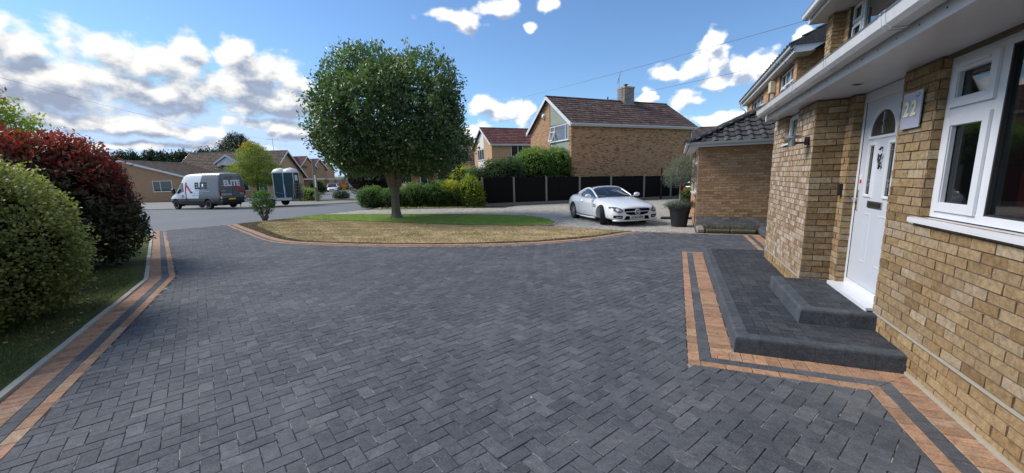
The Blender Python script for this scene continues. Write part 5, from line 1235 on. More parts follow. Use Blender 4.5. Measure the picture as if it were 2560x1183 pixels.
# ------------------------------------------------------------------ vegetation
def unit_rand(n):
    v = RNG.normal(size=(n, 3)); return v / np.linalg.norm(v, axis=1)[:, None]
def wob(v, seed, f=3.0, amp=.12):
    r_ = np.random.default_rng(seed); s = np.zeros(len(v))
    for k in range(6):
        w_ = r_.normal(size=3) * f * (1 + .4 * k); s += np.sin(v @ w_ + r_.uniform(0, 6.28)) / (1 + .5 * k)
    return 1 + amp * s / 2.2
def leaf_mesh(name, C, D, Nn, size, tone, mat, parent, aspect=.5, fold=.25, kind=None, off=None):
    """C centres, D leaf axis, Nn rough normals; each leaf is a kite of 4 vertices folded on the midrib (2 triangles)"""
    n = len(C); D = D / np.linalg.norm(D, axis=1)[:, None]
    S = np.cross(D, Nn); S /= np.maximum(np.linalg.norm(S, axis=1)[:, None], 1e-6); Nn = np.cross(S, D)
    sz = (size * RNG.uniform(.65, 1.25, n))[:, None]
    V = np.empty((n, 4, 3)); V[:, 0] = C - D * sz * .5; V[:, 2] = C + D * sz * .5
    m_ = C - D * sz * .05
    V[:, 1] = m_ + S * sz * aspect * .5 + Nn * sz * fold * .3; V[:, 3] = m_ - S * sz * aspect * .5 + Nn * sz * fold * .3
    V = V.reshape(-1, 3) - np.array(off if off is not None else (0, 0, 0))[None]
    F = np.arange(4 * n).reshape(n, 4)
    me = fastmesh(name, V, F)
    at = me.attributes.new('tone', 'FLOAT', 'FACE'); at.data.foreach_set('value', np.clip(tone, 0, 1).astype(np.float32))
    me.materials.append(mat); o = bpy.data.objects.new(name, me); COL.objects.link(o)
    if parent: o.parent = parent
    if kind: o['kind'] = kind
    return o
def foliage(name, lumps, nclus, per, spread, size, mat, parent, tonefn, seed=1, aspect=.5, shell=.10, inner=.25, up=.25, amp=.12, f=3.0, zmin=None, flat=0.0, sprig=0.0, keep=None):
    """lumps: (cx, cy, cz, rx, ry, rz). Clusters of leaves around points near the lumps' surfaces."""
    Lm_ = np.array(lumps, float); wts = (Lm_[:, 3] * Lm_[:, 4] * Lm_[:, 5]) ** (2 / 3); wts /= wts.sum()
    idx = RNG.choice(len(Lm_), nclus, p=wts); U_ = unit_rand(nclus)
    rr = 1 - np.abs(RNG.normal(0, shell, nclus)); ii = RNG.random(nclus) < inner; rr[ii] = RNG.uniform(.35, .95, ii.sum())
    if sprig:
        jj = RNG.random(nclus) < sprig; rr[jj] = 1 + np.abs(RNG.normal(0, .06, jj.sum()))
    rr = rr * wob(U_, seed, f, amp)
    P = Lm_[idx, :3] + U_ * Lm_[idx, 3:] * rr[:, None]
    ok_ = np.ones(nclus, bool)
    for k in range(len(Lm_)):
        d_ = np.linalg.norm((P - Lm_[k, :3]) / Lm_[k, 3:], axis=1); ok_ &= ~((d_ < .62) & (idx != k) & (RNG.random(nclus) < .8))
    if zmin is not None: ok_ &= P[:, 2] > zmin
    if keep is not None: ok_ &= keep(P)
    P, U_, rr, idx = P[ok_], U_[ok_], rr[ok_], idx[ok_]; m_ = len(P)
    ct = RNG.normal(0, .09, m_)                                   # cluster tone
    C = np.repeat(P, per, 0); G = np.repeat(U_, per, 0); k_ = m_ * per
    C = C + RNG.normal(0, spread, (k_, 3)) * np.array([1, 1, 1 - flat * .6])
    D = G * .7 + unit_rand(k_) * .9 + np.array([0, 0, up]); Nn = G * .5 + unit_rand(k_) * .55 + np.array([0, 0, .6])
    rad = np.repeat(rr, per)
    tone = tonefn(C, G, rad) + np.repeat(ct, per) + RNG.normal(0, .06, k_)
    if zmin is not None:
        g_ = C[:, 2] > zmin * .5; C, D, Nn, tone = C[g_], D[g_], Nn[g_], tone[g_]
    return leaf_mesh(name, C, D, Nn, size, tone, mat, parent, aspect, off=_loc(parent))
def branches(root, limbs, mat, name='trunk', n=8):
    mb = MB()
    for pts, r0, r1 in limbs:
        k = len(pts); mb.tube(pts, [r0 + (r1 - r0) * i / (k - 1) for i in range(k)], n)
    return mb.build(name, mat, root, smooth=True)
def wig(a, b, k=5, amp=.06):
    a, b = Vector(a), Vector(b); L = (b - a).length; return [a.lerp(b, i / k) + Vector([random.gauss(0, amp * L) if 0 < i < k else 0 for _ in range(3)]) * .6 for i in range(k + 1)]
def core(lumps, sc_, mat, parent, name='inner_core'):  # near-black lumps added to block the view through, shade between twigs in the colour
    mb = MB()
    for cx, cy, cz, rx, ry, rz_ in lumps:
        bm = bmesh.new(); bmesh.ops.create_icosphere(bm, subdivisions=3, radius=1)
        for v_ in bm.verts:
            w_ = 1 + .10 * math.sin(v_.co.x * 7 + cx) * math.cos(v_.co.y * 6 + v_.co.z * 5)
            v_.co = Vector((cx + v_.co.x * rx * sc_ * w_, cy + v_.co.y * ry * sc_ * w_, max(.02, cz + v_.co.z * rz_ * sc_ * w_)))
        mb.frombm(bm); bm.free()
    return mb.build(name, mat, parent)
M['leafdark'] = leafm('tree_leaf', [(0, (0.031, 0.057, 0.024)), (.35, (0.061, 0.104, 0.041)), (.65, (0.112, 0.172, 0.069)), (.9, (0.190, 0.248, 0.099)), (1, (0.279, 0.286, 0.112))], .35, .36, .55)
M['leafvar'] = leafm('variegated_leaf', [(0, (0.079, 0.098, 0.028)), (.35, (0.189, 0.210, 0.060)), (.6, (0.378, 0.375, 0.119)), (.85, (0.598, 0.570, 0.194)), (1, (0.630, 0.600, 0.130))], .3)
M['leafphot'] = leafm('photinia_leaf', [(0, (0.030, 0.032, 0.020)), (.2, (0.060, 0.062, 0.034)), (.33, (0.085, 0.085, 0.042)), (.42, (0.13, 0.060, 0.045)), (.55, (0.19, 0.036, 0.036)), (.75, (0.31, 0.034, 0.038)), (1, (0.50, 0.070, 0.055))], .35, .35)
M['leafgold'] = leafm('golden_leaf', [(0, (0.090, 0.128, 0.027)), (.4, (0.225, 0.285, 0.045)), (.75, (0.405, 0.420, 0.068)), (.9, (0.375, 0.210, 0.060)), (1, (0.240, 0.053, 0.045))], .45)
M['leafmaple'] = leafm('maple_leaf', [(0, (0.108, 0.144, 0.030)), (.4, (0.216, 0.264, 0.048)), (.7, (0.360, 0.348, 0.060)), (.88, (0.432, 0.240, 0.042)), (1, (0.432, 0.144, 0.036))], .45)
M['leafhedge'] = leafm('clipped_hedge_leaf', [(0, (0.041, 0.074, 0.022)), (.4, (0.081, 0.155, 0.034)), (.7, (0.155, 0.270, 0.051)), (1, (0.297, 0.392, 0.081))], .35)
M['leafyel'] = leafm('yellow_green_leaf', [(0, (0.033, 0.052, 0.016)), (.3, (0.091, 0.130, 0.029)), (.6, (0.260, 0.325, 0.046)), (.85, (0.546, 0.494, 0.052)), (1, (0.600, 0.468, 0.052))], .4)
M['leafolive'] = leafm('olive_leaf', [(0, (0.084, 0.105, 0.077)), (.5, (0.182, 0.210, 0.154)), (1, (0.378, 0.406, 0.322))], .2)
M['leafsilver'] = leafm('grey_green_leaf', [(0, (0.052, 0.072, 0.052)), (.5, (0.111, 0.143, 0.098)), (1, (0.208, 0.247, 0.182))], .2)
M['leafconifer'] = leafm('conifer_needle', [(0, (0.016, 0.029, 0.016)), (.5, (0.033, 0.058, 0.029)), (1, (0.078, 0.117, 0.052))], .1)
M['leafmaroon'] = leafm('maroon_leaf', [(0, (0.022, 0.014, 0.017)), (.5, (0.042, 0.024, 0.029)), (1, (0.084, 0.048, 0.042))], .2)
M['leafivy'] = leafm('dark_climber_leaf', [(0, (0.031, 0.056, 0.028)), (.5, (0.070, 0.126, 0.049)), (1, (0.154, 0.224, 0.084))], .3)
M['coredark'] = plain('dark_core_fill', (0.012, 0.013, 0.008), 1.0, 0.0, var=.5, scale=6)

# the round tree on the lawn
tx, ty = -11.74, 14.21
tr = thing('round_tree', 'large round-headed green tree with grey fluted trunk on the artificial lawn', 'tree', (tx, ty, 0))
LT = [(tx + .1, ty, 4.25, 3.3, 3.2, 2.3), (tx - .95, ty - .3, 5.65, 1.9, 1.9, 1.75), (tx + 1.3, ty + .5, 5.35, 1.95, 1.9, 1.65), (tx - .8, ty - .1, 3.35, 2.5, 2.5, 1.45), (tx + 1.2, ty + .5, 3.25, 2.4, 2.3, 1.50), (tx + .1, ty - 1.0, 4.2, 2.5, 2.2, 2.0), (tx, ty, 3.0, 2.75, 2.6, 1.1)]
def tt(C, G, r_): return .46 + .20 * G[:, 2] + .28 * (r_ - .8) + .16 * np.sin(C[:, 0] * 2.1) * np.sin(C[:, 2] * 1.7 + C[:, 1])  # tops, outer leaves and some clumps coloured paler, as if lit
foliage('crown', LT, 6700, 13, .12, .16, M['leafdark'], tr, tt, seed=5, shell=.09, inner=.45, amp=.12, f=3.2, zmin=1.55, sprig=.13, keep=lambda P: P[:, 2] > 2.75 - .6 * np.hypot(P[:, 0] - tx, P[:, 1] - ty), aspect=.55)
mb = MB()
def fluted(prof, cx, cy, lean=(0, 0)):
    n = 28; V = []; F = []
    for r_, z in prof:
        for k in range(n):
            a = 2 * math.pi * k / n; rr = r_ * (1 + .10 * math.sin(5 * a + z * .9) + .06 * math.sin(9 * a + 1.3 + z) + .03 * math.sin(14 * a))
            V.append((cx + lean[0] * z + rr * math.cos(a), cy + lean[1] * z + rr * math.sin(a), z))
    for i in range(len(prof) - 1):
        for k in range(n): F.append((i * n + k, i * n + (k + 1) % n, (i + 1) * n + (k + 1) % n, (i + 1) * n + k))
    mb.add(V, F)
fluted([(.40, -.05), (.31, .03), (.23, .12), (.195, .3), (.178, .6), (.172, .95), (.185, 1.2), (.225, 1.45), (.28, 1.75), (.26, 2.0)], tx, ty, (.02, 0))
for a in np.linspace(0, 2 * math.pi, 8)[:-1]:
    a += random.uniform(-.3, .3); d_ = random.uniform(.9, 2.0); p0 = Vector((tx + .14 * math.cos(a), ty + .14 * math.sin(a), 1.45)); p2 = Vector((tx + d_ * math.cos(a), ty + d_ * math.sin(a), random.uniform(3.4, 5.5)))
    p1 = p0 + Vector((math.cos(a) * .28, math.sin(a) * .28, .9)); pts = [p0, p0.lerp(p1, .5), p1] + wig(p1, p2, 4, .05)[1:]; k = len(pts)
    mb.tube(pts, [.15 - .115 * i / (k - 1) for i in range(k)], 8)
    for j in range(3):
        q = pts[3 + j % 3]; mb.tube(wig(q, q + Vector((random.uniform(-1, 1), random.uniform(-1, 1), random.uniform(.5, 1.4))), 3, .06), [.04, .03, .02, .012], 5)
mb.build('trunk', M['bark'], tr, smooth=True)

# left foreground shrubs
s1 = thing('variegated_shrub', 'domed cream-variegated shrub nearest at the left on the shaded grass', 'shrub', (-8.3, .8, 0))
L1 = [(-8.35, .95, 1.15, 1.7, 1.8, 1.25), (-8.1, 1.45, .85, 1.3, 1.3, .95), (-8.6, -.3, 1.35, 1.8, 1.5, 1.25), (-8.5, 1.25, 1.35, 1.35, 1.3, 1.0)]
core(L1, .80, M['coredark'], s1)
foliage('foliage', L1, 15000, 9, .042, .050, M['leafvar'], s1, lambda C, G, r_: .20 + .16 * G[:, 2] + .26 * G[:, 1] + .5 * (r_ - .92) + .08 * np.sin(C[:, 0] * 5) * np.sin(C[:, 2] * 6), seed=9, shell=.035, inner=.10, amp=.035, f=4, zmin=.12, aspect=.62, sprig=.05)  # light from the right and above put into the leaf tone
s2 = thing('red_photinia', 'tall photinia bush with bright red new growth on top, second shrub from the left', 'shrub', (-12.1, 3.4, 0))
L2 = [(-12.1, 3.45, 1.35, 1.55, 1.6, 1.32), (-12.6, 2.6, 1.6, 1.7, 1.6, 1.25), (-11.8, 3.75, .85, 1.25, 1.3, .85), (-13.2, 1.7, 1.65, 1.7, 1.5, 1.2), (-12.0, 3.9, 1.85, 1.05, 1.0, 1.0), (-12.2, 3.0, 2.1, 1.0, 1.0, .8)]
core(L2, .78, M['coredark'], s2)
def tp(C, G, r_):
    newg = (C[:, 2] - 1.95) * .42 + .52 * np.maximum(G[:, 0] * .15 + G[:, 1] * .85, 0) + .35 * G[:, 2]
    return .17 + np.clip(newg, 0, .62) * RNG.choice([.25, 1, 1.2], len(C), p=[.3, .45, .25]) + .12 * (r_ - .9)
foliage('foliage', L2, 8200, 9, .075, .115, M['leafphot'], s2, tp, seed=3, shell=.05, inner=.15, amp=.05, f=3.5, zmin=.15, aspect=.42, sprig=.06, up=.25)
branches(s2, [(wig((-11.9 + random.uniform(-.5, .5), 3.5 + random.uniform(-.5, .5), 0), (-12 + random.uniform(-.9, .9), 3.4 + random.uniform(-.9, .9), 1.2), 4), .04, .02) for _ in range(8)], M['barkdark'], 'stems', 6)
s3 = thing('golden_tree', 'yellow green tree with maroon tips rising behind the red photinia at far left', 'tree', (-16.7, 3.6, 0))
L3 = [(-16.7, 3.6, 2.8, 1.75, 1.7, 1.5), (-17.0, 3.4, 3.7, 1.4, 1.35, 1.05), (-17.4, 2.0, 3.2, 2.1, 1.9, 1.8), (-16.4, 4.1, 2.2, 1.2, 1.2, 1.1)]
foliage('crown', L3, 4200, 11, .12, .11, M['leafgold'], s3, lambda C, G, r_: .38 + .18 * G[:, 2] + .35 * np.clip(C[:, 2] - 3.6, 0, 1) + .3 * (r_ - .9), seed=13, inner=.3, sprig=.10, shell=.08)
branches(s3, [(wig((-16.8, 3.5, 0), (-16.8, 3.4, 2.4), 4, .03), .12, .08)] + [(wig((-16.8, 3.4, 1.8), (-16.8 + random.uniform(-1.1, 1.1), 3.4 + random.uniform(-1.1, 1.1), 3.5), 4), .06, .015) for _ in range(6)], M['barkdark'])

def shrub(name, label, cat, lumps, ncl, per, spread, size, mat, tone=.45, seed=1, group=None, zmin=.06, corem=True, aspect=.55, **k):
    c = lumps[0]; t = thing(name, label, cat, (c[0], c[1], 0), group=group)
    if corem: core(lumps, .80, M['coredark'], t)
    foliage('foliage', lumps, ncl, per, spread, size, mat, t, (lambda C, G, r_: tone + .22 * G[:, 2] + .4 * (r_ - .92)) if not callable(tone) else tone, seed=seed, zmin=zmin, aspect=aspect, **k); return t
# hedge beyond the artificial lawn, between road and fence
hp_ = [(-17.6, 19.2), (-16.2, 19.5), (-14.8, 19.9), (-13.4, 20.3), (-12.2, 20.6), (-11.3, 20.8)]
hz = [.72, .66, .80, .86, .68, .74]
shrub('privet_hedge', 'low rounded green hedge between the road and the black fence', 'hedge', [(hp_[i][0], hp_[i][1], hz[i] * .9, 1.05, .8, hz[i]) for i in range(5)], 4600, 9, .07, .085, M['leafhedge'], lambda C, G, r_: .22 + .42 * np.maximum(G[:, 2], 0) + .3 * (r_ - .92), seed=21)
shrub('spotted_laurel', 'yellow spotted laurel bush at the fence end of the low hedge', 'shrub', [(-11.35, 20.55, .85, .75, .6, .95), (-10.95, 20.6, .55, .45, .4, .6)], 1300, 8, .08, .12, M['leafyel'], lambda C, G, r_: .30 + .35 * RNG.random(len(C)) + .15 * G[:, 2], seed=22)
shrub('golden_shrub', 'small bright yellow shrub on top of the low hedge', 'shrub', [(-12.6, 20.3, 1.15, .75, .5, .42)], 600, 8, .06, .08, M['leafyel'], .66, seed=23, zmin=.5, corem=False)
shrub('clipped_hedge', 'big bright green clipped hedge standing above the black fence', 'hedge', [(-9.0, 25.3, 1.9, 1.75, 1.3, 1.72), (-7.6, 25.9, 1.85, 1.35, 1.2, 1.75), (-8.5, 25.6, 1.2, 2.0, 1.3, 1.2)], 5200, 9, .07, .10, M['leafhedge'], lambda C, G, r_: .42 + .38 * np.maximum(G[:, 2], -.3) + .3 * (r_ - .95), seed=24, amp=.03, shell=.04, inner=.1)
shrub('climber', 'dark green climber sprawling over the left end of the black fence', 'shrub', [(-10.6, 22.4, 1.75, 1.0, .8, 1.05), (-11.5, 21.7, 1.35, .9, .7, .95), (-9.8, 23.1, 1.9, .9, .8, 1.0)], 2600, 9, .09, .09, M['leafivy'], .36, seed=25, amp=.12)
shrub('yellow_shrub', 'yellow green garden shrub behind the parked cars, left of the climber', 'shrub', [(-15.9, 27.6, 1.5, 1.1, .9, 1.2), (-14.8, 28.2, 1.3, .9, .8, 1.1)], 1300, 8, .12, .11, M['leafyel'], .50, seed=26)
shrub('maroon_bush', 'dark maroon leaning bush under the left side of the round tree', 'shrub', [(-25.0, 26.6, 2.3, 1.9, 1.6, 1.9), (-24.2, 26.8, 1.0, 1.1, 1.0, 1.1), (-23.2, 27.4, 2.0, 1.5, 1.3, 1.4)], 2500, 9, .12, .10, M['leafmaroon'], .45, seed=27)
shrub('grey_shrub', 'low domed grey green shrub on the verge right of the wooden pole', 'shrub', [(-32.2, 30.6, .30, .95, .7, .55)], 700, 8, .07, .08, M['leafsilver'], .40, seed=28)
for lab, p, c_ in (('flat-topped green mound shrub in front of the far silver blue car', (-47.5, 39.3, .25, 1.3, .9, .5), .55), ('dark clipped shrub beside the far gabled house garage', (-50.5, 43.5, .9, 1.4, 1.2, 1.3), .25), ('bright green clipped mound behind the trailer', (-33.5, 27.6, .45, 1.6, .9, .75), .75)):
    shrub('mound_shrub', lab, 'shrub', [p], 600, 8, .1, .11, M['leafhedge'], c_, seed=int(p[0] * -7))
def tree(name, label, x, y, lumps, ncl, per, spread, size, mat, tone, trunk_r, trunk_h, bark, seed=3, limbs=6, **k):
    t = thing(name, label, 'tree', (x, y, 0)); foliage('crown', [(x + a, y + b, c, d, e, f) for a, b, c, d, e, f in lumps], ncl, per, spread, size, mat, t, tone if callable(tone) else (lambda C, G, r_: tone + .2 * G[:, 2] + .3 * (r_ - .9)), seed=seed, **k)
    top = max(l[2] for l in lumps)
    branches(t, [(wig((x, y, -.1), (x, y, trunk_h), 4, .02), trunk_r, trunk_r * .75)] + [(wig((x, y, trunk_h * .9), (x + l[0] * .8 + random.uniform(-.3, .3), y + l[1] * .8, l[2]), 4), trunk_r * .5, .02) for l in (lumps * 3)[:limbs]], bark); return t
tree('maple_tree', 'yellow green maple with orange tips standing in front of the chalet house', -41.7, 28.3, [(0, 0, 4.6, 1.7, 1.6, 1.5), (-1.3, -.4, 3.1, 1.7, 1.4, 1.1), (1.6, .5, 2.9, 1.8, 1.5, 1.2), (.3, .1, 2.3, 1.6, 1.4, .9), (-.2, 0, 5.5, .9, .8, .8)], 2300, 9, .17, .15, M['leafmaple'], lambda C, G, r_: .35 + .22 * G[:, 2] + .4 * np.clip((C[:, 2] - 4.8) * .5, 0, .6) + .25 * (C[:, 0] < -44.2), .12, 1.6, M['barkdark'], seed=31, inner=.4, flat=.6, amp=.2)
tree('pine_tree', 'dark open-crowned pine showing above the chalet roof', -79.5, 51.0, [(0, 0, 9.4, 3.0, 2.6, 1.5), (-2.4, -.5, 8.9, 1.7, 1.5, .8), (2.4, 1.0, 8.7, 1.9, 1.6, .8), (.3, 0, 10.6, 1.8, 1.6, .8), (3.6, 1.5, 8.0, 1.2, 1.0, .5), (-3.2, -1.4, 8.0, 1.2, 1, .5)], 1100, 8, .28, .30, M['leafconifer'], .42, .35, 8.0, M['barkdark'], seed=32, inner=.4, amp=.3, limbs=12)
# conifer row behind the bungalow: each crown its own
for i in range(16):
    f_ = i / 15; x = -95 + 22 * f_; y = 35.5 + 11.5 * f_; h_ = 7.7 + .5 * math.sin(i * 2.3)
    t = thing('conifer', 'tall dark conifer in the screen of conifers behind the bungalow', 'tree', (x, y, 0), group='conifers behind the bungalow')
    core([(x, y, h_ * .42, 1.7, 1.5, h_ * .48)], .9, M['coredark'], t)
    foliage('crown', [(x, y, h_ * .5, 1.9, 1.5, h_ * .52), (x + .4, y, h_ * .5, 1.7, 1.5, h_ * .48)], 900, 8, .25, .36, M['leafconifer'], t, lambda C, G, r_: .35 + .25 * G[:, 2], seed=40 + i, inner=.1, amp=.1, zmin=.2)
# background trees down the far road and behind the houses
for x, y, z, r_, lab in ((-68, 88, 4.6, 5.0, 'broad dark tree at the end of the far road behind the garages'), (-58, 84, 4.2, 4.2, 'dark tree right of the far garages, behind the round tree'), (-40, 62, 3.6, 3.0, 'dull green tree beyond the far road seen under the round tree')):
    tree('broadleaf_tree', lab, x, y, [(0, 0, z, r_, r_, z * .62), (r_ * .4, 0, z * .7, r_ * .8, r_ * .7, z * .5)], 900, 8, .5, .5, M['leafdark'], .45, .25, 2.5, M['barkdark'], seed=int(z * 10), inner=.2)
shrub('garden_shrub', 'dark green shrub glimpsed between the big house and the garage gutter', 'shrub', [(1.6, 24.5, 1.6, 1.0, .8, 1.5)], 900, 8, .1, .1, M['leafivy'], .35, seed=61)
# young multi-stemmed shrub by the road
s = thing('young_shrub', 'young multi-stemmed shrub at the road corner of the parched lawn', 'shrub', (-18.0, 12.35, 0))
limbs = []
for k in range(9):
    a = k * .7; limbs.append((wig((-18.0 + .07 * math.cos(a), 12.35 + .07 * math.sin(a), 0), (-18.0 + .36 * math.cos(a), 12.35 + .36 * math.sin(a), random.uniform(.6, 1.0)), 5, .05), .030, .012))
branches(s, limbs, M['bark'], 'stems', 6)
foliage('foliage', [(-18.0, 12.35, .95, .50, .48, .42), (-18.1, 12.4, .62, .48, .46, .32), (-17.9, 12.3, 1.15, .32, .3, .26)], 330, 9, .055, .10, M['leafhedge'], s, lambda C, G, r_: .30 + .3 * G[:, 2], seed=51, inner=.4, sprig=.15, aspect=.3)

# grass blades and litter
def blades(name, poly, n, h_, w_, mat, z=0.0, seed=1, lean=.4, dens=None):
    r_ = np.random.default_rng(seed); xs = [p[0] for p in poly]; ys = [p[1] for p in poly]; P = []
    while len(P) < n:
        x, y = r_.uniform(min(xs), max(xs)), r_.uniform(min(ys), max(ys))
        if inside(x, y, poly) and (dens is None or r_.random() < dens(x, y)): P.append((x, y))
    P = np.array(P); a = r_.uniform(0, 6.28, n); H_ = h_ * r_.uniform(.5, 1.2, n); d_ = np.stack([np.cos(a), np.sin(a)], 1)
    le = r_.normal(0, lean, (n, 2)) * H_[:, None]
    V = np.empty((n, 3, 3)); V[:, 0, :2] = P - d_ * w_ / 2; V[:, 1, :2] = P + d_ * w_ / 2; V[:, 0, 2] = V[:, 1, 2] = z; V[:, 2, :2] = P + le; V[:, 2, 2] = z + H_
    me = fastmesh(name, V.reshape(-1, 3), np.arange(3 * n).reshape(n, 3)); me.materials.append(mat)
    o = bpy.data.objects.new(name, me); COL.objects.link(o); o['kind'] = 'stuff'; o['label'] = name.replace('_', ' '); return o
GARD = [(-18.9, 8.30), (-9.1, 3.76), (-5.1, .98), (-.9, -1.95), (-2, -6), (-30, -6), (-30, 8)]
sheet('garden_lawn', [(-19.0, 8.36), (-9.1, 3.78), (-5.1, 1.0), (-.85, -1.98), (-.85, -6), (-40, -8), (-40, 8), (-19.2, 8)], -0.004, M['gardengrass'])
setp(blades('shaded_grass', [(-9.3, 3.72), (-5.1, .93), (-2.5, -.9), (-4.5, -1.5), (-11, 1.2), (-11.5, 4.5)], 42000, .04, .006, M['greenblade'], 0, 4), 'short shaded green grass beside the concrete edging')
setp(blades('dry_grass', LO + [(-2.2, 12.2), (-4.0, 12.7)] + [(-7.4, 12.45), (-10.4, 12.7), (-17.7, 13.3)], 60000, .035, .010, M['dryblade'], .004, 5, dens=lambda x, y: .35 + .65 * abs(math.sin(x * 1.3 + y * 2.1) * math.sin(y * 3.1 - x * .7))), 'parched brown and green lawn grass')
setp(blades('turf_pile', TL, 30000, .02, .01, M['turfblade'], .022, 6), 'bright green artificial grass pile')
def litter(name, poly, n, size, mat, z, seed):
    r_ = np.random.default_rng(seed); P = []
    xs = [p[0] for p in poly]; ys = [p[1] for p in poly]
    while len(P) < n:
        x, y = r_.uniform(min(xs), max(xs)), r_.uniform(min(ys), max(ys))
        if inside(x, y, poly): P.append((x, y, z + .006))
    P = np.array(P); D = np.stack([r_.normal(size=n), r_.normal(size=n), r_.normal(size=n) * .15], 1); Nn = np.tile([0., 0., 1.], (n, 1)) + r_.normal(0, .2, (n, 3))
    return leaf_mesh(name, P, D, Nn, size, r_.random(n), mat, None, .5, kind='stuff')
M['deadleaf'] = leafm('fallen_leaf', [(0, (0.16, 0.10, 0.04)), (.5, (0.30, 0.26, 0.10)), (1, (0.42, 0.40, 0.20))], 0.0, .8)
setp(litter('fallen_leaves', [(-9.0, 3.6), (-5.2, .9), (-3.5, -.4), (-6, -1), (-9.5, 2)], 260, .07, M['deadleaf'], .01, 8), 'fallen pale leaves on the shaded grass')
setp(litter('fallen_leaves', LO + [(-4, 12.5), (-10, 12.6), (-17, 13)], 420, .06, M['deadleaf'], .015, 9), 'fallen leaves scattered on the parched lawn')
setp(blades('bed_weeds', [(.85, 12.3), (2.05, 12.3), (2.05, 12.85), (.85, 12.85)], 320, .07, .010, M['greenblade'], .09, 10), 'small weeds in the mossy bed')
# ------------------------------------------------------------------ pots
def pot(label, x, y, r_, h_, plants):
    t = thing('plant_pot', label, 'plant pot', (x, y, 0)); mb = MB()
    mb.lathe([(r_ * .68, 0), (r_ * .70, .02), (r_ * .93, h_ * .80), (r_ * .98, h_ * .82), (r_, h_ * .84), (r_, h_), (r_ * .93, h_), (r_ * .9, h_ * .9), (0.01, h_ * .9)], (x, y, 0), 40); mb.build('pot', M['potblack'], t); return t
pot('large black tapered pot holding the olive standard, left of the garage wall', .11, 13.46, .33, .66, 0)
ol = thing('olive_tree', 'grey green olive standard with thin trunk growing in the large black pot', 'tree', (.11, 13.46, .6))
foliage('crown', [(.11, 13.46, 1.72, .50, .48, .42), (-.05, 13.4, 1.52, .40, .38, .26), (.3, 13.5, 1.62, .38, .36, .34), (.15, 13.46, 1.95, .30, .3, .24)], 1050, 9, .045, .048, M['leafolive'], ol, lambda C, G, r_: .45 + .2 * G[:, 2], seed=71, inner=.45, sprig=.15, aspect=.28, amp=.12)
branches(ol, [([(.11, 13.46, .6), (.115, 13.46, .9), (.10, 13.47, 1.2), (.11, 13.46, 1.4)], .030, .024)] + [(wig((.11, 13.46, 1.3), (.11 + random.uniform(-.35, .35), 13.46 + random.uniform(-.35, .35), 1.85), 3), .014, .004) for _ in range(9)], plain('olive_bark', (.26, .24, .20), .9, var=.3), 'trunk', 8)
un = thing('trailing_plant', 'grey green trailing plant spilling over the rim of the large black pot', 'plant', (.11, 13.46, .62))
foliage('foliage', [(.11, 13.46, .70, .40, .40, .12), (-.15, 13.35, .70, .22, .2, .10), (.35, 13.4, .70, .22, .2, .10)], 520, 9, .035, .040, M['leafsilver'], un, lambda C, G, r_: .35 + .25 * G[:, 2], seed=72, inner=.3, aspect=.3)
pot('smaller black pot farther back between the olive pot and the garage wall', .52, 18.2, .30, .62, 0)
shrub('box_ball', 'low round shrub in the smaller black pot', 'shrub', [(.52, 18.2, .78, .36, .34, .20)], 260, 8, .05, .06, M['leafhedge'], .3, seed=73, zmin=.5)
for i, (x, lab) in enumerate(((-.32, 'black rubber ramp lying on the grey paving left of the olive pot'), (.42, 'black rubber ramp lying on the grey paving right of the olive pot'))):
    mb = MB(); mb.bbox(x - .2, x + .2, 15.5, 15.8, 0, .07, .02); o = mb.build('rubber_ramp', M['black']); setp(o, lab, 'ramp')

# ------------------------------------------------------------------ cars
def loft(stations, ncap=True):
    """stations: (x, [(y, z) half section from bottom centre outwards to top centre])"""
    V, F = [], []; k = len(stations[0][1])
    for x, sec in stations:
        full = sec + [(-y, z) for y, z in sec[-2:0:-1]]
        V += [(x, y, z) for y, z in full]
    n = 2 * k - 2
    for i in range(len(stations) - 1):
        for j in range(n): F.append((i * n + j, i * n + (j + 1) % n, (i + 1) * n + (j + 1) % n, (i + 1) * n + j))
    F += [tuple(range(n))[::-1], tuple((len(stations) - 1) * n + j for j in range(n))]
    return V, F
def body_mesh(name, stations, cutters=(), levels=2):
    V, F = loft(stations); me = bpy.data.meshes.new(name); me.from_pydata(V, [], F); me.update()
    bm = bmesh.new(); bm.from_mesh(me); bmesh.ops.recalc_face_normals(bm, faces=bm.faces); bm.to_mesh(me); bm.free()
    o = bpy.data.objects.new(name + '_tmp', me); COL.objects.link(o)
    md = o.modifiers.new('s', 'SUBSURF'); md.levels = levels; md.render_levels = levels
    tmp = []
    for (x, y, z, r_, wd) in cutters:
        bm = bmesh.new(); bmesh.ops.create_cone(bm, cap_ends=True, segments=36, radius1=r_, radius2=r_, depth=wd)
        bmesh.ops.rotate(bm, matrix=Matrix.Rotation(R(90), 3, 'X'), verts=bm.verts); bmesh.ops.translate(bm, vec=(x, y, z), verts=bm.verts)
        cm = bpy.data.meshes.new('c'); bm.to_mesh(cm); bm.free(); co = bpy.data.objects.new('c', cm); COL.objects.link(co); tmp.append(co)
        b = o.modifiers.new('b', 'BOOLEAN'); b.operation = 'DIFFERENCE'; b.object = co; b.solver = 'EXACT'
    dg = bpy.context.evaluated_depsgraph_get(); dg.update()
    out = bpy.data.meshes.new_from_object(o.evaluated_get(dg)); out.name = name
    bpy.data.objects.remove(o)
    for c in tmp: bpy.data.objects.remove(c)
    return out
def link_mesh(name, me, mats, parent, smooth=True, ang=40):
    if not isinstance(mats, (list, tuple)): mats = [mats]
    me.materials.clear()
    for m_ in mats: me.materials.append(m_)
    o = bpy.data.objects.new(name, me); COL.objects.link(o); o.parent = parent
    if smooth: autosmooth(o, ang)
    return o
def bvh_of(*mes):
    V, P = [], []
    for me in mes:
        b = len(V); V += [v.co.copy() for v in me.vertices]; P += [[i + b for i in p.vertices] for p in me.polygons]
    return BVHTree.FromPolygons(V, P)
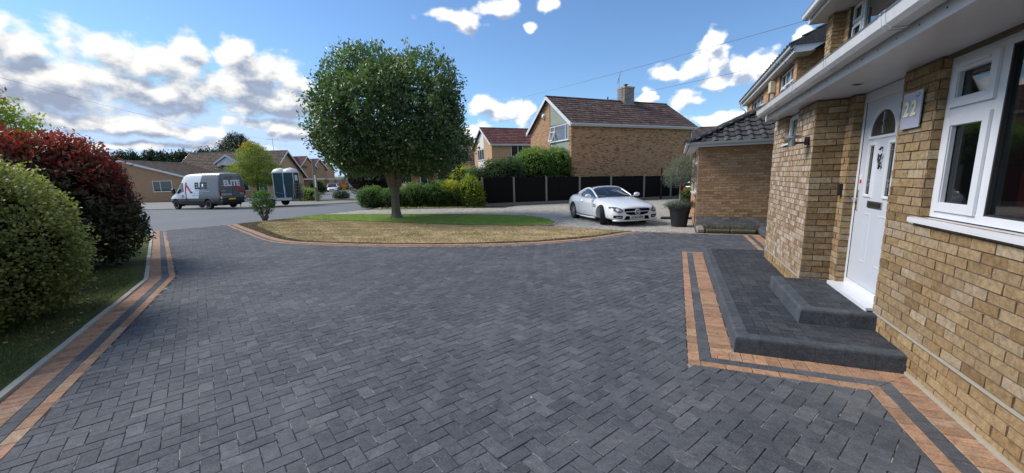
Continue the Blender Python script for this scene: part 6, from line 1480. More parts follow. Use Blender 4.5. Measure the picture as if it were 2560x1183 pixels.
def patch(name, bvh, axis, poly, mat, parent, off=.004, cell=.06, far=5.0, thick=.0):
    """flat outline (in the plane across axis) laid onto the body surface; axis in '+x','-x','+y','-y'"""
    s = 1 if axis[0] == '+' else -1; ax = 0 if axis[1] == 'x' else 1
    bm = bmesh.new()
    vs_ = [bm.verts.new((p[0], p[1], 0)) for p in poly]; f = bm.faces.new(vs_)
    xs = [p[0] for p in poly]; ys = [p[1] for p in poly]
    for lo, hi, i in ((min(xs), max(xs), 0), (min(ys), max(ys), 1)):
        k = int((hi - lo) / cell)
        for j in range(1, k + 1):
            c = lo + (hi - lo) * j / (k + 1); co = [0, 0, 0]; no = [0, 0, 0]; co[i] = c; no[i] = 1
            bmesh.ops.bisect_plane(bm, geom=bm.verts[:] + bm.edges[:] + bm.faces[:], plane_co=co, plane_no=no)
    dead = []
    for v_ in bm.verts:
        a, b = v_.co.x, v_.co.y
        o_ = Vector((s * far, a, b)) if ax == 0 else Vector((a, s * far, b)); d_ = Vector((-s, 0, 0)) if ax == 0 else Vector((0, -s, 0))
        hit, nn, _, _ = bvh.ray_cast(o_, d_)
        if hit is None: dead.append(v_); continue
        v_.co = hit - d_ * off
    bmesh.ops.delete(bm, geom=dead, context='VERTS')
    bmesh.ops.recalc_face_normals(bm, faces=bm.faces)
    for f in bm.faces:
        n_ = f.normal; want = Vector((s, 0, 0)) if ax == 0 else Vector((0, s, 0))
        if n_.dot(want) < 0: f.normal_flip()
    me = bpy.data.meshes.new(name); bm.to_mesh(me); bm.free(); me.materials.append(mat)
    for p_ in me.polygons: p_.use_smooth = True
    o = bpy.data.objects.new(name, me); COL.objects.link(o); o.parent = parent; return o
def paint(name, col, rough=.25, coat=1.0, metal=0.0):
    t = MT(name); t.set(Base_Color=(*col, 1), Roughness=rough, Metallic=metal); t.b.inputs['Coat Weight'].default_value = coat; t.b.inputs['Coat Roughness'].default_value = .02; return t.m
M['carwhite'] = paint('white_car_paint', (0.86, 0.87, 0.88)); M['carsilver'] = paint('silver_car_paint', (0.42, 0.45, 0.50), .3, 1, .5); M['carblue'] = paint('blue_car_paint', (0.07, 0.13, 0.30)); M['cargrey'] = paint('grey_car_paint', (0.14, 0.15, 0.17)); M['carred'] = paint('red_car_paint', (0.28, 0.02, 0.03)); M['carorange'] = paint('orange_pickup_paint', (0.62, 0.22, 0.02)); M['carblack'] = paint('black_car_paint', (0.008, 0.008, 0.010))
M['tyre'] = plain('tyre_rubber', (0.018, 0.018, 0.019), .75, .3); M['rim'] = plain('alloy_rim', (0.55, 0.55, 0.56), .28, metal=.9, var=.03); M['plateW'] = plain('white_number_plate', (.70, .70, .68), .4, var=.02); M['plateY'] = plain('yellow_number_plate', (.75, .48, .03), .4, var=.02)
M['lens'] = plain('headlamp_lens', (.09, .095, .10), .15, metal=0, var=.5, scale=14); M['tail'] = plain('red_tail_lamp', (.35, .01, .015), .15)
def wheel(parent, x, y, r_, wd, side, steer=0.0, spokes=5, simple=False):
    """tyre with rim and spokes as its children"""
    mb = MB(Matrix.Translation((x, y, r_)) @ Matrix.Rotation(steer, 4, 'Z') @ Matrix.Rotation(R(-90) * side, 4, 'X'))
    h = wd / 2
    mb.lathe([(r_ * .66, -h * .9), (r_ * .9, -h), (r_ * .975, -h * .85), (r_, -h * .5), (r_, h * .5), (r_ * .975, h * .85), (r_ * .9, h), (r_ * .66, h * .9), (r_ * .64, h * .5)], n=32)
    w_ = mb.build('wheel', M['tyre'], parent, local=True); autosmooth(w_, 40)
    mb2 = MB(mb.M); mb2.lathe([(r_ * .66, h * .3), (r_ * .665, h * .95), (r_ * .62, h * .93), (r_ * .60, h * .1), (.02, h * .0)], n=28)
    rm = mb2.build('rim', M['rim'] if not simple else M['steel'], w_, local=True)
    if not simple:
        mb3 = MB(mb.M)
        for k in range(spokes):
            a = 2 * math.pi * k / spokes; c, s_ = math.cos(a), math.sin(a); q = []
            for rr, ww in ((.06 * r_ * 2, .05), (.62 * r_, .028)):
                for sg_ in (-1, 1): q.append((c * rr - s_ * ww * sg_, s_ * rr + c * ww * sg_, h * .82))
            mb3.prism([q[0], q[1], q[3], q[2]], (0, 0, -.03))
        mb3.lathe([(.05, h * .5), (.05, h * .9), (.03, h * .95)], n=14); mb3.build('spokes', M['rim'], w_, local=True)
        mb4 = MB(mb.M); mb4.lathe([(r_ * .40, h * .25), (r_ * .40, h * .32), (.05, h * .33)], n=24); mb4.build('brake_disc', M['steel'], w_, local=True)
    return w_
def sec(w_, zb, zm, zs, ws, zt, wt, zc=None):
    """half cross-section: floor, sill, widest, shoulder, top edge, centre"""
    return [(0, zb), (w_ * .86, zb), (w_ * .985, zb + .07), (w_, zm), (ws, zs), (wt, zt), (wt * .5, (zc or zt) - .004), (0, zc or zt)]

# --- white two-seat coupe on the grey drive
CARX, CARY = -2.62, 14.76
hd_ = math.atan2(-.804, .594)
cp_ = Vector((-3.73, 15.48)).lerp(Vector((-2.32, 13.57)), .5); side_n = Vector((.804, .594))
cc = cp_ + side_n * .76
car = thing('white_car', 'white two-seat hard-top roadster parked facing the camera on the grey block drive', 'car', (cc.x, cc.y, 0), hd_)
ST = [(-2.03, sec(.60, .42, .56, .74, .58, .82, .50)), (-1.98, sec(.74, .30, .56, .78, .70, .90, .58)), (-1.80, sec(.86, .22, .56, .80, .80, .955, .64, .965)), (-1.55, sec(.900, .20, .55, .80, .845, .94, .68, .955)),
      (-1.22, sec(.915, .20, .55, .83, .865, .945, .70, .965)), (-.90, sec(.905, .19, .52, .81, .86, .925, .72, .94)), (-.3, sec(.890, .17, .50, .80, .85, .885, .74, .90)), (.3, sec(.888, .17, .50, .80, .85, .885, .74, .90)),
      (.62, sec(.892, .17, .50, .80, .85, .885, .74, .91)), (.85, sec(.897, .18, .52, .79, .85, .865, .70, .905)), (1.22, sec(.905, .19, .55, .765, .85, .815, .64, .865)), (1.55, sec(.90, .20, .53, .70, .82, .755, .60, .80)), (1.80, sec(.88, .19, .48, .65, .80, .71, .60, .755)),
      (1.98, sec(.82, .19, .44, .60, .74, .65, .56, .69)), (2.07, sec(.70, .20, .42, .56, .66, .60, .50, .635)), (2.095, sec(.66, .22, .40, .53, .62, .57, .46, .60))]
WR = .325
bme = body_mesh('body', ST, [(1.22, .80, WR, .362, .40), (1.22, -.80, WR, .362, .40), (-1.21, .80, WR, .358, .40), (-1.21, -.80, WR, .358, .40)])
cbody = link_mesh('body', bme, M['carwhite'], car, True, 32)
BV = bvh_of(bme)
mb = MB(); 
for x in (1.22, -1.21):
    for s_ in (1, -1): mb.box(x - .37, x + .37, s_ * .58 - .02, s_ * .58 + .02, .12, .72)
mb.box(-1.9, 1.9, -.6, .6, .13, .21); mb.build('underbody', M['black'], car, local=True)
# greenhouse: dark glass dome + white hoops
GS = [(.66, [(0, .88), (.70, .86), (.735, .885), (.70, .895), (.55, .905), (0, .915)]), (.40, [(0, .86), (.72, .86), (.735, .90), (.675, .985), (.53, 1.035), (0, 1.055)]), (.12, [(0, .86), (.72, .86), (.73, .90), (.64, 1.10), (.50, 1.175), (0, 1.20)]), (-.12, [(0, .86), (.72, .86), (.73, .90), (.61, 1.18), (.48, 1.25), (0, 1.275)]),
      (-.40, [(0, .86), (.72, .86), (.73, .90), (.60, 1.20), (.47, 1.275), (0, 1.30)]), (-.62, [(0, .86), (.72, .86), (.73, .91), (.60, 1.17), (.47, 1.25), (0, 1.28)]), (-.82, [(0, .86), (.70, .87), (.70, .93), (.58, 1.08), (.45, 1.16), (0, 1.18)]), (-1.02, [(0, .90), (.66, .92), (.66, .945), (.58, .99), (.44, 1.02), (0, 1.04)]), (-1.16, [(0, .90), (.60, .93), (.60, .95), (.55, .965), (.4, .975), (0, .985)])]
gme = body_mesh('glasshouse', GS)
gl = link_mesh('windows', gme, M['carglass'], car, True, 60)
BG = bvh_of(gme)
def on_glass(x, y, z):  # pull a guide point out to the glass surface
    loc, n_, _, _ = BG.find_nearest(Vector((x, y, z))); return loc, n_
for s_ in (1, -1):
    guide = [(.70, .72 * s_, .885), (.5, .69 * s_, .955), (.30, .655 * s_, 1.04), (.10, .625 * s_, 1.12), (-.10, .60 * s_, 1.195), (-.36, .585 * s_, 1.235), (-.56, .585 * s_, 1.215), (-.76, .60 * s_, 1.13), (-.92, .63 * s_, 1.03), (-1.08, .68 * s_, .94)]
    pts = []
    for g_ in guide:
        l_, n_ = on_glass(*g_); pts.append(l_ + n_ * .006)
    mb = MB(); mb.tube(pts, [.030, .032, .033, .035, .038, .040, .045, .075, .11, .12], 8); o = mb.build('roof_rail', M['carwhite'], car, local=True, smooth=True)
mb = MB(); pts = []
for y_ in np.linspace(-.56, .56, 9):
    l_, n_ = on_glass(-.06, y_, 1.25 - .06 * abs(y_)); pts.append(l_ + n_ * .005)
mb.tube(pts, .035, 8); mb.build('windscreen_header', M['carwhite'], car, local=True, smooth=True)
mb = MB()
for s_ in (1, -1): mb.tube([(.52, .755 * s_, .905), (0, .765 * s_, .905), (-.6, .765 * s_, .915), (-.86, .74 * s_, .94)], .012, 6)
mb.build('window_trim', M['chrome'], car, local=True)
# details projected on the body
def circ(cx_, cz_, r_, n=20): return [(cx_ + r_ * math.cos(2 * math.pi * k / n), cz_ + r_ * math.sin(2 * math.pi * k / n)) for k in range(n)]
M['trim'] = plain('satin_silver_trim', (.60, .61, .63), .35)
M['grille'] = plain('matt_black_grille', (0.006, 0.006, 0.007), .8, .1)
gr = patch('grille', BV, '+x', [(-.44, .585), (.44, .585), (.46, .52), (.38, .41), (.22, .375), (-.22, .375), (-.38, .41), (-.46, .52)], M['grille'], car, .006)
patch('grille_bar', BV, '+x', [(-.43, .475), (.43, .475), (.43, .503), (-.43, .503)], M['trim'], car, .022)
for s_ in (1, -1):
    patch('headlight', BV, '+x', [(s_ * .50, .50), (s_ * .58, .46), (s_ * .70, .47), (s_ * .80, .53), (s_ * .835, .60), (s_ * .80, .645), (s_ * .66, .64), (s_ * .55, .585)], M['lens'], car, .006, .03)
    patch('headlight_pod', BV, '+x', circ(s_ * .675, .555, .048), M['trim'], car, .014, .03)
    patch('headlight_pod', BV, '+x', circ(s_ * .595, .525, .030), M['trim'], car, .014, .03)
    patch('side_intake', BV, '+x', [(s_ * .52, .265), (s_ * .79, .285), (s_ * .79, .375), (s_ * .52, .365)], M['grille'], car, .008)
    patch('fog_light', BV, '+x', [(s_ * .55, .305), (s_ * .74, .315), (s_ * .74, .335), (s_ * .55, .325)], M['trim'], car, .02)
    ax_ = '+y' if s_ > 0 else '-y'
    for k in range(2): patch('side_vent', BV, ax_, [(.62, .60 + k * .05), (.84, .585 + k * .05), (.82, .615 + k * .05), (.64, .625 + k * .05)], M['black'], car, .006)
    patch('door_seam', BV, ax_, [(.585, .25), (.593, .25), (.593, .86), (.585, .86)], M['seal'], car, .002); patch('door_seam', BV, ax_, [(-.66, .30), (-.652, .30), (-.652, .88), (-.66, .88)], M['seal'], car, .002)
    mb = MB(); mb.tube([(-.50, s_ * .885, .765), (-.46, s_ * .912, .77), (-.34, s_ * .912, .77), (-.30, s_ * .885, .765)], .012, 6); mb.build('door_handle', M['chrome'], car, local=True)
    bm = bmesh.new(); bmesh.ops.create_uvsphere(bm, u_segments=14, v_segments=10, radius=1)
    for v_ in bm.verts: v_.co = Vector((.42 + v_.co.x * .07 + (.02 if v_.co.x > 0 else 0), s_ * (.98 + v_.co.y * .115), .955 + v_.co.z * .075))
    mb = MB(); mb.frombm(bm); bm.free(); mb.tube([(.44, s_ * .82, .88), (.43, s_ * .90, .93)], .022, 6); mi_ = mb.build('wing_mirror', M['carwhite'], car, local=True, smooth=True)
    patch('tail_light', BV, '-x', [(s_ * .50, .72), (s_ * .78, .70), (s_ * .82, .80), (s_ * .52, .80)], M['tail'], car, .006)
    mb = MB(); mb.tube([(.82, s_ * .885, .205), (.3, s_ * .915, .195), (-.3, s_ * .915, .195), (-.82, s_ * .885, .215)], .030, 8); mb.build('side_skirt', M['carwhite'], car, local=True, smooth=True)
patch('lower_intake', BV, '+x', [(-.47, .215), (.47, .215), (.40, .345), (-.40, .345)], M['grille'], car, .008)
pts = []
for y_ in np.linspace(-.80, .80, 13):
    h_, _, _, _ = BV.ray_cast(Vector((5, y_, .30)), Vector((-1, 0, 0))); pts.append((h_.x + .005, y_, .195 + .01 * abs(y_)))
mb = MB(); mb.tube(pts, .024, 8); mb.build('front_lip', M['carwhite'], car, local=True, smooth=True)
pm = frame_m((2.118, 0, .300), (0, 1, 0), (1, 0, 0))
mb = MB(); mb.box(2.10, 2.122, -.26, .26, .235, .350); pl_ = mb.build('number_plate', M['plateW'], car, local=True)
def at_m(x, y, z, sx=1.0): return frame_m((x, y, z), (0, 1, 0), (1, 0, 0))
text_obj('plate_lettering', 'AO64 XPG', .108, M['black'], pl_, at_m(2.1235, 0, .293), .0015, .0035, .88)
# emblem: ring with three-pointed star
mb = MB(); xr = 2.13
ring_ = [(xr, .085 * math.cos(a), .474 + .085 * math.sin(a)) for a in np.linspace(0, 2 * math.pi, 25)]; mb.tube(ring_, .014, 6, cap=False)
for k in range(3):
    a = math.pi / 2 + k * 2 * math.pi / 3; p0 = (0, .474); tip = (.082 * math.cos(a), .474 + .082 * math.sin(a)); b1 = (.018 * math.cos(a + 1.05), .474 + .018 * math.sin(a + 1.05)); b2 = (.018 * math.cos(a - 1.05), .474 + .018 * math.sin(a - 1.05))
    mb.prism([(xr - .004, *b2), (xr - .004, *tip), (xr - .004, *b1), (xr - .004, *p0)], (.010, 0, 0))
mb.build('emblem', M['trim'], car, local=True)
mb = MB()
for s_ in (1, -1): mb.tube([(.80, s_ * .2 + .0, .935), (.74, s_ * .05 - .3, .955)], .008, 5); 
mb.build('wiper', M['black'], car, local=True)
for x, y_, sd_, stt in ((1.22, -.765, -1, R(-26)), (1.22, .765, 1, R(-26)), (-1.21, -.765, -1, 0), (-1.21, .765, 1, 0)): wheel(car, x, y_, WR, .235, sd_, stt)

# --- generic far cars
def far_car(name, label, x, y, rz, col, L=4.2, Wd=1.75, Ht=1.45, plate='W', z=0, cat='car', pick=False, group=None):
    t = thing(name, label, cat, (x, y, z), rz, group=group); s = L / 4.2; w_ = Wd / 2; b = .92 * Ht / 1.45
    S = [(-2.08 * s, sec(w_ * .80, .35, .6, b * .9, w_ * .75, b, w_ * .6)), (-1.95 * s, sec(w_ * .95, .26, .6, b * .9, w_ * .92, b, w_ * .8)), (-1.3 * s, sec(w_, .22, .6, b * .92, w_ * .96, b, w_ * .85)), (.0, sec(w_, .2, .58, b * .92, w_ * .95, b, w_ * .85)), (.9 * s, sec(w_, .2, .56, b * .88, w_ * .94, b * .98, w_ * .8)), (1.6 * s, sec(w_ * .97, .22, .52, b * .78, w_ * .88, b * .86, w_ * .7)), (1.98 * s, sec(w_ * .85, .24, .46, b * .62, w_ * .74, b * .7, w_ * .55)), (2.1 * s, sec(w_ * .6, .28, .44, .52, w_ * .55, .58, w_ * .4))]
    wr = .31; me = body_mesh('body', S, [(1.3 * s, w_ * .9, wr, .35, .4), (1.3 * s, -w_ * .9, wr, .35, .4), (-1.25 * s, w_ * .9, wr, .35, .4), (-1.25 * s, -w_ * .9, wr, .35, .4)], 1); link_mesh('body', me, col, t, True, 45); bv = bvh_of(me)
    r1 = -1.85 if not pick else -.3
    G = [(1.0 * s, b - .04, b + .02, .98), (.35 * s, b - .04, Ht * .93, .86), (0, b - .04, Ht, .82), (r1 * s * .6, b - .04, Ht, .80), (r1 * s * .88, b - .04, Ht * .95, .82), (r1 * s * 1.02, b - .04, b + .05, .92)]
    gs = [(gx, [(0, z0), (w_ * .93, z0), (w_ * .93, z0 + .04), (w_ * k, max(z0 + .06, z1 - .06)), (w_ * k * .85, z1), (0, z1 + .01)]) for gx, z0, z1, k in G]
    gm_ = body_mesh('glasshouse', gs, (), 1); link_mesh('windows', gm_, M['carglass'], t, True, 60)
    mb = MB(); zt = Ht + .012; mb.bbox(r1 * s * .82, .12 * s, -w_ * .72, w_ * .72, zt - .03, zt + .012, .015)
    for s_ in (1, -1):
        mb.tube([(1.0 * s, w_ * .9 * s_, b), (.36 * s, w_ * .80 * s_, Ht * .92), (.05 * s, w_ * .74 * s_, Ht)], .035, 5); mb.tube([(r1 * s * .85, w_ * .74 * s_, Ht * .97), (r1 * s * 1.03, w_ * .86 * s_, b)], .05, 5); mb.tube([(-.35 * s, w_ * .78 * s_, Ht - .02), (-.4 * s, w_ * .93 * s_, b)], .035, 5); mb.tube([(.05 * s, w_ * .76 * s_, Ht - .02), (r1 * s * .85, w_ * .76 * s_, Ht - .02)], .035, 5)
    mb.build('roof', col, t, local=True)
    for s_ in (1, -1):
        patch('headlight', bv, '+x', [(s_ * w_ * .55, .55), (s_ * w_ * .85, .57), (s_ * w_ * .85, .70), (s_ * w_ * .55, .66)], M['lens'], t, .01, .1); patch('tail_light', bv, '-x', [(s_ * w_ * .62, .62), (s_ * w_ * .88, .62), (s_ * w_ * .86, .88), (s_ * w_ * .62, .86)], M['tail'], t, .01, .1)
        mb = MB(); mb.bbox(.75 * s, .95 * s, s_ * w_ * 1.08 - .09, s_ * w_ * 1.08 + .09, b, b + .14, .03); mb.build('wing_mirror', col, t, local=True)
    patch('grille', bv, '+x', [(-w_ * .45, .46), (w_ * .45, .46), (w_ * .45, .62), (-w_ * .45, .62)], M['black'], t, .01, .1)
    patch('number_plate', bv, '+x', [(-.26, .33), (.26, .33), (.26, .43), (-.26, .43)], M['plateW'], t, .02, .1); patch('number_plate', bv, '-x', [(-.26, .50), (.26, .50), (.26, .61), (-.26, .61)], M['plateY'], t, .02, .1)
    for wx, wy, sd_ in ((1.3 * s, w_ - .10, 1), (1.3 * s, -w_ + .10, -1), (-1.25 * s, w_ - .10, 1), (-1.25 * s, -w_ + .10, -1)): wheel(t, wx, wy, wr, .2, sd_, 0, simple=True)
    return t, bv
far_car('pale_car', 'pale white hatchback parked on the far road facing the camera', -57.1, 52.4, R(-45), M['carwhite'])
far_car('blue_car', 'silver blue car parked left of the wooden pole on the far road', -58.2, 49.6, R(-30), M['carsilver'])
far_car('red_car', 'dark red car behind the pale hatchback on the far road', -67.5, 62.5, R(-50), M['carred'])
far_car('dark_red_car', 'maroon car with white roof by the white flat-roofed garage', -76.0, 73.0, R(-40), M['carred'], Ht=1.6)
t_, bv_ = far_car('orange_pickup', 'orange pickup truck seen from behind at the far end of the road', -73.0, 70.5, R(130), M['carorange'], Ht=1.5, pick=True)
mb = MB(); mb.box(-1.9, -1.86, -.8, .8, .9, 1.5); mb.box(-1.86, -.4, .76, .8, .9, 1.15); mb.box(-1.86, -.4, -.8, -.76, .9, 1.15); mb.build('load_bed', M['carorange'], t_, local=True)
far_car('grey_car', 'grey car roof showing above the low hedge', -14.2, 23.0, R(25), M['cargrey'], Ht=1.46)
far_car('white_car', 'white car nose down behind the hedge beside the climber', -11.6, 23.6, R(205), M['carwhite'], Ht=1.62)
bk, bv_ = far_car('black_car', 'black car with yellow rear plate behind the olive pot', 1.9, 26.7, R(62), M['carblack'], Ht=1.5)

# ------------------------------------------------------------------ van
van = thing('works_van', 'white and dark grey high-roof van lettered ELITE parked at the far kerb', 'van', (-33.1, 18.6, 0), R(184))
def vs_(x, w_, zb, zs, zt, wt): return (x, [(0, zb), (w_ * .92, zb), (w_, zb + .12), (w_, zs), (w_ * .97, zs + (zt - zs) * .5), (wt, zt - .08), (wt * .8, zt - .01), (0, zt + .03)])
VS = [vs_(-2.60, .93, .42, 1.0, 2.52, .74), vs_(-2.58, 1.0, .36, 1.0, 2.58, .80), vs_(-2.50, 1.0, .34, 1.0, 2.60, .82), vs_(-.5, 1.0, .32, 1.0, 2.64, .83), (1.0, vs_(0, 1.0, .32, 1.0, 2.62, .82)[1]), vs_(1.35, .99, .32, 1.0, 2.50, .78), vs_(1.75, .99, .32, 1.0, 2.02, .76), vs_(2.25, .98, .32, .95, 1.42, .76), vs_(2.45, .96, .32, .9, 1.26, .74), vs_(2.85, .93, .34, .8, 1.08, .70), vs_(3.08, .82, .38, .7, .95, .60), vs_(3.12, .70, .42, .65, .85, .5)]
vme = body_mesh('body', VS, [(2.3, .92, .36, .42, .5), (2.3, -.92, .36, .42, .5), (-1.25, .92, .36, .42, .5), (-1.25, -.92, .36, .42, .5)], 2)
def vanmat():
    t = MT('two_tone_van_wrap'); sp_ = t.nt.nodes.new('ShaderNodeSeparateXYZ'); t.L(t.tc.outputs['Object'], sp_.inputs[0])
    e = MA(t.nt, 'ADD', sp_.outputs[0], MA(t.nt, 'MULTIPLY', MA(t.nt, 'SUBTRACT', sp_.outputs[2], 1.5), .30))   # slanted edge
    g = MA(t.nt, 'LESS_THAN', e, -.55); lo = MA(t.nt, 'LESS_THAN', sp_.outputs[2], .80)
    c = t.mix(g, (0.84, 0.86, 0.88), (0.12, 0.13, 0.14)); c = t.mix(lo, c, (0.03, 0.032, 0.036)); c = t.mix(MA(t.nt, 'GREATER_THAN', sp_.outputs[2], 2.56), c, (.62, .64, .68))
    t.set(Base_Color=c, Roughness=.3); t.b.inputs['Coat Weight'].default_value = .7; return t.m
link_mesh('body', vme, vanmat(), van, True, 40); BVv = bvh_of(vme)
for s_, ax_ in ((1, '+y'), (-1, '-y')):
    patch('cab_window', BVv, ax_, [(1.18, 1.32), (1.9, 1.18), (2.28, 1.22), (1.72, 1.96), (1.22, 1.98)], M['carglass'], van, .008, .15)
    patch('lower_trim', BVv, ax_, [(-2.5, .42), (2.9, .42), (2.9, .62), (-2.5, .62)], M['black'], van, .010, .2)
    mb = MB(); mb.bbox(2.0, 2.22, s_ * 1.12 - .10, s_ * 1.12 + .10, 1.15, 1.55, .04); mb.build('wing_mirror', M['black'], van, local=True)
    # red high-kicking leg figure
    for q in ([(1.02, .85), (.94, .85), (.93, 1.35), (.78, 1.95), (.88, 2.02), (.98, 1.9), (1.04, 1.3)], [(.86, 1.75), (.80, 1.62), (.45, 1.22), (.36, 1.30), (.70, 1.78)]): patch('leg_figure', BVv, ax_, q, M['red'], van, .012, .1)
    for q in ([(1.10, .62), (.80, .62), (.82, .70), (1.0, .90), (1.06, .86)], [(.48, 1.18), (.20, 1.20), (.22, 1.28), (.40, 1.32)], [(1.28, .85), (1.22, .85), (1.22, 1.1), (1.28, 1.1)], [(1.44, .85), (1.38, .85), (1.38, 1.1), (1.44, 1.1)]): patch('boot_figure', BVv, ax_, q, M['black'], van, .014, .1)
    for z_, a, b in ((1.28, -.1, -1.6), (1.14, .2, -.9), (1.0, .3, -.3), (1.38, -.1, -1.3)): patch('livery_line', BVv, ax_, [(a, z_), (b, z_), (b, z_ + .03), (a, z_ + .03)], M['cargrey'] if b > -.6 else M['carsilver'], van, .012, .2)
def stamp(body, size, bv, axis, c, mat, parent, sx, bold=.012, flip=1, off=.016):
    me = text_mesh(body, size, 0.0, bold, sx); s = 1 if axis[0] == '+' else -1; ax = 0 if axis[1] == 'x' else 1
    for v_ in me.vertices:
        a, b = c[0] + v_.co.x * flip, c[1] + v_.co.y
        o_ = Vector((s * 6, a, b)) if ax == 0 else Vector((a, s * 6, b)); d_ = Vector((-s, 0, 0)) if ax == 0 else Vector((0, -s, 0))
        h_, _, _, _ = bv.ray_cast(o_, d_); v_.co = (h_ - d_ * off) if h_ else Vector((a, s * 1.0, b))
    me.materials.clear(); me.materials.append(mat)
    for p_ in me.polygons: p_.material_index = 0
    o = bpy.data.objects.new('lettering', me); COL.objects.link(o); o.parent = parent; return o
stamp('ELITE', .62, BVv, '+y', (-.72, 1.70), M['black'], van, .90, .028, -1); stamp('ELITE', .62, BVv, '-y', (-.72, 1.70), M['black'], van, .90, .028, 1)
stamp('ELITE', .56, BVv, '-x', (.0, 1.84), M['white'], van, .92, .03, -1)
for q in ([(-.55, 1.25), (-.40, 1.30), (-.05, 1.62), (-.55, 1.62), (-.85, 1.10), (-.72, 1.06), (-.50, 1.48), (-.22, 1.48)],): patch('leg_figure', BVv, '-x', q, M['red'], van, .012, .1)
for q in ([(.55, 1.28), (.85, 1.28), (.85, 1.32), (.5, 1.34)], [(.1, .98), (.85, .98), (.85, 1.12), (.1, 1.12)], [(-.85, 1.0), (-.5, 1.0), (-.55, 1.14), (-.85, 1.14)], [(-.2, 1.68), (.9, 1.68), (.9, 1.70), (-.2, 1.70)]): patch('livery_line', BVv, '-x', q, M['carsilver'], van, .012, .1)
for s_ in (1, -1): patch('tail_light', BVv, '-x', [(s_ * .84, .72), (s_ * .96, .72), (s_ * .96, 1.35), (s_ * .86, 1.35)], M['tail'], van, .012, .1); patch('indicator_light', BVv, '-x', [(s_ * .84, .74), (s_ * .95, .74), (s_ * .95, .92), (s_ * .84, .92)], M['white'], van, .018, .1)
patch('door_split', BVv, '-x', [(-.008, .6), (.008, .6), (.008, 2.4), (-.008, 2.4)], M['seal'], van, .010, .2)
mb = MB(); mb.bbox(-2.78, -2.55, -.98, .98, .40, .66, .04); mb.build('rear_bumper', M['black'], van, local=True)
mb = MB(); mb.box(-2.80, -2.785, -.02, .50, .66, .78); mb.build('number_plate', M['plateY'], van, local=True)
patch('windscreen', BVv, '+x', [(-.72, 1.5), (.72, 1.5), (.68, 2.2), (-.68, 2.2)], M['carglass'], van, .01, .15)
mb = MB(); mb.box(-2.4, 2.9, -.7, .7, .25, .36)
for x in (2.3, -1.25):
    for s_ in (1, -1): mb.box(x - .43, x + .43, s_ * .66 - .02, s_ * .66 + .02, .2, .85)
mb.build('chassis', M['black'], van, local=True)
for x, y_, sd_ in ((2.3, -.86, -1), (2.3, .86, 1), (-1.25, -.86, -1), (-1.25, .86, 1)): wheel(van, x, y_, .35, .22, sd_, 0, simple=True)

# ------------------------------------------------------------------ trailer with two portable toilets
tz = R(205)
trl = thing('plant_trailer', 'low galvanised plant trailer with raised mesh ramp carrying two green toilets', 'trailer', (-28.3, 20.9, 0), tz)
mb = MB(); mb.box(-1.3, 2.2, -.85, .85, .50, .58)
for s_ in (1, -1): mb.box(-1.3, 2.2, s_ * .85 - .03, s_ * .85 + .03, .46, .66)
mb.build('trailer_bed', M['steel'], trl, local=True)
mb = MB()
for s_ in (1, -1): mb.tube([(2.2, s_ * .6, .5), (3.2, 0, .48)], .04, 6)
mb.tube([(3.2, 0, .48), (3.5, 0, .48)], .04, 6); mb.tube([(3.1, 0, .05), (3.1, 0, .6)], .03, 6); mb.build('drawbar', M['steel'], trl, local=True)
for s_ in (1, -1):
    mb = MB(); mb.prism([(-.35, s_ * .88, .66), (-.22, s_ * .88, .82), (.62, s_ * .88, .82), (.75, s_ * .88, .66), (.70, s_ * .88, .66), (.60, s_ * .88, .78), (-.20, s_ * .88, .78), (-.30, s_ * .88, .66)], (0, s_ * .22, 0)); mb.build('mudguard', M['steel'], trl, local=True)
for x, y_, sd_ in ((.2, 1.0, 1), (.2, -1.0, -1)): wheel(trl, x, y_, .30, .18, sd_, 0, simple=True)
mb = MB()
for y_ in np.linspace(-.8, .8, 5): mb.tube([(-1.36, y_, .45), (-1.5, y_, 1.75)], .022, 5)
for z_ in np.linspace(.5, 1.7, 6): mb.tube([(-1.37 - (z_ - .5) * .11, -.8, z_), (-1.37 - (z_ - .5) * .11, .8, z_)], .018, 5)
mb.build('ramp_frame', M['steel'], trl, local=True)
mb = MB()
for y_ in np.linspace(-.8, .8, 33): mb.box(-1.44, -1.436, y_ - .004, y_ + .004, .5, 1.7)
for z_ in np.linspace(.5, 1.7, 25): mb.box(-1.4405, -1.4355, -.8, .8, z_ - .004, z_ + .004)
mb.build('ramp_mesh', M['darkmetal'], trl, local=True, kind='stuff')
M['toilet'] = plain('dark_green_moulded_plastic', (0.008, 0.048, 0.052), .45, var=.15, scale=3); M['strap'] = plain('blue_ratchet_strap', (0.08, 0.25, 0.55), .7)
c_, s__ = math.cos(tz), math.sin(tz)
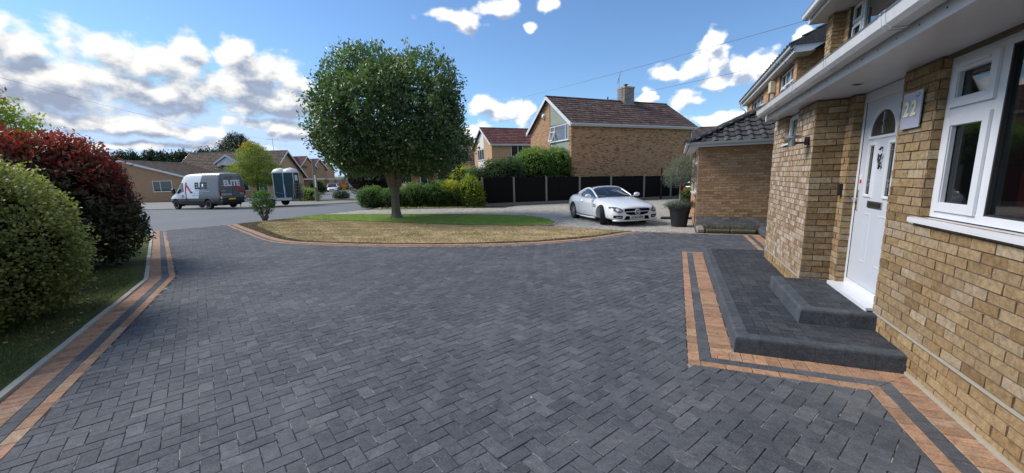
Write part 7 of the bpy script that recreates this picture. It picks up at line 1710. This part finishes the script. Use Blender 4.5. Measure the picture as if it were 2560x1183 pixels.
for i, lx in enumerate((-.20, -.98)):
    wx, wy = -28.3 + lx * c_, 20.9 + lx * s__
    tl = thing('portable_toilet', ('green portable toilet with white domed roof, left one on the trailer', 'green portable toilet with white domed roof, right one beside the trailer ramp')[i], 'portable toilet', (wx, wy, .58), tz, group='portable toilets on the trailer')
    mb = MB(); mb.bbox(-.37, .37, -.42, .42, 0, 1.92, .03)
    for a in np.linspace(-.28, .28, 5): mb.box(a - .02, a + .02, .42, .432, .15, 1.5)
    mb.build('cabin', M['toilet'], tl, local=True)
    mb = MB()
    for a, b in ((-.37, .42), (.37, .42), (-.37, -.42), (.37, -.42)): mb.bbox(a - .02, a + .02, b - .02, b + .02, 0, 1.95, .006)
    mb.build('corner_trim', M['white'], tl, local=True)
    mb = MB(); V, F = loft([(-.42, [(0, 1.92), (.46, 1.92), (.46, 1.97), (.30, 2.05), (0, 2.08)]), (-.30, [(0, 1.92), (.46, 1.92), (.46, 2.0), (.32, 2.20), (0, 2.26)]), (.0, [(0, 1.92), (.46, 1.92), (.46, 2.0), (.34, 2.26), (0, 2.33)]), (.30, [(0, 1.92), (.46, 1.92), (.46, 2.0), (.32, 2.20), (0, 2.26)]), (.42, [(0, 1.92), (.46, 1.92), (.46, 1.97), (.30, 2.05), (0, 2.08)])])
    mb.add(V, F); mb.build('domed_roof', M['white'], tl, local=True, smooth=True)
    mb = MB(); mb.box(-.375, -.372, -.2, .2, 1.35, 1.75); mb.box(.372, .375, -.2, .2, 1.35, 1.75); mb.build('vent', M['white'], tl, local=True)
st_ = thing('ratchet_strap', 'blue ratchet straps holding the green toilets on the trailer', 'strap', (-28.3, 20.9, .58), tz)
mb = MB()
for a, b in (((-.55, .47, 2.55), (-.75, .46, .62)), ((.25, .46, 1.15), (-.75, .46, .85)), ((-.55, -.47, 2.55), (-.75, -.46, .62)), ((-.55, .47, 2.55), (-.55, -.47, 2.55))):
    a, b = Vector(a) - Vector((0, 0, .58)), Vector(b) - Vector((0, 0, .58)); mb.tube([a, b], .022, 4)
mb.build('webbing', M['strap'], st_, local=True)

# ------------------------------------------------------------------ pole, wires, aerials
pl = thing('wooden_pole', 'weathered wooden pole on the verge at the junction, right of the trailer', 'pole', (-31.15, 26.66, 0))
mb = MB(); mb.tube([(-31.15, 26.66, -.1), (-31.2, 26.7, 3.9)], [.17, .13], 10); mb.build('post', M['wood'], pl)
mb = MB(); mb.box(-31.02, -30.9, 26.5, 26.53, 1.3, 2.4); mb.build('pole_sign', M['white'], pl)
aerial('thin TV aerial above the photinia, on the roof beyond', (-72, 24.5), 5.2, 9.5, (1, .2, 0), 5, .03, 2.2)
aerial('small TV aerial on the chalet ridge right of the maple', (-55.0, 40.5), 6.3, 8.3, (1, .4, 0), 5, .025, 1.6)
def wire(label, a, b, sag, r_=.006):
    a, b = Vector(a), Vector(b); mb = MB(); mb.tube([a.lerp(b, i / 30) - Vector((0, 0, sag * 4 * (i / 30) * (1 - i / 30))) for i in range(31)], r_, 5); o = mb.build('overhead_wire', M['cargrey']); setp(o, label, 'wire', 'overhead wires'); return o
def P3(az, el, d_): return (d_ * math.sin(R(az)), d_ * math.cos(R(az)), H + d_ * math.tan(R(el)))
wire('thin overhead wire from the eaves of the nearest house towards the upper left', (2.33, 10.6, 4.78), P3(-34, 9.0, 60), .45)
wire('thin overhead wire from the neighbouring upper window soffit, the lower of the two', (2.9, 14.0, 4.78), P3(-40, 6.0, 62), .5)
wire('thin overhead wire crossing the clouds at the far left', P3(-84, 12.5, 30), P3(-52, 5.2, 60), .8)
# stray white stone chips on the drive
mb = MB()
for x, y_, r_ in ((-.98, 2.60, .007), (-1.0, 2.50, .004)):
    mb.bbox(x - r_, x + r_, y_ - r_ * .7, y_ + r_ * .7, .0, r_ * .9, r_ * .3)
mb.build('stone_chips', M['white'], None, kind='stuff', label='tiny white stone chips on the dark paving')
